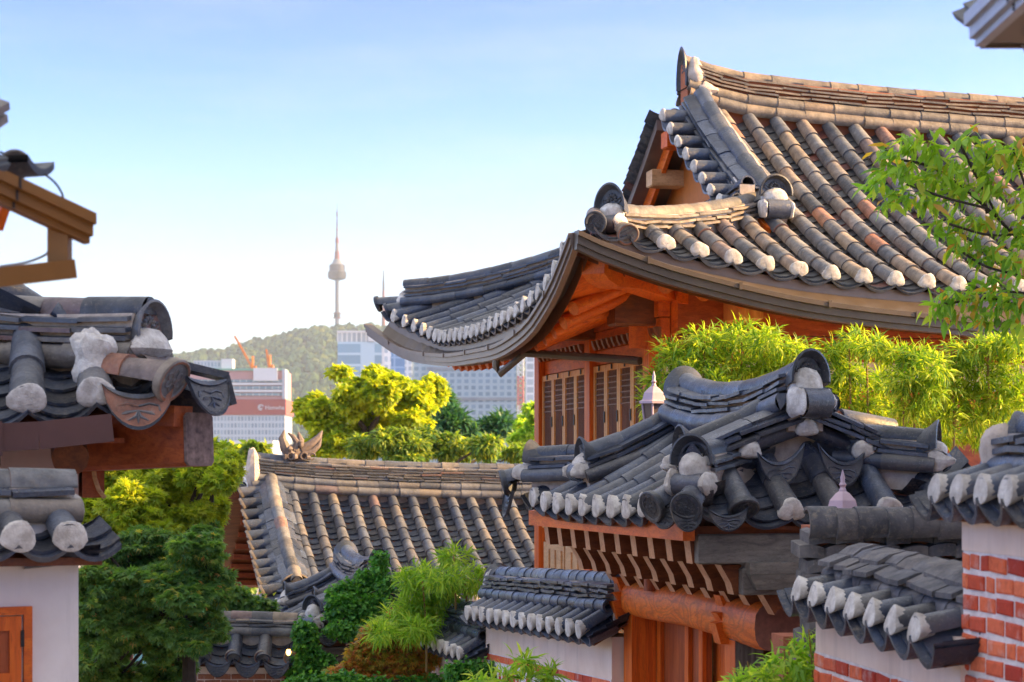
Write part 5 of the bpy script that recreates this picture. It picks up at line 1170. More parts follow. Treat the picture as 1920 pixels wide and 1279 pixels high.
def tile_stack_wall():
    fr = FRM(X(1512, 10.6), 10.6, R(4))
    H = thing('stacked_tile_wall', 'grey wall built of stacked curved roof tiles between the gate and the brick wall', 'wall', fr(0.6, 0.2, -3))
    m = MB(); zt = Z(957, 10.6)
    for c in range(17):
        z = zt - 0.075 - 0.082 * c; u = -0.02 + (0.05 if c % 2 else 0.0) + RNG.uniform(-0.02, 0.02)
        while u < 1.85:
            w_ = RNG.uniform(0.12, 0.165); zo = RNG.uniform(-0.008, 0.008)
            if c == 0: barrel(m, fr(u, -0.02 + RNG.uniform(-0.01, 0.01), z + zo), fr(u + w_ * 1.15, -0.01, z + zo + 0.004), nrm(fr(0, -1, 0.8) - fr(0, 0)), 0.095, 0.09, 0, 8, 100)
            else:
                n = 6; v = []; o_ = RNG.uniform(-0.018, 0.018); tl = RNG.uniform(-0.012, 0.012)
                for dy, th in ((0.0, 0), (0.24, 0)):
                    for dz in (-0.035, 0.035):
                        for k in range(n + 1):
                            s_ = k / n * 2 - 1; v.append(fr(u + w_ * k / n * 0.99, dy + o_ + 0.015 * abs(s_) ** 3, z + zo + dz + 0.012 * (1 - s_ * s_) + tl * s_ + (0.02 if dy else 0)))
                q = n + 1
                f = [(k, k + 1, q + k + 1, q + k) for k in range(n)] + [(q + k, q + k + 1, 3 * q + k + 1, 3 * q + k) for k in range(n)] + [(k + 1, k, 2 * q + k, 2 * q + k + 1) for k in range(n)]
                f += [(0, q, 3 * q, 2 * q), (n, 2 * q + n, 3 * q + n, q + n)]
                m.add(v, f)
            u += w_
    box(m, fr, 0.06, 1.85, 0.12, 0.4, -3.2, zt - 0.09, 1)
    m.build('tile_courses', ('tile_old', 'terracotta'), H)
    m = MB(); fg = gate_fr
    fr2 = FRM(X(1425, 11.4), 11.4, R(8))
    T = thing('tile_rubble_wall', 'rough low wall of broken tiles beside the gate post, behind the front bamboo', 'wall', fr2(0.2, 0.2, -3))
    for c in range(24):
        z = -1.0 - 0.07 * c; u = 0.12 + RNG.uniform(0, 0.1) + max(0, 0.25 - 0.02 * c) * 0.4
        while u < 0.8:
            w_ = RNG.uniform(0.10, 0.2); tl = RNG.uniform(-0.03, 0.03); o_ = RNG.uniform(-0.03, 0.03)
            v = [fr2(u, o_, z - 0.026), fr2(u + w_, o_, z - 0.026 + tl), fr2(u + w_, 0.3, z - 0.026), fr2(u, 0.3, z - 0.026), fr2(u, o_, z + 0.02), fr2(u + w_, o_, z + 0.02 + tl), fr2(u + w_, 0.3, z + 0.03), fr2(u, 0.3, z + 0.03)]
            hexa(m, v, 0); u += w_ + 0.012
    box(m, fr2, 0.16, 0.8, 0.06, 0.32, -3.2, -1.0, 1)
    m.build('tile_courses', ('tile_old', 'terracotta'), T)
tile_stack_wall()

def lantern(at, label, s_=1.0, post=1.0):
    L = thing('wall_lantern', label, 'lantern', tuple(at - UP * post), 'pinkish lanterns on the walls')
    mt = flat('pink_painted_metal', (0.50, 0.36, 0.40), 0.45, 0.1, nz=12, amt=0.15); M['lantern_paint'] = mt
    def hexring(r, z): return [at + V3(math.cos(R(60 * k + 20)) * r, math.sin(R(60 * k + 20)) * r, z) * s_ for k in range(6)]
    m = MB(); prof = [(0.125, 0.0), (0.125, 0.018), (0.10, 0.03), (0.085, 0.085), (0.045, 0.125), (0.02, 0.14)]
    v = [p for r, z in prof for p in hexring(r, z)]
    m.add(v, [(i * 6 + k, i * 6 + (k + 1) % 6, (i + 1) * 6 + (k + 1) % 6, (i + 1) * 6 + k) for i in range(5) for k in range(6)] + [tuple(range(6))[::-1], tuple(range(30, 36))])
    m.build('hood', 'lantern_paint', L)
    m = MB(); c = at + UP * 0.14 * s_; tube(m, [c, c + UP * 0.02 * s_, c + UP * 0.035 * s_, c + UP * 0.05 * s_, c + UP * 0.075 * s_, c + UP * 0.12 * s_], [0.022 * s_, 0.014 * s_, 0.022 * s_, 0.012 * s_, 0.014 * s_, 0.002], 10); m.build('finial', 'lantern_paint', L)
    m = MB(); a, b = hexring(0.10, 0), hexring(0.075, -0.2)
    for k in range(6): tube(m, [a[k], b[k]], 0.009 * s_, 5)
    for k in range(6): tube(m, [b[k], b[(k + 1) % 6]], 0.009 * s_, 5)
    m.build('cage', 'lantern_paint', L)
    m = MB(); a, b = hexring(0.094, -0.002), hexring(0.07, -0.198); m.add(a + b, [(k, (k + 1) % 6, 6 + (k + 1) % 6, 6 + k) for k in range(6)])
    g = NT('lantern_glass_%d' % len(bpy.data.materials)); g.pbr((0.10, 0.08, 0.08), 0.1, 0.6); m.build('glass', g.m, L)
    m = MB(); tube(m, [at - UP * 0.2 * s_, at - UP * post], 0.03 * s_, 8); m.build('post', 'lantern_paint', L)
lantern(P(1226, 757, 15.2), 'pink metal lantern with dark glass standing before the bamboo and lattice doors', 1.0, 1.2)
lantern(P(1580, 966, 11.0), 'pink lantern hood with spire peeking above the stacked tile wall', 1.0, 0.8)

# ------------------------------------------------------------------ left front wall with tile cap
def left_front_wall():
    dE = 8.3; ps = R(26)
    D = V3(-math.cos(ps), -math.sin(ps), 0); out = V3(math.sin(ps), -math.cos(ps), 0)
    e = V3(X(147, dE), dE, 0)
    H = thing('tile_capped_wall', 'white plastered wall with wooden shutter on the left, tile cap along its upper part', 'wall', tuple(e + D * 0.8 - UP * 2.6))
    m = MB(); b = e + D * 3
    hexa(m, [V3(p[0], p[1], -2.9) for p in (e, b, b - out * 0.3, e - out * 0.3)] + [V3(p[0], p[1], Z(960, dE)) for p in (e, b, b - out * 0.3, e - out * 0.3)])
    wl = m.build('wall_body', 'wall_white', H)
    a = e - out * 0.12 + V3(0, 0, 0); bb = b - out * 0.12; zc = Z(1030, dE) + 0.02
    a[2] = zc; bb[2] = zc + 0.02
    o, rg, pr, h, d, o2 = cap(H, bb, a + D * 0.02, -1, 0.30, 0.12, 0.215, 0.065, 1, 0.11, off=0.55, tall=1.15, rmats=('tile_mix', 'tile_blue', 'plaster_fill'), rb=0.06)
    m = MB(); q = pr[-1] - UP * 0.02; lip_tile(m, q - o2 * -0.22 + d * 0.06 - UP * 0.12, nrm(d + o2 * 0.4), nrm(np.cross(d, UP)), UP, 0.26, 0.06, 0, L=0.3); m.build('edge_tile', 'tile_blue', o)
    m = MB(); blob(m, pr[-1] + d * 0.02 + UP * 0.02, (0.05, 0.05, 0.09), 0, 10, 8, 0.2); m.build('plaster_packing', 'plaster_cap', rg)
    # shutter
    fw = FRM(e[0], e[1], ps)   # u to the right along the wall is positive
    m = MB(); u1 = X(40, 8.05) - e[0]; u1 = u1 / math.cos(ps); z1 = Z(1143, 8.0); z0 = z1 - 0.62; u0 = u1 - 0.75
    for q0, q1, c0, c1 in ((u0, u1, z1 - 0.035, z1), (u0, u1, z0, z0 + 0.035), (u1 - 0.035, u1, z0 + 0.035, z1 - 0.035), (u0, u0 + 0.035, z0 + 0.035, z1 - 0.035)): box(m, fw, q0, q1, -0.03, -0.002, c0, c1)
    fm = m.build('window_frame', 'wood_orange_u', wl)
    m = MB()
    for k in range(2):
        q1 = u1 - 0.045 - 0.33 * k; q0 = q1 - 0.32
        box(m, fw, q0, q1, -0.012, -0.003, z0 + 0.04, z1 - 0.04, 1)
        for c0, c1 in ((z0 + 0.04, z0 + 0.10), ((z0 + z1) / 2 - 0.03, (z0 + z1) / 2 + 0.03), (z1 - 0.10, z1 - 0.04)): box(m, fw, q0, q1, -0.026, -0.0125, c0, c1, 0)
        for a0, a1 in ((q0, q0 + 0.05), (q1 - 0.05, q1)): box(m, fw, a0, a1, -0.027, -0.0128, z0 + 0.04, z1 - 0.04, 0)
    sh = m.build('wooden_shutter', ('wood_orange_z', 'wood_red_z'), wl)
    m = MB(); box(m, fw, u1 - 0.05, u1 - 0.035, -0.034, -0.0305, z1 - 0.17, z1 - 0.10); m.build('hinge', 'black', sh)
left_front_wall()

# ------------------------------------------------------------------ roof corner at the upper left with gutter and downpipe
def stepped_gutter(name, parent, a, b, out, hh, dd, mat, joints=3):
    m = MB(); prof = [(0, 0), (0, hh), (dd, hh), (dd, hh * 0.62), (dd * 0.75, hh * 0.60), (dd * 0.75, hh * 0.24), (dd * 0.48, hh * 0.22), (dd * 0.48, 0)]
    n = len(prof); v = [p + out * x + UP * (z - hh) for p in (a, b) for x, z in prof]
    m.add(v, [(k, (k + 1) % n, n + (k + 1) % n, n + k) for k in range(n)] + [tuple(range(n))[::-1], tuple(range(n, 2 * n))])
    L = np.linalg.norm(b - a); d = (b - a) / L
    for j in range(1, joints + 1):
        c = a + d * L * j / (joints + 0.6)
        for x, z0, z1 in ((dd, 0.62, 1.0), (dd * 0.75, 0.24, 0.60), (dd * 0.48, 0.0, 0.22)): beam(m, c + out * (x + 0.001) + UP * (hh * z0 - hh), c + out * (x + 0.001) + UP * (hh * z1 - hh), 0.006, 0.006, out, 1)
    return m.build(name, (mat, 'black'), parent)
def upper_left_house():
    d = 5.6; e = P(170, 402, d)
    ph = R(35)
    D = nrm(V3(-math.cos(ph), -math.sin(ph), 0.0)); out = V3(math.sin(ph), -math.cos(ph), 0)
    D = nrm(nrm(P(0, 322, d - 0.19) - e))
    out = nrm(V3(-D[1], D[0], 0)); out = out if out[1] < 0 else -out
    H = thing('tile_roofed_house', 'house corner at the upper left with golden stepped gutter and bent downpipe', 'house', tuple(e + D * 0.8 - UP * 3.0))
    a = e - out * 0.04; b = e + D * 2.2 - out * 0.04
    stepped_gutter('eave_gutter', H, a, b, out, 0.085, 0.075, 'gutter_gold', 8)
    m = MB(); q = P(112, 428, d) ; x1 = P(112, 505, d); x2 = P(-420, 566, d - 0.75)
    beam(m, q, x1 + UP * -0.0, 0.055, 0.06, V3(1, 0, 0)); beam(m, x1 + V3(0.028, 0, 0.0), x2, 0.06, 0.055, UP)
    m.build('downpipe', 'gutter_gold', H)
    m = MB(); tube(m, spline([P(0, 285, d), P(45, 305, d), P(95, 335, d), P(115, 360, d), P(119, 376, d)], 16), 0.0035, 5); m.build('cable', 'black', H)
    m = MB(); tube(m, spline([P(93, 465, d), P(85, 478, d), P(50, 492, d), P(0, 500, d)], 12), 0.004, 5); m.build('cable', 'gutter_grey', H)
    pos = lambda s_, t: a + D * s_ - out * t + UP * (0.03 + 0.5 * t)
    o, ends, lips = slope(H, pos, [0.50, 0.70, 0.9, 1.1, 1.3, 1.5, 1.7], lambda q: -0.03, lambda q: 1.3, 0.05, ('tile_warm', 'tile_chan', 'wood_red_u'), 'roof_slope', L=0.3, sag=0.04, dthick=0.03)
    for p, dd, q, u, lat in ends: plug(o, p, dd, u, 0.052, 'plaster_cap', bulge=0.8)
    m = MB(); c = P(42, 318, d); lip_tile(m, c + V3(0.06, -0.02, 0.0), nrm(V3(0.9, -0.3, -0.2)), nrm(V3(0.3, 0.9, 0)), UP, 0.14, 0.03, 0, L=0.14)
    m.build('edge_tile', 'tile_dark', o); disc(o, P(28, 310, d), nrm(V3(0.6, -0.8, -0.1)), UP, 0.045, 'tile_warm', pattern='flower')
    m = MB(); beam(m, P(-12, 372, d + 0.1), P(8, 400, d + 0.05), 0.03, 0.12, UP); beam(m, P(2, 352, d + 0.15), P(-25, 415, d + 0.1), 0.05, 0.05, UP); m.build('bracket_timber', 'wood_orange_z', H)
    pr = [P(-32 - 60 * s_, 160 + 22 * s_, d - 0.3 * s_) for s_ in np.linspace(1.5, 0, 6)]
    rg, h = ridge(H, [p - UP * 0.12 for p in pr], 0.06, 2, 0.03, base=0, top=0.045, name='hip_ridge', L=0.2, mats=('tile_warm', 'tile_warm', 'plaster_fill'))
    m = MB(); c = (a + b) / 2; n = nrm(-out)
    hexa(m, [V3(p[0], p[1], z) for z in (-2.6, a[2] - 0.02) for p in (a + D * 0.9 - out * 0.5, b - out * 0.5, b - out * 1.6, a + D * 0.9 - out * 1.6)]); m.build('house_wall', 'wall_pink', H)
upper_left_house()

# ------------------------------------------------------------------ house whose eave shows at the upper right
def upper_right_house():
    d = 5.4; c = P(1824, 90, d)
    H = thing('tile_roofed_house', 'house at the right edge whose stepped metal eave corner pokes in from the upper right', 'house', (c[0] + 2.5, c[1] - 1.2, -2.2))
    a = P(1827, 26, d) + V3(0.03, 0, 0); D = V3(0, -1, 0); out = V3(-1, 0, 0)
    b = a + D * 2.8
    stepped_gutter('eave_gutter', H, a, b, out, 0.093, 0.06, 'gutter_grey', 6)
    fr = FRM(a[0] - 0.01, a[1], 0, a[2])
    m = MB(); box(m, fr, 0.0, 6.0, -3.2, 0.0, -0.088, -0.06); m.build('soffit', 'gutter', H)
    m = MB(); box(m, fr, 0.0, 6.0, 0.0, 0.02, -0.094, 0.0); m.build('end_fascia', 'gutter', H)
    for k in range(3):
        m = MB(); tube(m, [fr(0.14, -0.15 - 0.4 * k, -0.12), fr(1.6, -0.15 - 0.4 * k, -0.04)], 0.045, 10); m.build('rafter', 'wood_orange_u', H)
    m = MB(); tube(m, [fr(0.10, -0.06, -0.10), fr(0.105, -0.08, -0.13), fr(0.14, -0.1, -0.12)], 0.005, 5); m.build('gutter_hook', 'gutter_grey', H)
    pos = lambda q, t: fr(0.02 + t, -q, 0.05 + 0.55 * t)
    o, ends, lips = slope(H, pos, [0.1 + 0.3 * k for k in range(10)], lambda q: 0.0, lambda q: 2.8, 0.08, ('tile_mix', 'tile_chan', 'wood_red_u'), 'roof_slope', L=0.36, dthick=0.04)
    for p, dd, q, u, lat in ends: plug(o, p, dd, u, 0.085)
    m = MB(); box(m, fr, 0.9, 6.0, -3.0, -0.6, -4.0, -0.11); m.build('house_wall', 'wall_white', H)
    m = MB(); box(m, fr, 2.7, 3.0, -3.2, 0.02, 1.45, 1.85); m.build('roof_ridge', 'tile_mix', H)
upper_right_house()

# neighbouring house uphill on the right, outside the frame; it shades the gate and the walls
def shade_house():
    fr = FRM(4.9, 5.2, R(4))
    H = thing('tile_roofed_house', 'neighbouring tiled house uphill behind the right hand brick wall', 'house', fr(2, 2.5, -2.5))
    m = MB(); box(m, fr, 0.0, 5.0, 0.0, 7.2, -3.2, 4.2); m.build('house_wall', 'wall_white', H)
    pos = lambda q, t: fr(-0.7 + t, q, 3.95 + 0.5 * t); pos2 = lambda q, t: fr(5.7 - t, q, 3.95 + 0.5 * t)
    for ps in (pos, pos2):
        slope(H, ps, [-0.3 + 0.32 * k for k in range(24)], lambda q: 0.0, lambda q: 3.2, 0.085, ('tile_mix', 'tile_chan', 'wood_red_u'), 'roof_slope', L=0.4, seg=5)
    ridge(H, [fr(2.5, q, 5.5) for q in np.linspace(-0.5, 7.5, 8)], 0.14, 3, name='main_ridge')
shade_house()

# ------------------------------------------------------------------ low wall with tile cap left of the vine gate
def low_left_wall():
    d = 22.6; fr = FRM(X(415, d), d, R(2))
    H = thing('tile_capped_wall', 'low brick wall with peach band and drip tile cap beside the maple, left of the vine gate', 'wall', fr(0.3, 0, -4.5))
    a = fr(-0.62, 0.1, Z(1232, d)); b = fr(0.86, 0.1, Z(1238, d))
    D = nrm(b - a); out = V3(0, -1, 0)
    o, rg, pr, h, dd, o2 = cap(H, a, b, -1, 0.38, 0.30, 0.34, 0.085, 2, 0.12, plugs=False, off=0.35, L=0.5, rows_mat=('tile_blue', 'tile_chan_blue', 'wood_dark_u'), rmats=('tile_mix', 'tile_mix', 'plaster_fill'), sag=0.08)
    for k in range(5):
        q = 0.34 * 0.35 + 0.34 * k; p = a + D * q + out * 0.39 + UP * 0.05; disc(o, p, nrm(out - UP * 0.2), UP, 0.09, 'tile_mix', pattern='none')
        if k < 4: tongue(o, a + D * (q + 0.17) + out * 0.40 - UP * 0.0, out, D, UP, 0.32, 0.08, 0.14, 'tile_blue', lean=0.1)
    m = MB(); blob(m, pr[0] + UP * 0.04 + out * 0.12, (0.16, 0.1, 0.11), 0, 12, 9, 0.15); m.build('plaster_packing', 'plaster_fill', rg)
    m = MB(); box(m, fr, -0.28, 0.86, -0.06, 0.26, -5.0, Z(1236, d)); wl = m.build('wall_body', 'wall_peach', H)
    m = MB(); f2 = FRM(*fr(-0.28, -0.06)[:2], R(120))
    hexa(m, [fr(-0.28, -0.06, -5), fr(-0.28, 0.26, -5), fr(-0.95, 1.3, -5), fr(-0.95, 1.0, -5), fr(-0.28, -0.06, Z(1240, d)), fr(-0.28, 0.26, Z(1240, d)), fr(-0.95, 1.3, Z(1240, d)), fr(-0.95, 1.0, Z(1240, d))]); m.build('wall_return', 'brick_old', H)
    bricks(wl, fr(-0.28, -0.06), nrm(fr(1, 0) - fr(0, 0)), V3(0, -1, 0), 1.12, Z(1263, d), -3.6, 0.0, 0.19, 0.06, 0.012, mat='brick_old')
    a2 = fr(-0.28, -0.06); b2 = fr(-0.95, 1.0); dq = nrm(b2 - a2); oq = V3(dq[1], -dq[0], 0); oq = oq if oq[1] < 0 else -oq
    bricks(H, a2, dq, oq, 1.25, Z(1243, d), -3.6, 0.004, 0.19, 0.06, 0.014, mat='brick_old')
    m = MB(); c = P(541, 1223, d - 0.4)
    lp = thing('bulb_lamp', 'small glowing bulb hanging by the post left of the vine gate', 'lamp', tuple(c))
    e = NT('warm_bulb'); em = e.n('ShaderNodeEmission'); em.inputs[0].default_value = (1, 0.55, 0.12, 1); em.inputs[1].default_value = 2.5; e.t.links.new(em.outputs[0], e.out.inputs[0])
    blob(m, c, (0.028, 0.028, 0.04), 0, 10, 8, 0); m.build('bulb', e.m, lp)
    m = MB(); tube(m, [c + UP * 0.035, c + UP * 0.09], 0.018, 8); m.build('lamp_socket', 'black', lp)
low_left_wall()

# teal door and red post glimpsed under the maple
def teal_door():
    d = 27; fr = FRM(X(250, d), d, R(5))
    H = thing('courtyard_gate', 'pale teal door with dark red post glimpsed under the maple', 'gate', fr(0.1, 0, -5))
    m = MB(); box(m, fr, 0.0, 0.28, 0, 0.05, -5, Z(1200, d)); m.build('door_leaf', flat('teal_paint', (0.30, 0.62, 0.62), 0.6), H)
    m = MB(); box(m, fr, -0.07, -0.01, -0.03, 0.05, -5, Z(1190, d)); m.build('post', flat('dark_red_paint', (0.25, 0.03, 0.05), 0.6), H)
    m = MB(); box(m, fr, -0.9, -0.08, 0, 0.2, -5, Z(1215, d)); wl = m.build('side_wall', 'mortar', H)
    bricks(wl, fr(-0.9, 0), nrm(fr(1, 0) - fr(0, 0)), V3(0, -1, 0), 0.8, Z(1218, d), -4, 0.0, 0.19, 0.08, 0.03, mat='brick_old')
teal_door()
# ------------------------------------------------------------------ plants
def frames(n, D, roll=None):
    D = D / np.linalg.norm(D, axis=1, keepdims=True)
    ref = np.where(np.abs(D[:, 2:3]) > 0.95, np.array([[1.0, 0, 0]]), np.array([[0, 0, 1.0]]))
    S_ = np.cross(D, ref); S_ /= np.linalg.norm(S_, axis=1, keepdims=True); N = np.cross(S_, D)
    a = RNG.uniform(-0.9, 0.9, (n, 1)) if roll is None else roll
    return D, S_ * np.cos(a) + N * np.sin(a), N * np.cos(a) - S_ * np.sin(a)
def leaf_mesh(name, Pn, D, L, W, mat, parent, shape='oval', droop=0.25):
    n = len(Pn)
    if n == 0: return None
    D, S_, N = frames(n, np.asarray(D, float)); L = np.broadcast_to(np.asarray(L, float), (n,))[:, None]; W = np.broadcast_to(np.asarray(W, float), (n,))[:, None]
    if shape == 'oval':      # two quads folded along the midrib
        k = [Pn, Pn + D * L * 0.45 + S_ * W * 0.5 + N * W * 0.12, Pn + D * L * 0.45 - S_ * W * 0.5 + N * W * 0.12, Pn + D * L * 0.5 - N * L * droop * 0.15, Pn + D * L - N * L * droop]
        f = [(0, 3, 1, 1), (0, 2, 3, 3), (1, 3, 4, 4), (2, 4, 3, 3)]
        f = np.array([(0, 3, 1), (0, 2, 3), (1, 3, 4), (2, 4, 3)])
    elif shape == 'lance':
        k = [Pn, Pn + D * L * 0.35 + S_ * W * 0.5, Pn + D * L * 0.35 - S_ * W * 0.5, Pn + D * L * 0.7 + S_ * W * 0.33 - N * L * droop * 0.35, Pn + D * L * 0.7 - S_ * W * 0.33 - N * L * droop * 0.35, Pn + D * L * 0.98 - N * L * droop]
        f = np.array([(0, 2, 1), (1, 2, 3), (2, 4, 3), (3, 4, 5)])
    else:                    # palmate: five pointed lobes
        k = [Pn]; f = []
        for j, (a, r) in enumerate(((-1.25, 0.62), (-0.62, 0.88), (0, 1.0), (0.62, 0.88), (1.25, 0.62))):
            ca, sa = math.cos(a), math.sin(a); e = D * ca + S_ * sa; e2 = S_ * ca - D * sa
            b = len(k); k += [Pn + e * L * r * 0.45 + e2 * W * 0.14, Pn + e * L * r * 0.45 - e2 * W * 0.14, Pn + e * L * r - N * L * droop * r]
            f += [(0, b, b + 1), (b, b + 2, b + 1)]
        f = np.array(f)
    m = len(k); v = np.stack(k, 1).reshape(-1, 3)
    F_ = (f[None] + (np.arange(n) * m)[:, None, None]).reshape(-1, 3)
    return np_mesh(name, v, F_, mat, parent)
def shell_points(c, r, n, bias=0.55):
    q = RNG.normal(size=(n, 3)); q /= np.linalg.norm(q, axis=1, keepdims=True)
    rad = RNG.uniform(0, 1, (n, 1)) ** bias
    return np.asarray(c) + q * rad * np.asarray(r), q
def limb(mb, a, b, r0, r1, sag=0.0, n=6, wob=0.06):
    a, b = np.asarray(a, float), np.asarray(b, float); L = np.linalg.norm(b - a); pts = []
    for t in np.linspace(0, 1, n): pts.append(a + (b - a) * t + UP * (-sag * 4 * t * (1 - t)) + RNG.normal(size=3) * wob * L * 0.3 * (1 if 0 < t < 1 else 0))
    tube(mb, pts, list(np.linspace(r0, r1, n)), 6, 0)
def tree(name, label, base, fork, clumps, nl, L, W, leaf, shape='oval', cat='tree', group=None, r0=0.12, sub=9, subr=0.42, droop=0.3, up=0.2, flat_=0.7, mixleaf=None):
    "clumps: (centre, radius). Each is filled with many small leaf clusters so that sky shows between them"
    T = thing(name, label, cat, tuple(base), group)
    mb = MB(); base = np.asarray(base, float); fork = np.asarray(fork, float)
    limb(mb, base, fork, r0, r0 * 0.75, 0, 7, 0.05)
    Ps, Ds, vol = [], [], sum(np.prod(np.broadcast_to(r, 3)) ** (2 / 3) for c, r in clumps)
    for c, r in clumps:
        c = np.asarray(c, float); r3 = np.broadcast_to(np.asarray(r, float), 3)
        limb(mb, fork + (c - fork) * 0.02, c - UP * r3[2] * 0.2, r0 * 0.5, r0 * 0.10, -0.1, 6, 0.1)
        share = np.prod(r3) ** (2 / 3) / vol; k = max(3, int(sub)); n = max(6, int(nl * share / k))
        cs, qd = shell_points(c, r3 * 0.85, k, 0.4)
        for s_, qq in zip(cs, qd):
            limb(mb, c - UP * r3[2] * 0.15, s_, r0 * 0.08, r0 * 0.03, 0, 4, 0.15)
            rr = r3 * subr * RNG.uniform(0.7, 1.25); rr = rr * np.array([1, 1, flat_])
            p, q = shell_points(s_, rr, n, 0.5); Ps.append(p); Ds.append(q + RNG.normal(size=q.shape) * 0.6 + np.array([0, 0, up - droop]))
    mb.build('trunk', 'bark', T)
    Pn, Dn = np.concatenate(Ps), np.concatenate(Ds); n = len(Pn)
    leaf_mesh('crown', Pn, Dn, L * RNG.uniform(0.7, 1.25, n), W * RNG.uniform(0.75, 1.2, n), leaf, T, shape, droop)
    return T
def clump_px(lst, d, dj=0.0):
    out = []
    for px, py, rx, rz, *o in lst:
        dd = d + (o[0] if o else RNG.uniform(-dj, dj)); out.append((P(px, py, dd), (rx * dd / F, (rx + rz) * 0.5 * dd / F, rz * dd / F)))
    return out

# maples between the left house and the middle house
c = clump_px([(215, 905, 60, 45), (290, 885, 55, 45), (365, 880, 45, 50), (410, 895, 34, 40), (395, 850, 28, 32), (250, 950, 70, 45), (345, 950, 60, 45), (395, 955, 30, 35), (180, 960, 45, 45), (300, 930, 60, 40), (420, 870, 30, 28), (365, 845, 34, 28), (250, 910, 60, 36), (300, 985, 50, 24), (200, 985, 50, 24), (370, 985, 45, 24), (390, 920, 45, 36), (440, 880, 16, 24)], 20.5, 0.8)
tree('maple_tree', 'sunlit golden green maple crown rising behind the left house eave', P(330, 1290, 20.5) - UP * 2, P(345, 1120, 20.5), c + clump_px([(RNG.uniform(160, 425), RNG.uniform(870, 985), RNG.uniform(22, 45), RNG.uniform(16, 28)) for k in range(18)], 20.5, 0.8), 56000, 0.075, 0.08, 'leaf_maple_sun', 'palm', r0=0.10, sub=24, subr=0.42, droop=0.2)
c = clump_px([(185, 1030, 65, 32), (270, 1020, 70, 30), (360, 1030, 60, 32), (385, 1050, 34, 28), (200, 1090, 70, 34), (300, 1090, 75, 36), (390, 1100, 60, 36), (185, 1150, 55, 34), (270, 1160, 55, 32), (360, 1150, 50, 30), (385, 1130, 30, 36), (190, 1220, 45, 40), (330, 1190, 40, 28), (215, 1270, 40, 28), (240, 1060, 70, 30), (330, 1060, 60, 30), (370, 1070, 40, 30), (165, 1110, 30, 40), (250, 1120, 60, 30), (345, 1125, 50, 28), (170, 1190, 30, 40), (240, 1195, 40, 24), (300, 1225, 30, 24), (165, 1260, 26, 30), (390, 1085, 22, 28)], 19.0, 0.6)
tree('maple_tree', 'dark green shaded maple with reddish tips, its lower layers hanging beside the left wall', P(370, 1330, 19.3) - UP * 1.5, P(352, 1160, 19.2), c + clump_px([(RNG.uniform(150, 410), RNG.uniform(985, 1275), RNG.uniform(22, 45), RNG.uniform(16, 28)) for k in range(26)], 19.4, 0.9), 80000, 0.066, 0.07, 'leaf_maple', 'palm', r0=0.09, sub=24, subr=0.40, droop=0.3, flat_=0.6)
# trees behind the middle house
c = clump_px([(600, 790, 45, 45), (660, 745, 50, 45), (720, 735, 45, 45), (775, 745, 45, 42), (815, 730, 28, 28), (640, 700, 22, 14), (705, 705, 25, 18), (585, 760, 30, 25), (700, 800, 70, 45), (770, 800, 40, 40), (630, 835, 60, 30)], 62, 1.5)
tree('broadleaf_tree', 'large bright yellow tree rising behind the dragon ridge', P(690, 980, 62), P(690, 850, 62), c, 26000, 0.21, 0.17, 'leaf_gold', 'oval', r0=0.3, sub=26, subr=0.30)
c = clump_px([(830, 745, 22, 30), (835, 790, 38, 30), (860, 805, 30, 24), (810, 780, 25, 30)], 72, 1)
tree('conifer_tree', 'dark green pine just right of the yellow tree', P(835, 950, 72), P(835, 800, 72), c, 3200, 0.42, 0.12, 'leaf_conifer', 'lance', r0=0.25, sub=12, subr=0.35)
c = clump_px([(925, 800, 30, 18), (945, 790, 22, 16), (905, 810, 25, 18)], 78, 1)
tree('conifer_tree', 'small blue green pine before the grey office facade', P(925, 950, 78), P(925, 820, 78), c, 2200, 0.45, 0.13, 'leaf_conifer', 'lance', r0=0.2, sub=10, subr=0.35)
c = clump_px([(1000, 770, 16, 22), (985, 800, 28, 22), (1008, 800, 20, 25), (975, 825, 35, 20)], 56, 1)
tree('broadleaf_tree', 'bright light green young tree beside the corner column of the main house', P(995, 960, 56), P(995, 830, 56), c, 6000, 0.17, 0.12, 'leaf_light', 'oval', r0=0.15, sub=10, subr=0.38)
c = clump_px([(680, 840, 40, 24), (740, 825, 45, 26), (800, 830, 45, 26), (860, 835, 45, 24), (915, 840, 40, 22), (965, 850, 40, 20), (770, 850, 60, 20)], 46, 1)
tree('shrub', 'wide mid green shrubs with yellow tips along the ridge of the middle house', P(800, 1000, 46), P(800, 900, 46), c, 17000, 0.18, 0.06, 'leaf_mid', 'lance', cat='shrub', r0=0.12, sub=13, subr=0.4, droop=0.5)
c = clump_px([(445, 850, 28, 18), (480, 845, 22, 14), (410, 850, 20, 14)], 64, 1)
tree('broadleaf_tree', 'small green tree between the maple and the dragon ridge', P(450, 980, 64), P(450, 880, 64), c, 1500, 0.3, 0.22, 'leaf_mid', 'oval', r0=0.15, sub=9, subr=0.4)

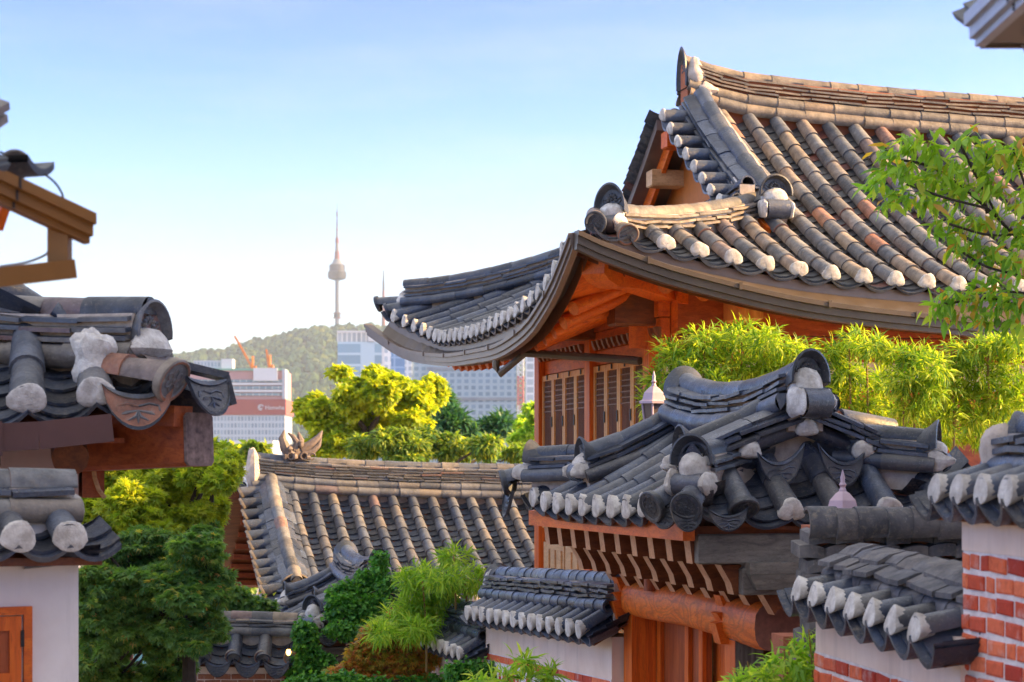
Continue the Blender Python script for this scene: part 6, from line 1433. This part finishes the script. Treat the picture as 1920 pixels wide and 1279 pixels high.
# bamboo: canes with drooping fans of narrow leaves
def bamboo(label, canes, fans, leaf='leaf_bamboo', L=0.12, W=0.016, per=26, name='bamboo_plant', group=None, r=0.014, spread=1.0, droop=0.3):
    base = np.mean([np.asarray(a) for a, b in canes], axis=0); T = thing(name, label, 'bamboo', tuple(base), group)
    for a, b in canes:
        mb = MB(); a, b = np.asarray(a, float), np.asarray(b, float); n = 9; pts = [a + (b - a) * t + V3(0.02 * math.sin(3 * t), 0, 0) for t in np.linspace(0, 1, n)]
        tube(mb, pts, list(np.linspace(r, r * 0.55, n)), 7, 0)
        for p in pts[1:-1]: tube(mb, [p - UP * 0.006, p, p + UP * 0.006], [r * 0.8, r * 1.15, r * 0.8], 7, 0)
        mb.build('cane', 'cane', T)
    Ps, Ds = [], []; mb = MB()
    for c, rr in fans:
        c = np.asarray(c, float); r3 = np.broadcast_to(np.asarray(rr, float), 3); k = max(6, int(300 * np.prod(r3) ** (2 / 3) / 0.12))
        cs, q = shell_points(c, r3, k, 0.6)
        for s_, d0 in zip(cs, q):
            dd = nrm(d0 + RNG.normal(size=3) * 0.5 + np.array([0, 0, 0.1])); n = RNG.integers(4, 8)
            p = s_ + RNG.normal(size=(n, 3)) * 0.012; e = dd + RNG.normal(size=(n, 3)) * 0.6 * spread + np.array([0, 0, -0.15])
            Ps.append(p); Ds.append(e)
    Pn, Dn = np.concatenate(Ps), np.concatenate(Ds); n = len(Pn)
    leaf_mesh('leaves', Pn, Dn, L * RNG.uniform(0.65, 1.3, n), W * RNG.uniform(0.8, 1.2, n), leaf, T, 'lance', droop)
    return T
def bfans(lst, d, dj=0.25):
    return [(P(px, py, d + o), (rx * d / F, 0.25, rz * d / F)) for (px, py, rx, rz), o in ((q, RNG.uniform(-dj, dj)) for q in lst)]
dB = 17.0
GB = 'bamboo plants in the hedge behind the near gate'
bamboo('densest dark and bright bamboo clump left of the gate ridge, beside the lattice doors', [(P(1300, 1000, dB), P(1320, 640, dB)), (P(1380, 1000, dB), P(1390, 640, dB)), (P(1250, 1000, dB), P(1245, 700, dB))],
       bfans([(1245, 720, 40, 40), (1270, 670, 42, 32), (1320, 645, 45, 30), (1380, 635, 48, 26), (1435, 640, 42, 26), (1300, 700, 50, 36), (1370, 690, 55, 36), (1440, 690, 40, 34), (1225, 755, 24, 24), (1270, 745, 34, 28), (1470, 665, 30, 26), (1340, 730, 50, 30), (1420, 720, 45, 30)], dB), group=GB)
bamboo('bamboo just right of the big ridge end tile with two yellow canes', [(P(1590, 1000, dB), P(1591, 630, dB)), (P(1622, 1000, dB), P(1624, 670, dB))],
       bfans([(1500, 665, 30, 22), (1560, 665, 36, 22), (1600, 640, 30, 18), (1635, 650, 26, 16), (1575, 700, 34, 24), (1580, 745, 44, 30), (1540, 715, 26, 26), (1620, 770, 40, 22), (1605, 705, 26, 24)], dB), group=GB)
bamboo('bright drooping bamboo in the middle of the hedge, right of the white wall patch', [(P(1692, 1000, dB - 0.5), P(1690, 680, dB - 0.5)), (P(1712, 1000, dB - 0.5), P(1710, 690, dB - 0.5))],
       bfans([(1680, 665, 34, 20), (1715, 670, 36, 26), (1745, 690, 34, 28), (1690, 715, 36, 26), (1730, 735, 40, 30), (1700, 765, 34, 22), (1765, 720, 26, 24)], dB - 0.5), group=GB, spread=1.2)
bamboo('tall bamboo by the right end of the hedge under the tree branch', [(P(1785, 1000, dB - 0.3), P(1783, 650, dB - 0.3)), (P(1850, 1000, dB - 0.3), P(1850, 640, dB - 0.3))],
       bfans([(1810, 660, 36, 24), (1860, 650, 40, 24), (1905, 645, 34, 24), (1790, 690, 30, 22), (1840, 700, 44, 30), (1900, 700, 40, 30), (1800, 745, 40, 28), (1860, 750, 44, 30), (1770, 780, 34, 22), (1830, 790, 40, 20), (1910, 750, 34, 30)], dB - 0.3), group=GB)
bamboo('low shaded bamboo filling the back of the hedge between the taller canes', [(P(1660, 1000, dB + 0.5), P(1655, 700, dB + 0.5)), (P(1755, 1000, dB + 0.5), P(1752, 700, dB + 0.5))],
       bfans([(1655, 715, 26, 22), (1650, 770, 40, 26), (1600, 800, 44, 22), (1695, 800, 44, 22), (1755, 770, 34, 26), (1765, 815, 44, 20), (1850, 815, 44, 20), (1905, 800, 40, 24), (1530, 770, 34, 24)], dB + 0.5), group=GB)
# bamboo in front of the middle house
dm = 20.5
bamboo('feathery light green bamboo in front of the middle house roof, above the autumn creeper', [(P(852, 1250, dm), P(850, 1040, dm)), (P(872, 1250, dm), P(871, 1075, dm)), (P(800, 1260, dm), P(790, 1080, dm))],
       bfans([(850, 1045, 32, 16), (790, 1075, 34, 18), (765, 1090, 26, 16), (835, 1085, 40, 20), (890, 1085, 36, 22), (800, 1110, 38, 20), (840, 1115, 36, 18), (770, 1140, 36, 22), (800, 1145, 40, 18), (740, 1165, 36, 22), (715, 1185, 26, 16), (780, 1180, 40, 20)], dm, 0.35), leaf='leaf_light', L=0.14, W=0.018)  # brighter leaf colour here stands in for sunlight on this clump
# plants at the bottom of the picture
db = 9.6
def sprig(label, name, canes, fans, leaf, L, W, **k): return bamboo(label, canes, fans, leaf, L, W, name=name, **k)
sprig('leafy bamboo sprigs in front of the gate door at the bottom of the picture', 'bamboo_plant', [(P(1450, 1420, db), P(1470, 1215, db)), (P(1520, 1420, db), P(1515, 1180, db)), (P(1420, 1420, db), P(1400, 1240, db))],
      [(P(px, py, db + o), (rx * db / F, 0.12, rz * db / F)) for px, py, rx, rz, o in ((1475, 1240, 45, 22, 0), (1515, 1210, 34, 18, 0.1), (1430, 1265, 50, 18, -0.1), (1540, 1250, 40, 20, 0.1), (1500, 1275, 60, 20, 0), (1395, 1280, 36, 12, 0), (1560, 1215, 30, 10, 0.1))], 'leaf_light', 0.085, 0.02, spread=1.1, r=0.006)
sprig('sparse bamboo tuft before the patterned wall at the bottom of the picture', 'bamboo_plant', [(P(1000, 1420, 13.5), P(985, 1225, 13.5)), (P(1045, 1420, 13.5), P(1035, 1255, 13.5)), (P(955, 1420, 13.5), P(950, 1262, 13.5))],
      [(P(px, py, 13.5), (rx * 13.5 / F, 0.12, rz * 13.5 / F)) for px, py, rx, rz in ((982, 1240, 22, 10), (1030, 1268, 28, 12), (950, 1272, 26, 10), (900, 1280, 40, 8), (990, 1275, 30, 8))], 'leaf_light', 0.12, 0.022, per=10, r=0.006)

# ivy over the vine gate, hanging curtain beside it
def carpet(name, label, cat, blobs, nl, L, leaf, parent_base, group=None, shape='oval', W=None):
    T = thing(name, label, cat, tuple(parent_base), group); mb = MB(); Ps, Ds = [], []
    tot = sum(r[0] * r[2] for c, r in blobs)
    for i, (c, r) in enumerate(blobs):
        n = int(nl * r[0] * r[2] / tot); p, q = shell_points(c, r, n, 0.35)
        sub = RNG.normal(size=(n, 3)) * 0.03; Ps.append(p + sub); Ds.append(q * 0.6 + RNG.normal(size=q.shape) * 0.5 + np.array([0, -0.3, -0.5]))
        if i: limb(mb, blobs[i - 1][0], c, 0.012, 0.008, 0.02, 5, 0.1)
    mb.build('stems', 'bark', T); Pn, Dn = np.concatenate(Ps), np.concatenate(Ds); n = len(Pn)
    leaf_mesh('leaves', Pn, Dn, L * RNG.uniform(0.6, 1.3, n), (W or L * 0.9) * RNG.uniform(0.7, 1.2, n), leaf, T, shape, 0.25)
def cb(lst, d): return [(P(px, py, d + (o[0] if o else 0)), (rx * d / F, 0.10 + (o[1] if len(o) > 1 else 0), rz * d / F)) for px, py, rx, rz, *o in lst]
dv = 22.4
carpet('ivy_vine', 'dark green ivy draped over the small gate roof and hanging past its beam', 'vine', cb([(655, 1115, 40, 20, 0.6), (690, 1090, 22, 18, 0.7), (712, 1060, 10, 26, 0.6), (725, 1095, 14, 12, 0.5), (640, 1140, 26, 22, 0.3), (660, 1145, 40, 22, 0.3), (700, 1135, 22, 18, 0.4), (572, 1190, 18, 26), (575, 1235, 26, 34), (600, 1255, 30, 30), (565, 1270, 24, 20), (700, 1185, 6, 22), (640, 1180, 30, 10)], dv), 15000, 0.058, 'leaf_ivy', P(590, 1290, dv) - UP)
dc = 21.2
carpet('creeper', 'autumn creeper of rust and yellow green leaves heaped over the lower walls', 'creeper', cb([(770, 1160, 46, 20), (820, 1165, 34, 18), (730, 1190, 50, 22), (800, 1200, 55, 24), (700, 1225, 46, 24), (760, 1235, 60, 26), (675, 1262, 46, 22), (740, 1270, 60, 20), (815, 1210, 20, 24), (640, 1275, 36, 20), (830, 1175, 20, 14)], dc), 13000, 0.068, 'leaf_creeper', P(740, 1300, dc) - UP, shape='palm')
carpet('ivy_vine', 'small ivy strands creeping down the face of the lower wall step', 'vine', cb([(890, 1255, 34, 12), (925, 1264, 20, 14), (852, 1262, 14, 16), (905, 1278, 34, 8)], 18.9), 1800, 0.055, 'leaf_ivy', P(880, 1300, 18.9) - UP)
carpet('low_shrub', 'dark low shrub at the bottom below the ivy and creeper', 'shrub', cb([(620, 1280, 60, 14), (700, 1285, 60, 12), (800, 1282, 50, 10), (560, 1285, 30, 14)], 20.4), 1800, 0.07, 'leaf_ivy', P(680, 1320, 20.4) - UP)

carpet('low_shrub', 'dark green shrub under the left verge of the middle house, beside the maple trunk', 'shrub', cb([(430, 1125, 40, 34), (480, 1140, 40, 24), (455, 1165, 40, 20), (395, 1150, 30, 30)], 24.5), 2600, 0.08, 'leaf_maple', P(440, 1260, 24.5) - UP)
carpet('low_shrub', 'dark shrubs in the gap behind the gable of the middle house', 'shrub', cb([(400, 960, 40, 40, 0, 0.5), (430, 1000, 40, 40, 0, 0.5), (400, 1050, 40, 50, 0, 0.5), (440, 1090, 40, 40, 0, 0.5)], 36), 4200, 0.13, 'leaf_maple', P(420, 1260, 36) - UP)
# branch of a tree standing off to the right
def branch_tree():
    d = 11.3; T = thing('overhanging_tree', 'tree with drooping bright green leaves leaning into the picture from the right edge', 'tree', tuple(P(2150, 1500, d)))
    mb = MB(); tube(mb, [P(2150, 1700, d), P(2130, 1000, d), P(2090, 700, d), P(2000, 560, d)], [0.09, 0.08, 0.06, 0.035], 8)
    B = [[(2000, 560), (1900, 440), (1850, 390), (1790, 340), (1740, 310), (1690, 300)], [(1870, 405), (1830, 330), (1800, 270)], [(1900, 440), (1850, 440), (1780, 420)], [(2000, 560), (1920, 520), (1850, 500), (1800, 470)], [(1850, 390), (1770, 370), (1700, 345)], [(2050, 640), (1950, 590), (1860, 560), (1770, 570)], [(1850, 400), (1843, 330), (1850, 290)], [(2000, 560), (1930, 370), (1900, 280)], [(2050, 640), (1950, 560), (1880, 545)]]
    for b in B: tube(mb, spline([P(px, py, d + RNG.uniform(-0.12, 0.12)) for px, py in b], 12), 0.008, 5)
    mb.build('trunk', 'bark', T)
    cl = [(1665, 290, 36, 18), (1700, 270, 40, 20), (1750, 275, 36, 20), (1650, 335, 26, 24), (1700, 320, 44, 22), (1690, 370, 30, 20), (1745, 330, 40, 24), (1740, 375, 36, 22), (1785, 310, 38, 24), (1830, 300, 40, 30), (1815, 255, 26, 14), (1880, 270, 40, 26), (1905, 300, 30, 34), (1800, 360, 40, 24), (1850, 350, 40, 26), (1900, 370, 34, 30), (1790, 415, 36, 20), (1850, 410, 44, 24), (1905, 430, 34, 30), (1800, 455, 40, 18), (1850, 470, 44, 22), (1900, 490, 36, 24), (1870, 520, 30, 16), (1660, 390, 14, 18), (1770, 555, 30, 14), (1810, 545, 40, 16), (1860, 555, 44, 22), (1905, 560, 34, 24), (1780, 590, 30, 10), (1840, 595, 50, 16), (1900, 600, 34, 16), (1745, 580, 14, 14)]
    Ps, Ds = [], []
    for px, py, rx, rz in cl:
        k = int(rx * rz / 68) + 3; c, q = shell_points(P(px, py, d), (rx * d / F, 0.22, rz * d / F), k, 0.6)
        for s_ in c:
            n = RNG.integers(2, 5); Ps.append(s_ + RNG.normal(size=(n, 3)) * 0.015); Ds.append(RNG.normal(size=(n, 3)) * 0.55 + np.array([-0.25, 0, -0.55]))
    Pn, Dn = np.concatenate(Ps), np.concatenate(Ds); n = len(Pn)
    leaf_mesh('crown', Pn, Dn, 0.115 * RNG.uniform(0.55, 1.25, n), 0.036 * RNG.uniform(0.75, 1.2, n), 'leaf_branch', T, 'lance', 0.2)
branch_tree()
# ------------------------------------------------------------------ far away: hill, tower, city blocks
def hill():
    xs = [-2000, -1200, -700, -560, -420, -320, -250, -170, -60, 0, 60, 140, 300, 600, 1200]
    px = [-200, 100, 330, 370, 430, 480, 520, 560, 600, 632, 660, 700, 800, 950, 1300, 1800]
    py = [715, 675, 654, 648, 640, 626, 617, 606, 600, 600, 598, 597, 602, 628, 680, 730]
    top = smoothfn(px, py); d = 3700.0; v = []; n = 90; pxs = np.linspace(-200, 1800, n)
    rows = ((1.35, 0.45), (1.15, 0.85), (1.0, 1.0), (0.93, 0.86), (0.86, 0.66), (0.78, 0.42), (0.7, 0.2), (0.62, -0.1))
    for k, (kd, kh) in enumerate(rows):
        for q in pxs:
            z = (HOR - top(q)) / F * d; v.append((X(q, d) * (0.5 + 0.5 * kd), d * kd, z * kh - 20 + RNG.uniform(-3, 3)))
    mb = MB(); mb.add(v, [(i * n + k, i * n + k + 1, (i + 1) * n + k + 1, (i + 1) * n + k) for i in range(7) for k in range(n - 1)], 0, True)
    o = mb.build('hill', flat('hill_ground', (0.05, 0.07, 0.035), 0.95, nz=0.02, amt=0.4), None, (0, d, 0), angle=180); tag(o, 'wooded hill on the horizon', 'hill', None, 'structure')
    # tree cover: crowns of many trees, one mass
    N = 11000; q = RNG.uniform(-100, 1500, N); s_ = RNG.uniform(0, 1, N) ** 0.8
    K = np.array([r[0] for r in rows[2:]]); Hh = np.array([r[1] for r in rows[2:]])
    tt = s_ * 4.2; kd = np.interp(tt, np.arange(6), K); kh = np.interp(tt, np.arange(6), Hh)
    T_ = np.array([(HOR - top(a)) / F * d for a in q]); c = np.stack([np.array([X(a, d) for a in q]) * (0.5 + 0.5 * kd), d * kd, T_ * kh - 20 + 4], 1)
    ang = np.linspace(0, 2 * np.pi, 6, endpoint=False); base = []
    for rr, z in ((0.55, -0.9), (1.0, -0.1), (0.85, 0.45), (0.35, 0.9)): base += [(rr * math.cos(a), rr * math.sin(a), z) for a in ang]
    base = np.array(base); R_ = RNG.uniform(5, 10.5, (N, 1, 1)); v = c[:, None] + base[None] * R_ * np.array([1, 1, 1.1]) * (1 + RNG.normal(size=(N, 24, 1)) * 0.13)
    f = [(i * 6 + k, i * 6 + (k + 1) % 6, (i + 1) * 6 + (k + 1) % 6, (i + 1) * 6 + k) for i in range(3) for k in range(6)] + [(18, 19, 20, 21), (18, 21, 22, 23)]
    F_ = (np.array(f)[None] + (np.arange(N) * 24)[:, None, None]).reshape(-1, 4)
    t = NT('far_forest'); g = t.n('ShaderNodeNewGeometry'); t.pbr(t.ramp(g.outputs['Random Per Island'], [(0, (0.012, 0.04, 0.03)), (0.5, (0.025, 0.06, 0.04)), (0.85, (0.05, 0.09, 0.04)), (1, (0.09, 0.11, 0.035))]), 0.95, 0.1)  # greens shifted bluish: part of the distance haze is in the colour
    o = np_mesh('forest', v.reshape(-1, 3), F_, t.m, None, (0, d, 0)); tag(o, 'trees covering the far hill below the tower', 'forest', None, 'stuff')
hill()
def far_tower():
    d = 3700.0; c = P(632, 614, d); s = d / F; z = lambda py: (HOR - py) * s
    T = thing('observation_tower', 'tall slender broadcasting tower with round pod on the hilltop', 'tower', tuple(c - UP * 12))
    def lathe(prof, name, mat, n=20):
        mb = MB(); v = [V3(c[0] + r * 1.2 * s * math.cos(2 * math.pi * k / n), d + r * 1.2 * s * math.sin(2 * math.pi * k / n), z(py)) for r, py in prof for k in range(n)]
        mb.add(v, [(i * n + k, i * n + (k + 1) % n, (i + 1) * n + (k + 1) % n, (i + 1) * n + k) for i in range(len(prof) - 1) for k in range(n)] + [tuple(range(n)), tuple(range((len(prof) - 1) * n, len(prof) * n))], 0, True)
        return mb.build(name, mat, T)
    con = flat('tower_concrete', (0.14, 0.16, 0.19), 0.8, nz=0.05); dk = flat('tower_glass', (0.025, 0.026, 0.03), 0.5, nz=0.05); rd = flat('mast_red', (0.16, 0.035, 0.03), 0.6, nz=0.1); wh = flat('mast_white', (0.14, 0.14, 0.15), 0.6, nz=0.1)
    lathe([(3.2, 622), (2.9, 525), (4, 523)], 'shaft', con)
    lathe([(3.5, 526), (13, 523), (14.5, 519), (14.5, 510), (12.5, 509)], 'lower_deck', dk); lathe([(12.3, 509), (12.3, 497), (10, 496)], 'upper_deck', dk)
    lathe([(10, 496), (7, 492), (6, 487), (4, 486)], 'pod_roof', con)
    lathe([(4.2, 486), (3.8, 472), (2.8, 471)], 'mast_base', rd); lathe([(3.0, 471), (2.6, 456)], 'lattice_mast', wh); lathe([(3.2, 456), (2.6, 446)], 'mast_band', rd)
    lathe([(1.7, 446), (1.4, 424)], 'upper_mast', wh); lathe([(1.7, 432), (1.7, 429)], 'mast_ring', rd); lathe([(1.4, 424), (1.1, 412)], 'antenna', dk); lathe([(1.6, 406), (1.6, 398), (0.6, 396), (0.3, 382)], 'antenna_tip', dk); lathe([(0.9, 412), (0.9, 406)], 'antenna_neck', dk)
    lathe([(5, 596), (5, 586)], 'lower_platform', dk)
    for py in (588, 597):
        lathe([(7, py), (7, py - 1)], 'service_ring', rd)
    c = P(719, 590, d); T = thing('radio_mast', 'thin red and white mast right of the tower, above the roof tip', 'mast', tuple(c - UP * 20))
    lathe([(3.0, 620), (2.4, 565)], 'mast_base', rd); lathe([(2.3, 565), (1.9, 545)], 'mast_band', rd); lathe([(1.8, 545), (1.4, 525)], 'upper_mast', dk); lathe([(1.1, 525), (0.7, 507)], 'antenna', dk)
far_tower()
def glass_mat(name, c, mull, sx, sz, w_=0.12, rough=0.25, lit=0.3):
    "curtain wall: mullion grid and panes that differ a little"
    t = NT(name); v = t.coord((1 / sx, 1 / sx, 1 / sz)); sp = t.n('ShaderNodeSeparateXYZ'); t.t.links.new(v, sp.inputs[0])
    def frac(s_):
        m = t.n('ShaderNodeMath', operation='FRACT'); t.set(m, 'i0', s_); g = t.n('ShaderNodeMath', operation='LESS_THAN'); t.set(g, 'i0', m.outputs[0]); g.inputs[1].default_value = w_; return g.outputs[0]
    mx = t.n('ShaderNodeMath', operation='MAXIMUM'); t.set(mx, 'i0', frac(sp.outputs[0])); t.set(mx, 'i1', frac(sp.outputs[2]))
    fl = t.n('ShaderNodeVectorMath', operation='FLOOR'); t.t.links.new(v, fl.inputs[0]); wn = t.n('ShaderNodeTexWhiteNoise'); t.t.links.new(fl.outputs[0], wn.inputs[0])
    cc = t.mix(wn.outputs[0], c, tuple(x * (1 - lit) for x in c)); cc = t.mix(mx.outputs[0], cc, mull)
    return t.pbr(cc, rough, 0.6)
def block(mb, d, x0, x1, y0, y1, dep, mat=0, dd=0.0):
    a = P(x0, y1, d + dd); b = P(x1, y0, d + dd); hexa(mb, [(a[0], a[1], a[2]), (b[0], a[1], a[2]), (b[0], a[1] + dep, a[2]), (a[0], a[1] + dep, a[2]), (a[0], a[1], b[2]), (b[0], a[1], b[2]), (b[0], a[1] + dep, b[2]), (a[0], a[1] + dep, b[2])], mat)
def part(T, name, mat, d, *bl, dd=0.0):
    mb = MB()
    for b in bl: block(mb, d, *b[:4], b[4] if len(b) > 4 else 1.0, 0, dd)
    return mb.build(name, mat, T)
W_ = flat('pale_cladding', (0.45, 0.46, 0.5), 0.7, nz=0.2, amt=0.1); PK = flat('rose_cladding', (0.46, 0.27, 0.26), 0.7, nz=0.2, amt=0.1); BR = flat('brown_banner', (0.33, 0.10, 0.085), 0.7, nz=0.2, amt=0.08)
WH = flat('white_panel', (0.62, 0.62, 0.63), 0.6, nz=0.3, amt=0.05); OG = flat('crane_orange', (0.70, 0.20, 0.03), 0.5, nz=0.5)
def office_sign():
    d = 900.0; T = thing('office_building', 'office block with brown sign band and orange cranes on its roof', 'building', tuple(P(450, 960, d)))
    G1 = glass_mat('grey_blue_glass', (0.30, 0.37, 0.43), (0.42, 0.47, 0.51), 1.6, 3.2, 0.35)
    part(T, 'lower_facade', G1, d, (300, 534, 778, 980, 30)); part(T, 'sign_band', BR, d, (300, 536, 749, 778, 31), dd=-0.5)
    part(T, 'upper_facade', PK, d, (330, 532, 695, 749, 30))
    for y0, y1 in ((712, 717), (724, 730), (737, 742)): part(T, 'window_band', glass_mat('band_glass_%d' % y0, (0.22, 0.30, 0.34), (0.5, 0.5, 0.5), 3, 8, 0.1), d, (330, 532, y0, y1, 1), dd=-0.6)
    for y0, y1 in ((718, 722), (731, 735)): part(T, 'white_band', WH, d, (330, 533, y0, y1, 1), dd=-0.9)
    part(T, 'white_panel', WH, d, (475, 520, 690, 714, 2), dd=-1.6); part(T, 'stair_tower', W_, d, (529, 535, 692, 748, 6), dd=-1.2)
    part(T, 'roof_plant', WH, d, (415, 436, 673, 695, 8), dd=1.0); part(T, 'roof_screen', G1, d, (362, 416, 676, 692, 3), dd=2.0); part(T, 'roof_deck', flat('roof_green', (0.24, 0.42, 0.33), 0.8), d, (395, 532, 691, 695, 20), dd=-0.7)
    # the lettering on the band
    s = d / F
    mb = MB(); c = P(489, 764, d - 0.9)
    for r0, a0, a1 in ((5.0, 0.3, 5.2), (2.6, 1.2, 6.0)): tube(mb, [c + V3(math.cos(t) * r0 * s, 0, math.sin(t) * r0 * s) for t in np.linspace(a0, a1, 16)], 0.8 * s, 5)
    mb.build('sign_emblem', WH, T)
    cu = bpy.data.curves.new('sign_lettering', 'FONT'); cu.body = 'Hanwha'; cu.size = 11 * s; cu.extrude = 0.05; cu.materials.append(WH)
    tmp = bpy.data.objects.new('tmp', cu); col.objects.link(tmp); dg = bpy.context.evaluated_depsgraph_get(); me = bpy.data.meshes.new_from_object(tmp.evaluated_get(dg)); bpy.data.objects.remove(tmp)
    o = bpy.data.objects.new('sign_lettering', me); col.objects.link(o); o.parent = T; p = P(497, 768, d - 0.75); o.location = Vector(p) - Vector(T.location); o.rotation_euler = (R(90), 0, 0)
    # cranes
    for px, py, ex, ey, lab in ((474, 692, 440, 630, 'longer leaning orange crane jib on the left of the sign building roof'), (506, 690, 499, 655, 'shorter steep orange crane on the right of the sign building roof')):
        Cn = thing('tower_crane', lab, 'crane', tuple(P(px, py, d + 8)), 'orange cranes on the sign building')
        mb = MB(); a = P(px - 2, py - 4, d + 8); b = P(ex, ey, d + 8); dv = nrm(b - a); sd = nrm(np.cross(dv, V3(0, 1, 0)))
        for e in (-1, 1): tube(mb, [a + sd * e * 1.5 * s, b + sd * e * 0.7 * s], 1.0 * s, 5)
        for t in np.linspace(0, 1, 12): tube(mb, [a + (b - a) * t + sd * 1.4 * s * (1 - t * 0.5), a + (b - a) * min(1, t + 0.08) - sd * 1.4 * s * (1 - t * 0.5)], 0.6 * s, 4)
        mb.build('jib', OG, Cn)
        mb = MB(); tube(mb, [P(px, py + 3, d + 8), P(px, py - 24, d + 8)], [3.0 * s, 2.2 * s], 6); mb.build('mast', OG, Cn)
        mb = MB(); block(mb, d, px - 4, px + 6, py - 6, py, 3, 0, 7); mb.build('machine_house', OG, Cn)
        mb = MB(); q = P(px, py - 24, d + 8); tube(mb, [q, b], 0.2 * s, 4); tube(mb, [b, b - UP * 9 * s], 0.15 * s, 4); mb.build('cables', 'black', Cn)
office_sign()
def towers():
    d = 1200.0; T = thing('glass_tower', 'square pale blue glass tower under the broadcasting tower', 'building', tuple(P(676, 960, d)))
    part(T, 'glass_facade', glass_mat('pale_blue_glass', (0.24, 0.38, 0.50), (0.42, 0.54, 0.63), 40, 7.0, 0.22, lit=0.25), d, (633, 716, 641, 980, 30)); part(T, 'corner_strip', WH, d, (716, 720, 640, 980, 28))
    part(T, 'crown_screen', glass_mat('crown_glass', (0.42, 0.44, 0.45), (0.68, 0.66, 0.62), 3.0, 14, 0.3), d, (632, 712, 622, 641, 26), dd=1); part(T, 'plant_room', WH, d, (690, 704, 621, 640, 10), dd=-1); part(T, 'roof_edge', WH, d, (632, 712, 620, 623, 26), dd=0.5)
    d = 1000.0; T = thing('slim_office_tower', 'narrow blue and white slab between the glass tower and the grey office', 'building', tuple(P(738, 960, d)))
    part(T, 'blue_facade', glass_mat('deep_blue_glass', (0.13, 0.27, 0.50), (0.25, 0.38, 0.58), 6, 5, 0.15), d, (733, 759, 642, 980, 20)); part(T, 'white_facade', glass_mat('white_grid', (0.5, 0.56, 0.62), (0.75, 0.75, 0.75), 3, 4.5, 0.4), d, (720, 733, 630, 980, 20))
    d = 700.0; T = thing('grey_office_building', 'broad grey office slab with fine window grid behind the conifers', 'building', tuple(P(865, 960, d)))
    part(T, 'window_grid_facade', glass_mat('grey_grid', (0.20, 0.29, 0.37), (0.29, 0.37, 0.43), 2.6, 2.3, 0.42, lit=0.3), d, (764, 968, 640, 980, 30)); part(T, 'side_pier', glass_mat('light_grid', (0.45, 0.5, 0.55), (0.66, 0.68, 0.7), 2.0, 2.3, 0.4), d, (759, 772, 640, 980, 28), dd=-1)
    for y in (688, 745): part(T, 'louvre_band', flat('louvre_%d' % y, (0.26, 0.29, 0.33), 0.6, nz=0.3), d, (800 if y < 700 else 772, 900 if y < 700 else 968, y, y + 6, 1), dd=-0.4)
    T = thing('white_office_building', 'pale tower block behind the red and white crane mast, left of the corner column', 'building', tuple(P(1000, 960, 640)))
    part(T, 'facade', glass_mat('pale_grid', (0.45, 0.50, 0.55), (0.62, 0.64, 0.66), 3, 2.6, 0.3), 640, (986, 1080, 650, 980, 25))
    d = 560.0; T = thing('crane_mast', 'red and white climbing crane mast beside the grey office', 'crane', tuple(P(975, 960, d)))
    for y0, y1, m in ((640, 705, WH), (705, 760, flat('mast_pink', (0.62, 0.20, 0.20), 0.6, nz=1)), (760, 830, WH)):
        mb = MB(); s = d / F
        for e, g in ((-5, 0), (5, 0), (-5, 1), (5, 1)): tube(mb, [P(976 + e, y1, d + g * 1.5), P(976 + e, y0, d + g * 1.5)], 1.3 * s, 5)
        for y in np.arange(y0, y1, 9): tube(mb, [P(971, y, d), P(981, y + 9, d)], 0.9 * s, 4); tube(mb, [P(981, y, d), P(971, y + 9, d)], 0.9 * s, 4)
        mb.build('mast_section', m, T)
    d = 420.0; T = thing('white_low_building', 'low white building peeking between maple and dragon ornament', 'building', tuple(P(470, 900, d)))
    part(T, 'white_wall', WH, d, (430, 512, 826, 900, 15)); part(T, 'window_row', glass_mat('row_glass', (0.4, 0.46, 0.5), (0.8, 0.8, 0.8), 1.6, 9, 0.4), d, (445, 508, 836, 843, 0.5), dd=-0.3)
    d = 90.0; T = thing('pavilion_roof', 'white flat canopy on a post left of the corner column', 'canopy', tuple(P(1006, 960, d)))
    mb = MB(); a = P(975, 846, d); hexa(mb, [P(974, 847, d), P(1040, 838, d), P(1040, 838, d + 2), P(974, 847, d + 2), P(984, 836, d), P(1040, 832, d), P(1040, 832, d + 2), P(984, 836, d + 2)]); mb.build('canopy_slab', WH, T)
    mb = MB(); block(mb, d, 1006, 1018, 838, 960, 0.4, 0, 0.4); mb.build('canopy_post', WH, T)
towers()
def haze():
    mb = MB(); hexa(mb, [(-5000, -60, -32), (5000, -60, -32), (5000, 5600, -32), (-5000, 5600, -32), (-5000, -60, 560), (5000, -60, 560), (5000, 5600, 560), (-5000, 5600, 560)])
    t = bpy.data.materials.new('haze_air'); t.use_nodes = True; n = t.node_tree; n.nodes.clear(); o = n.nodes.new('ShaderNodeOutputMaterial'); p = n.nodes.new('ShaderNodeVolumePrincipled')
    p.inputs['Color'].default_value = (0.80, 0.90, 1.0, 1); p.inputs['Density'].default_value = HAZE; p.inputs['Anisotropy'].default_value = 0.2
    n.links.new(p.outputs[0], o.inputs['Volume']); ob = mb.build('haze', t, None, (0, 0, -32)); tag(ob, 'pale air thickening towards the hill', 'haze', None, 'stuff')
HAZE = 0.85e-4
haze()
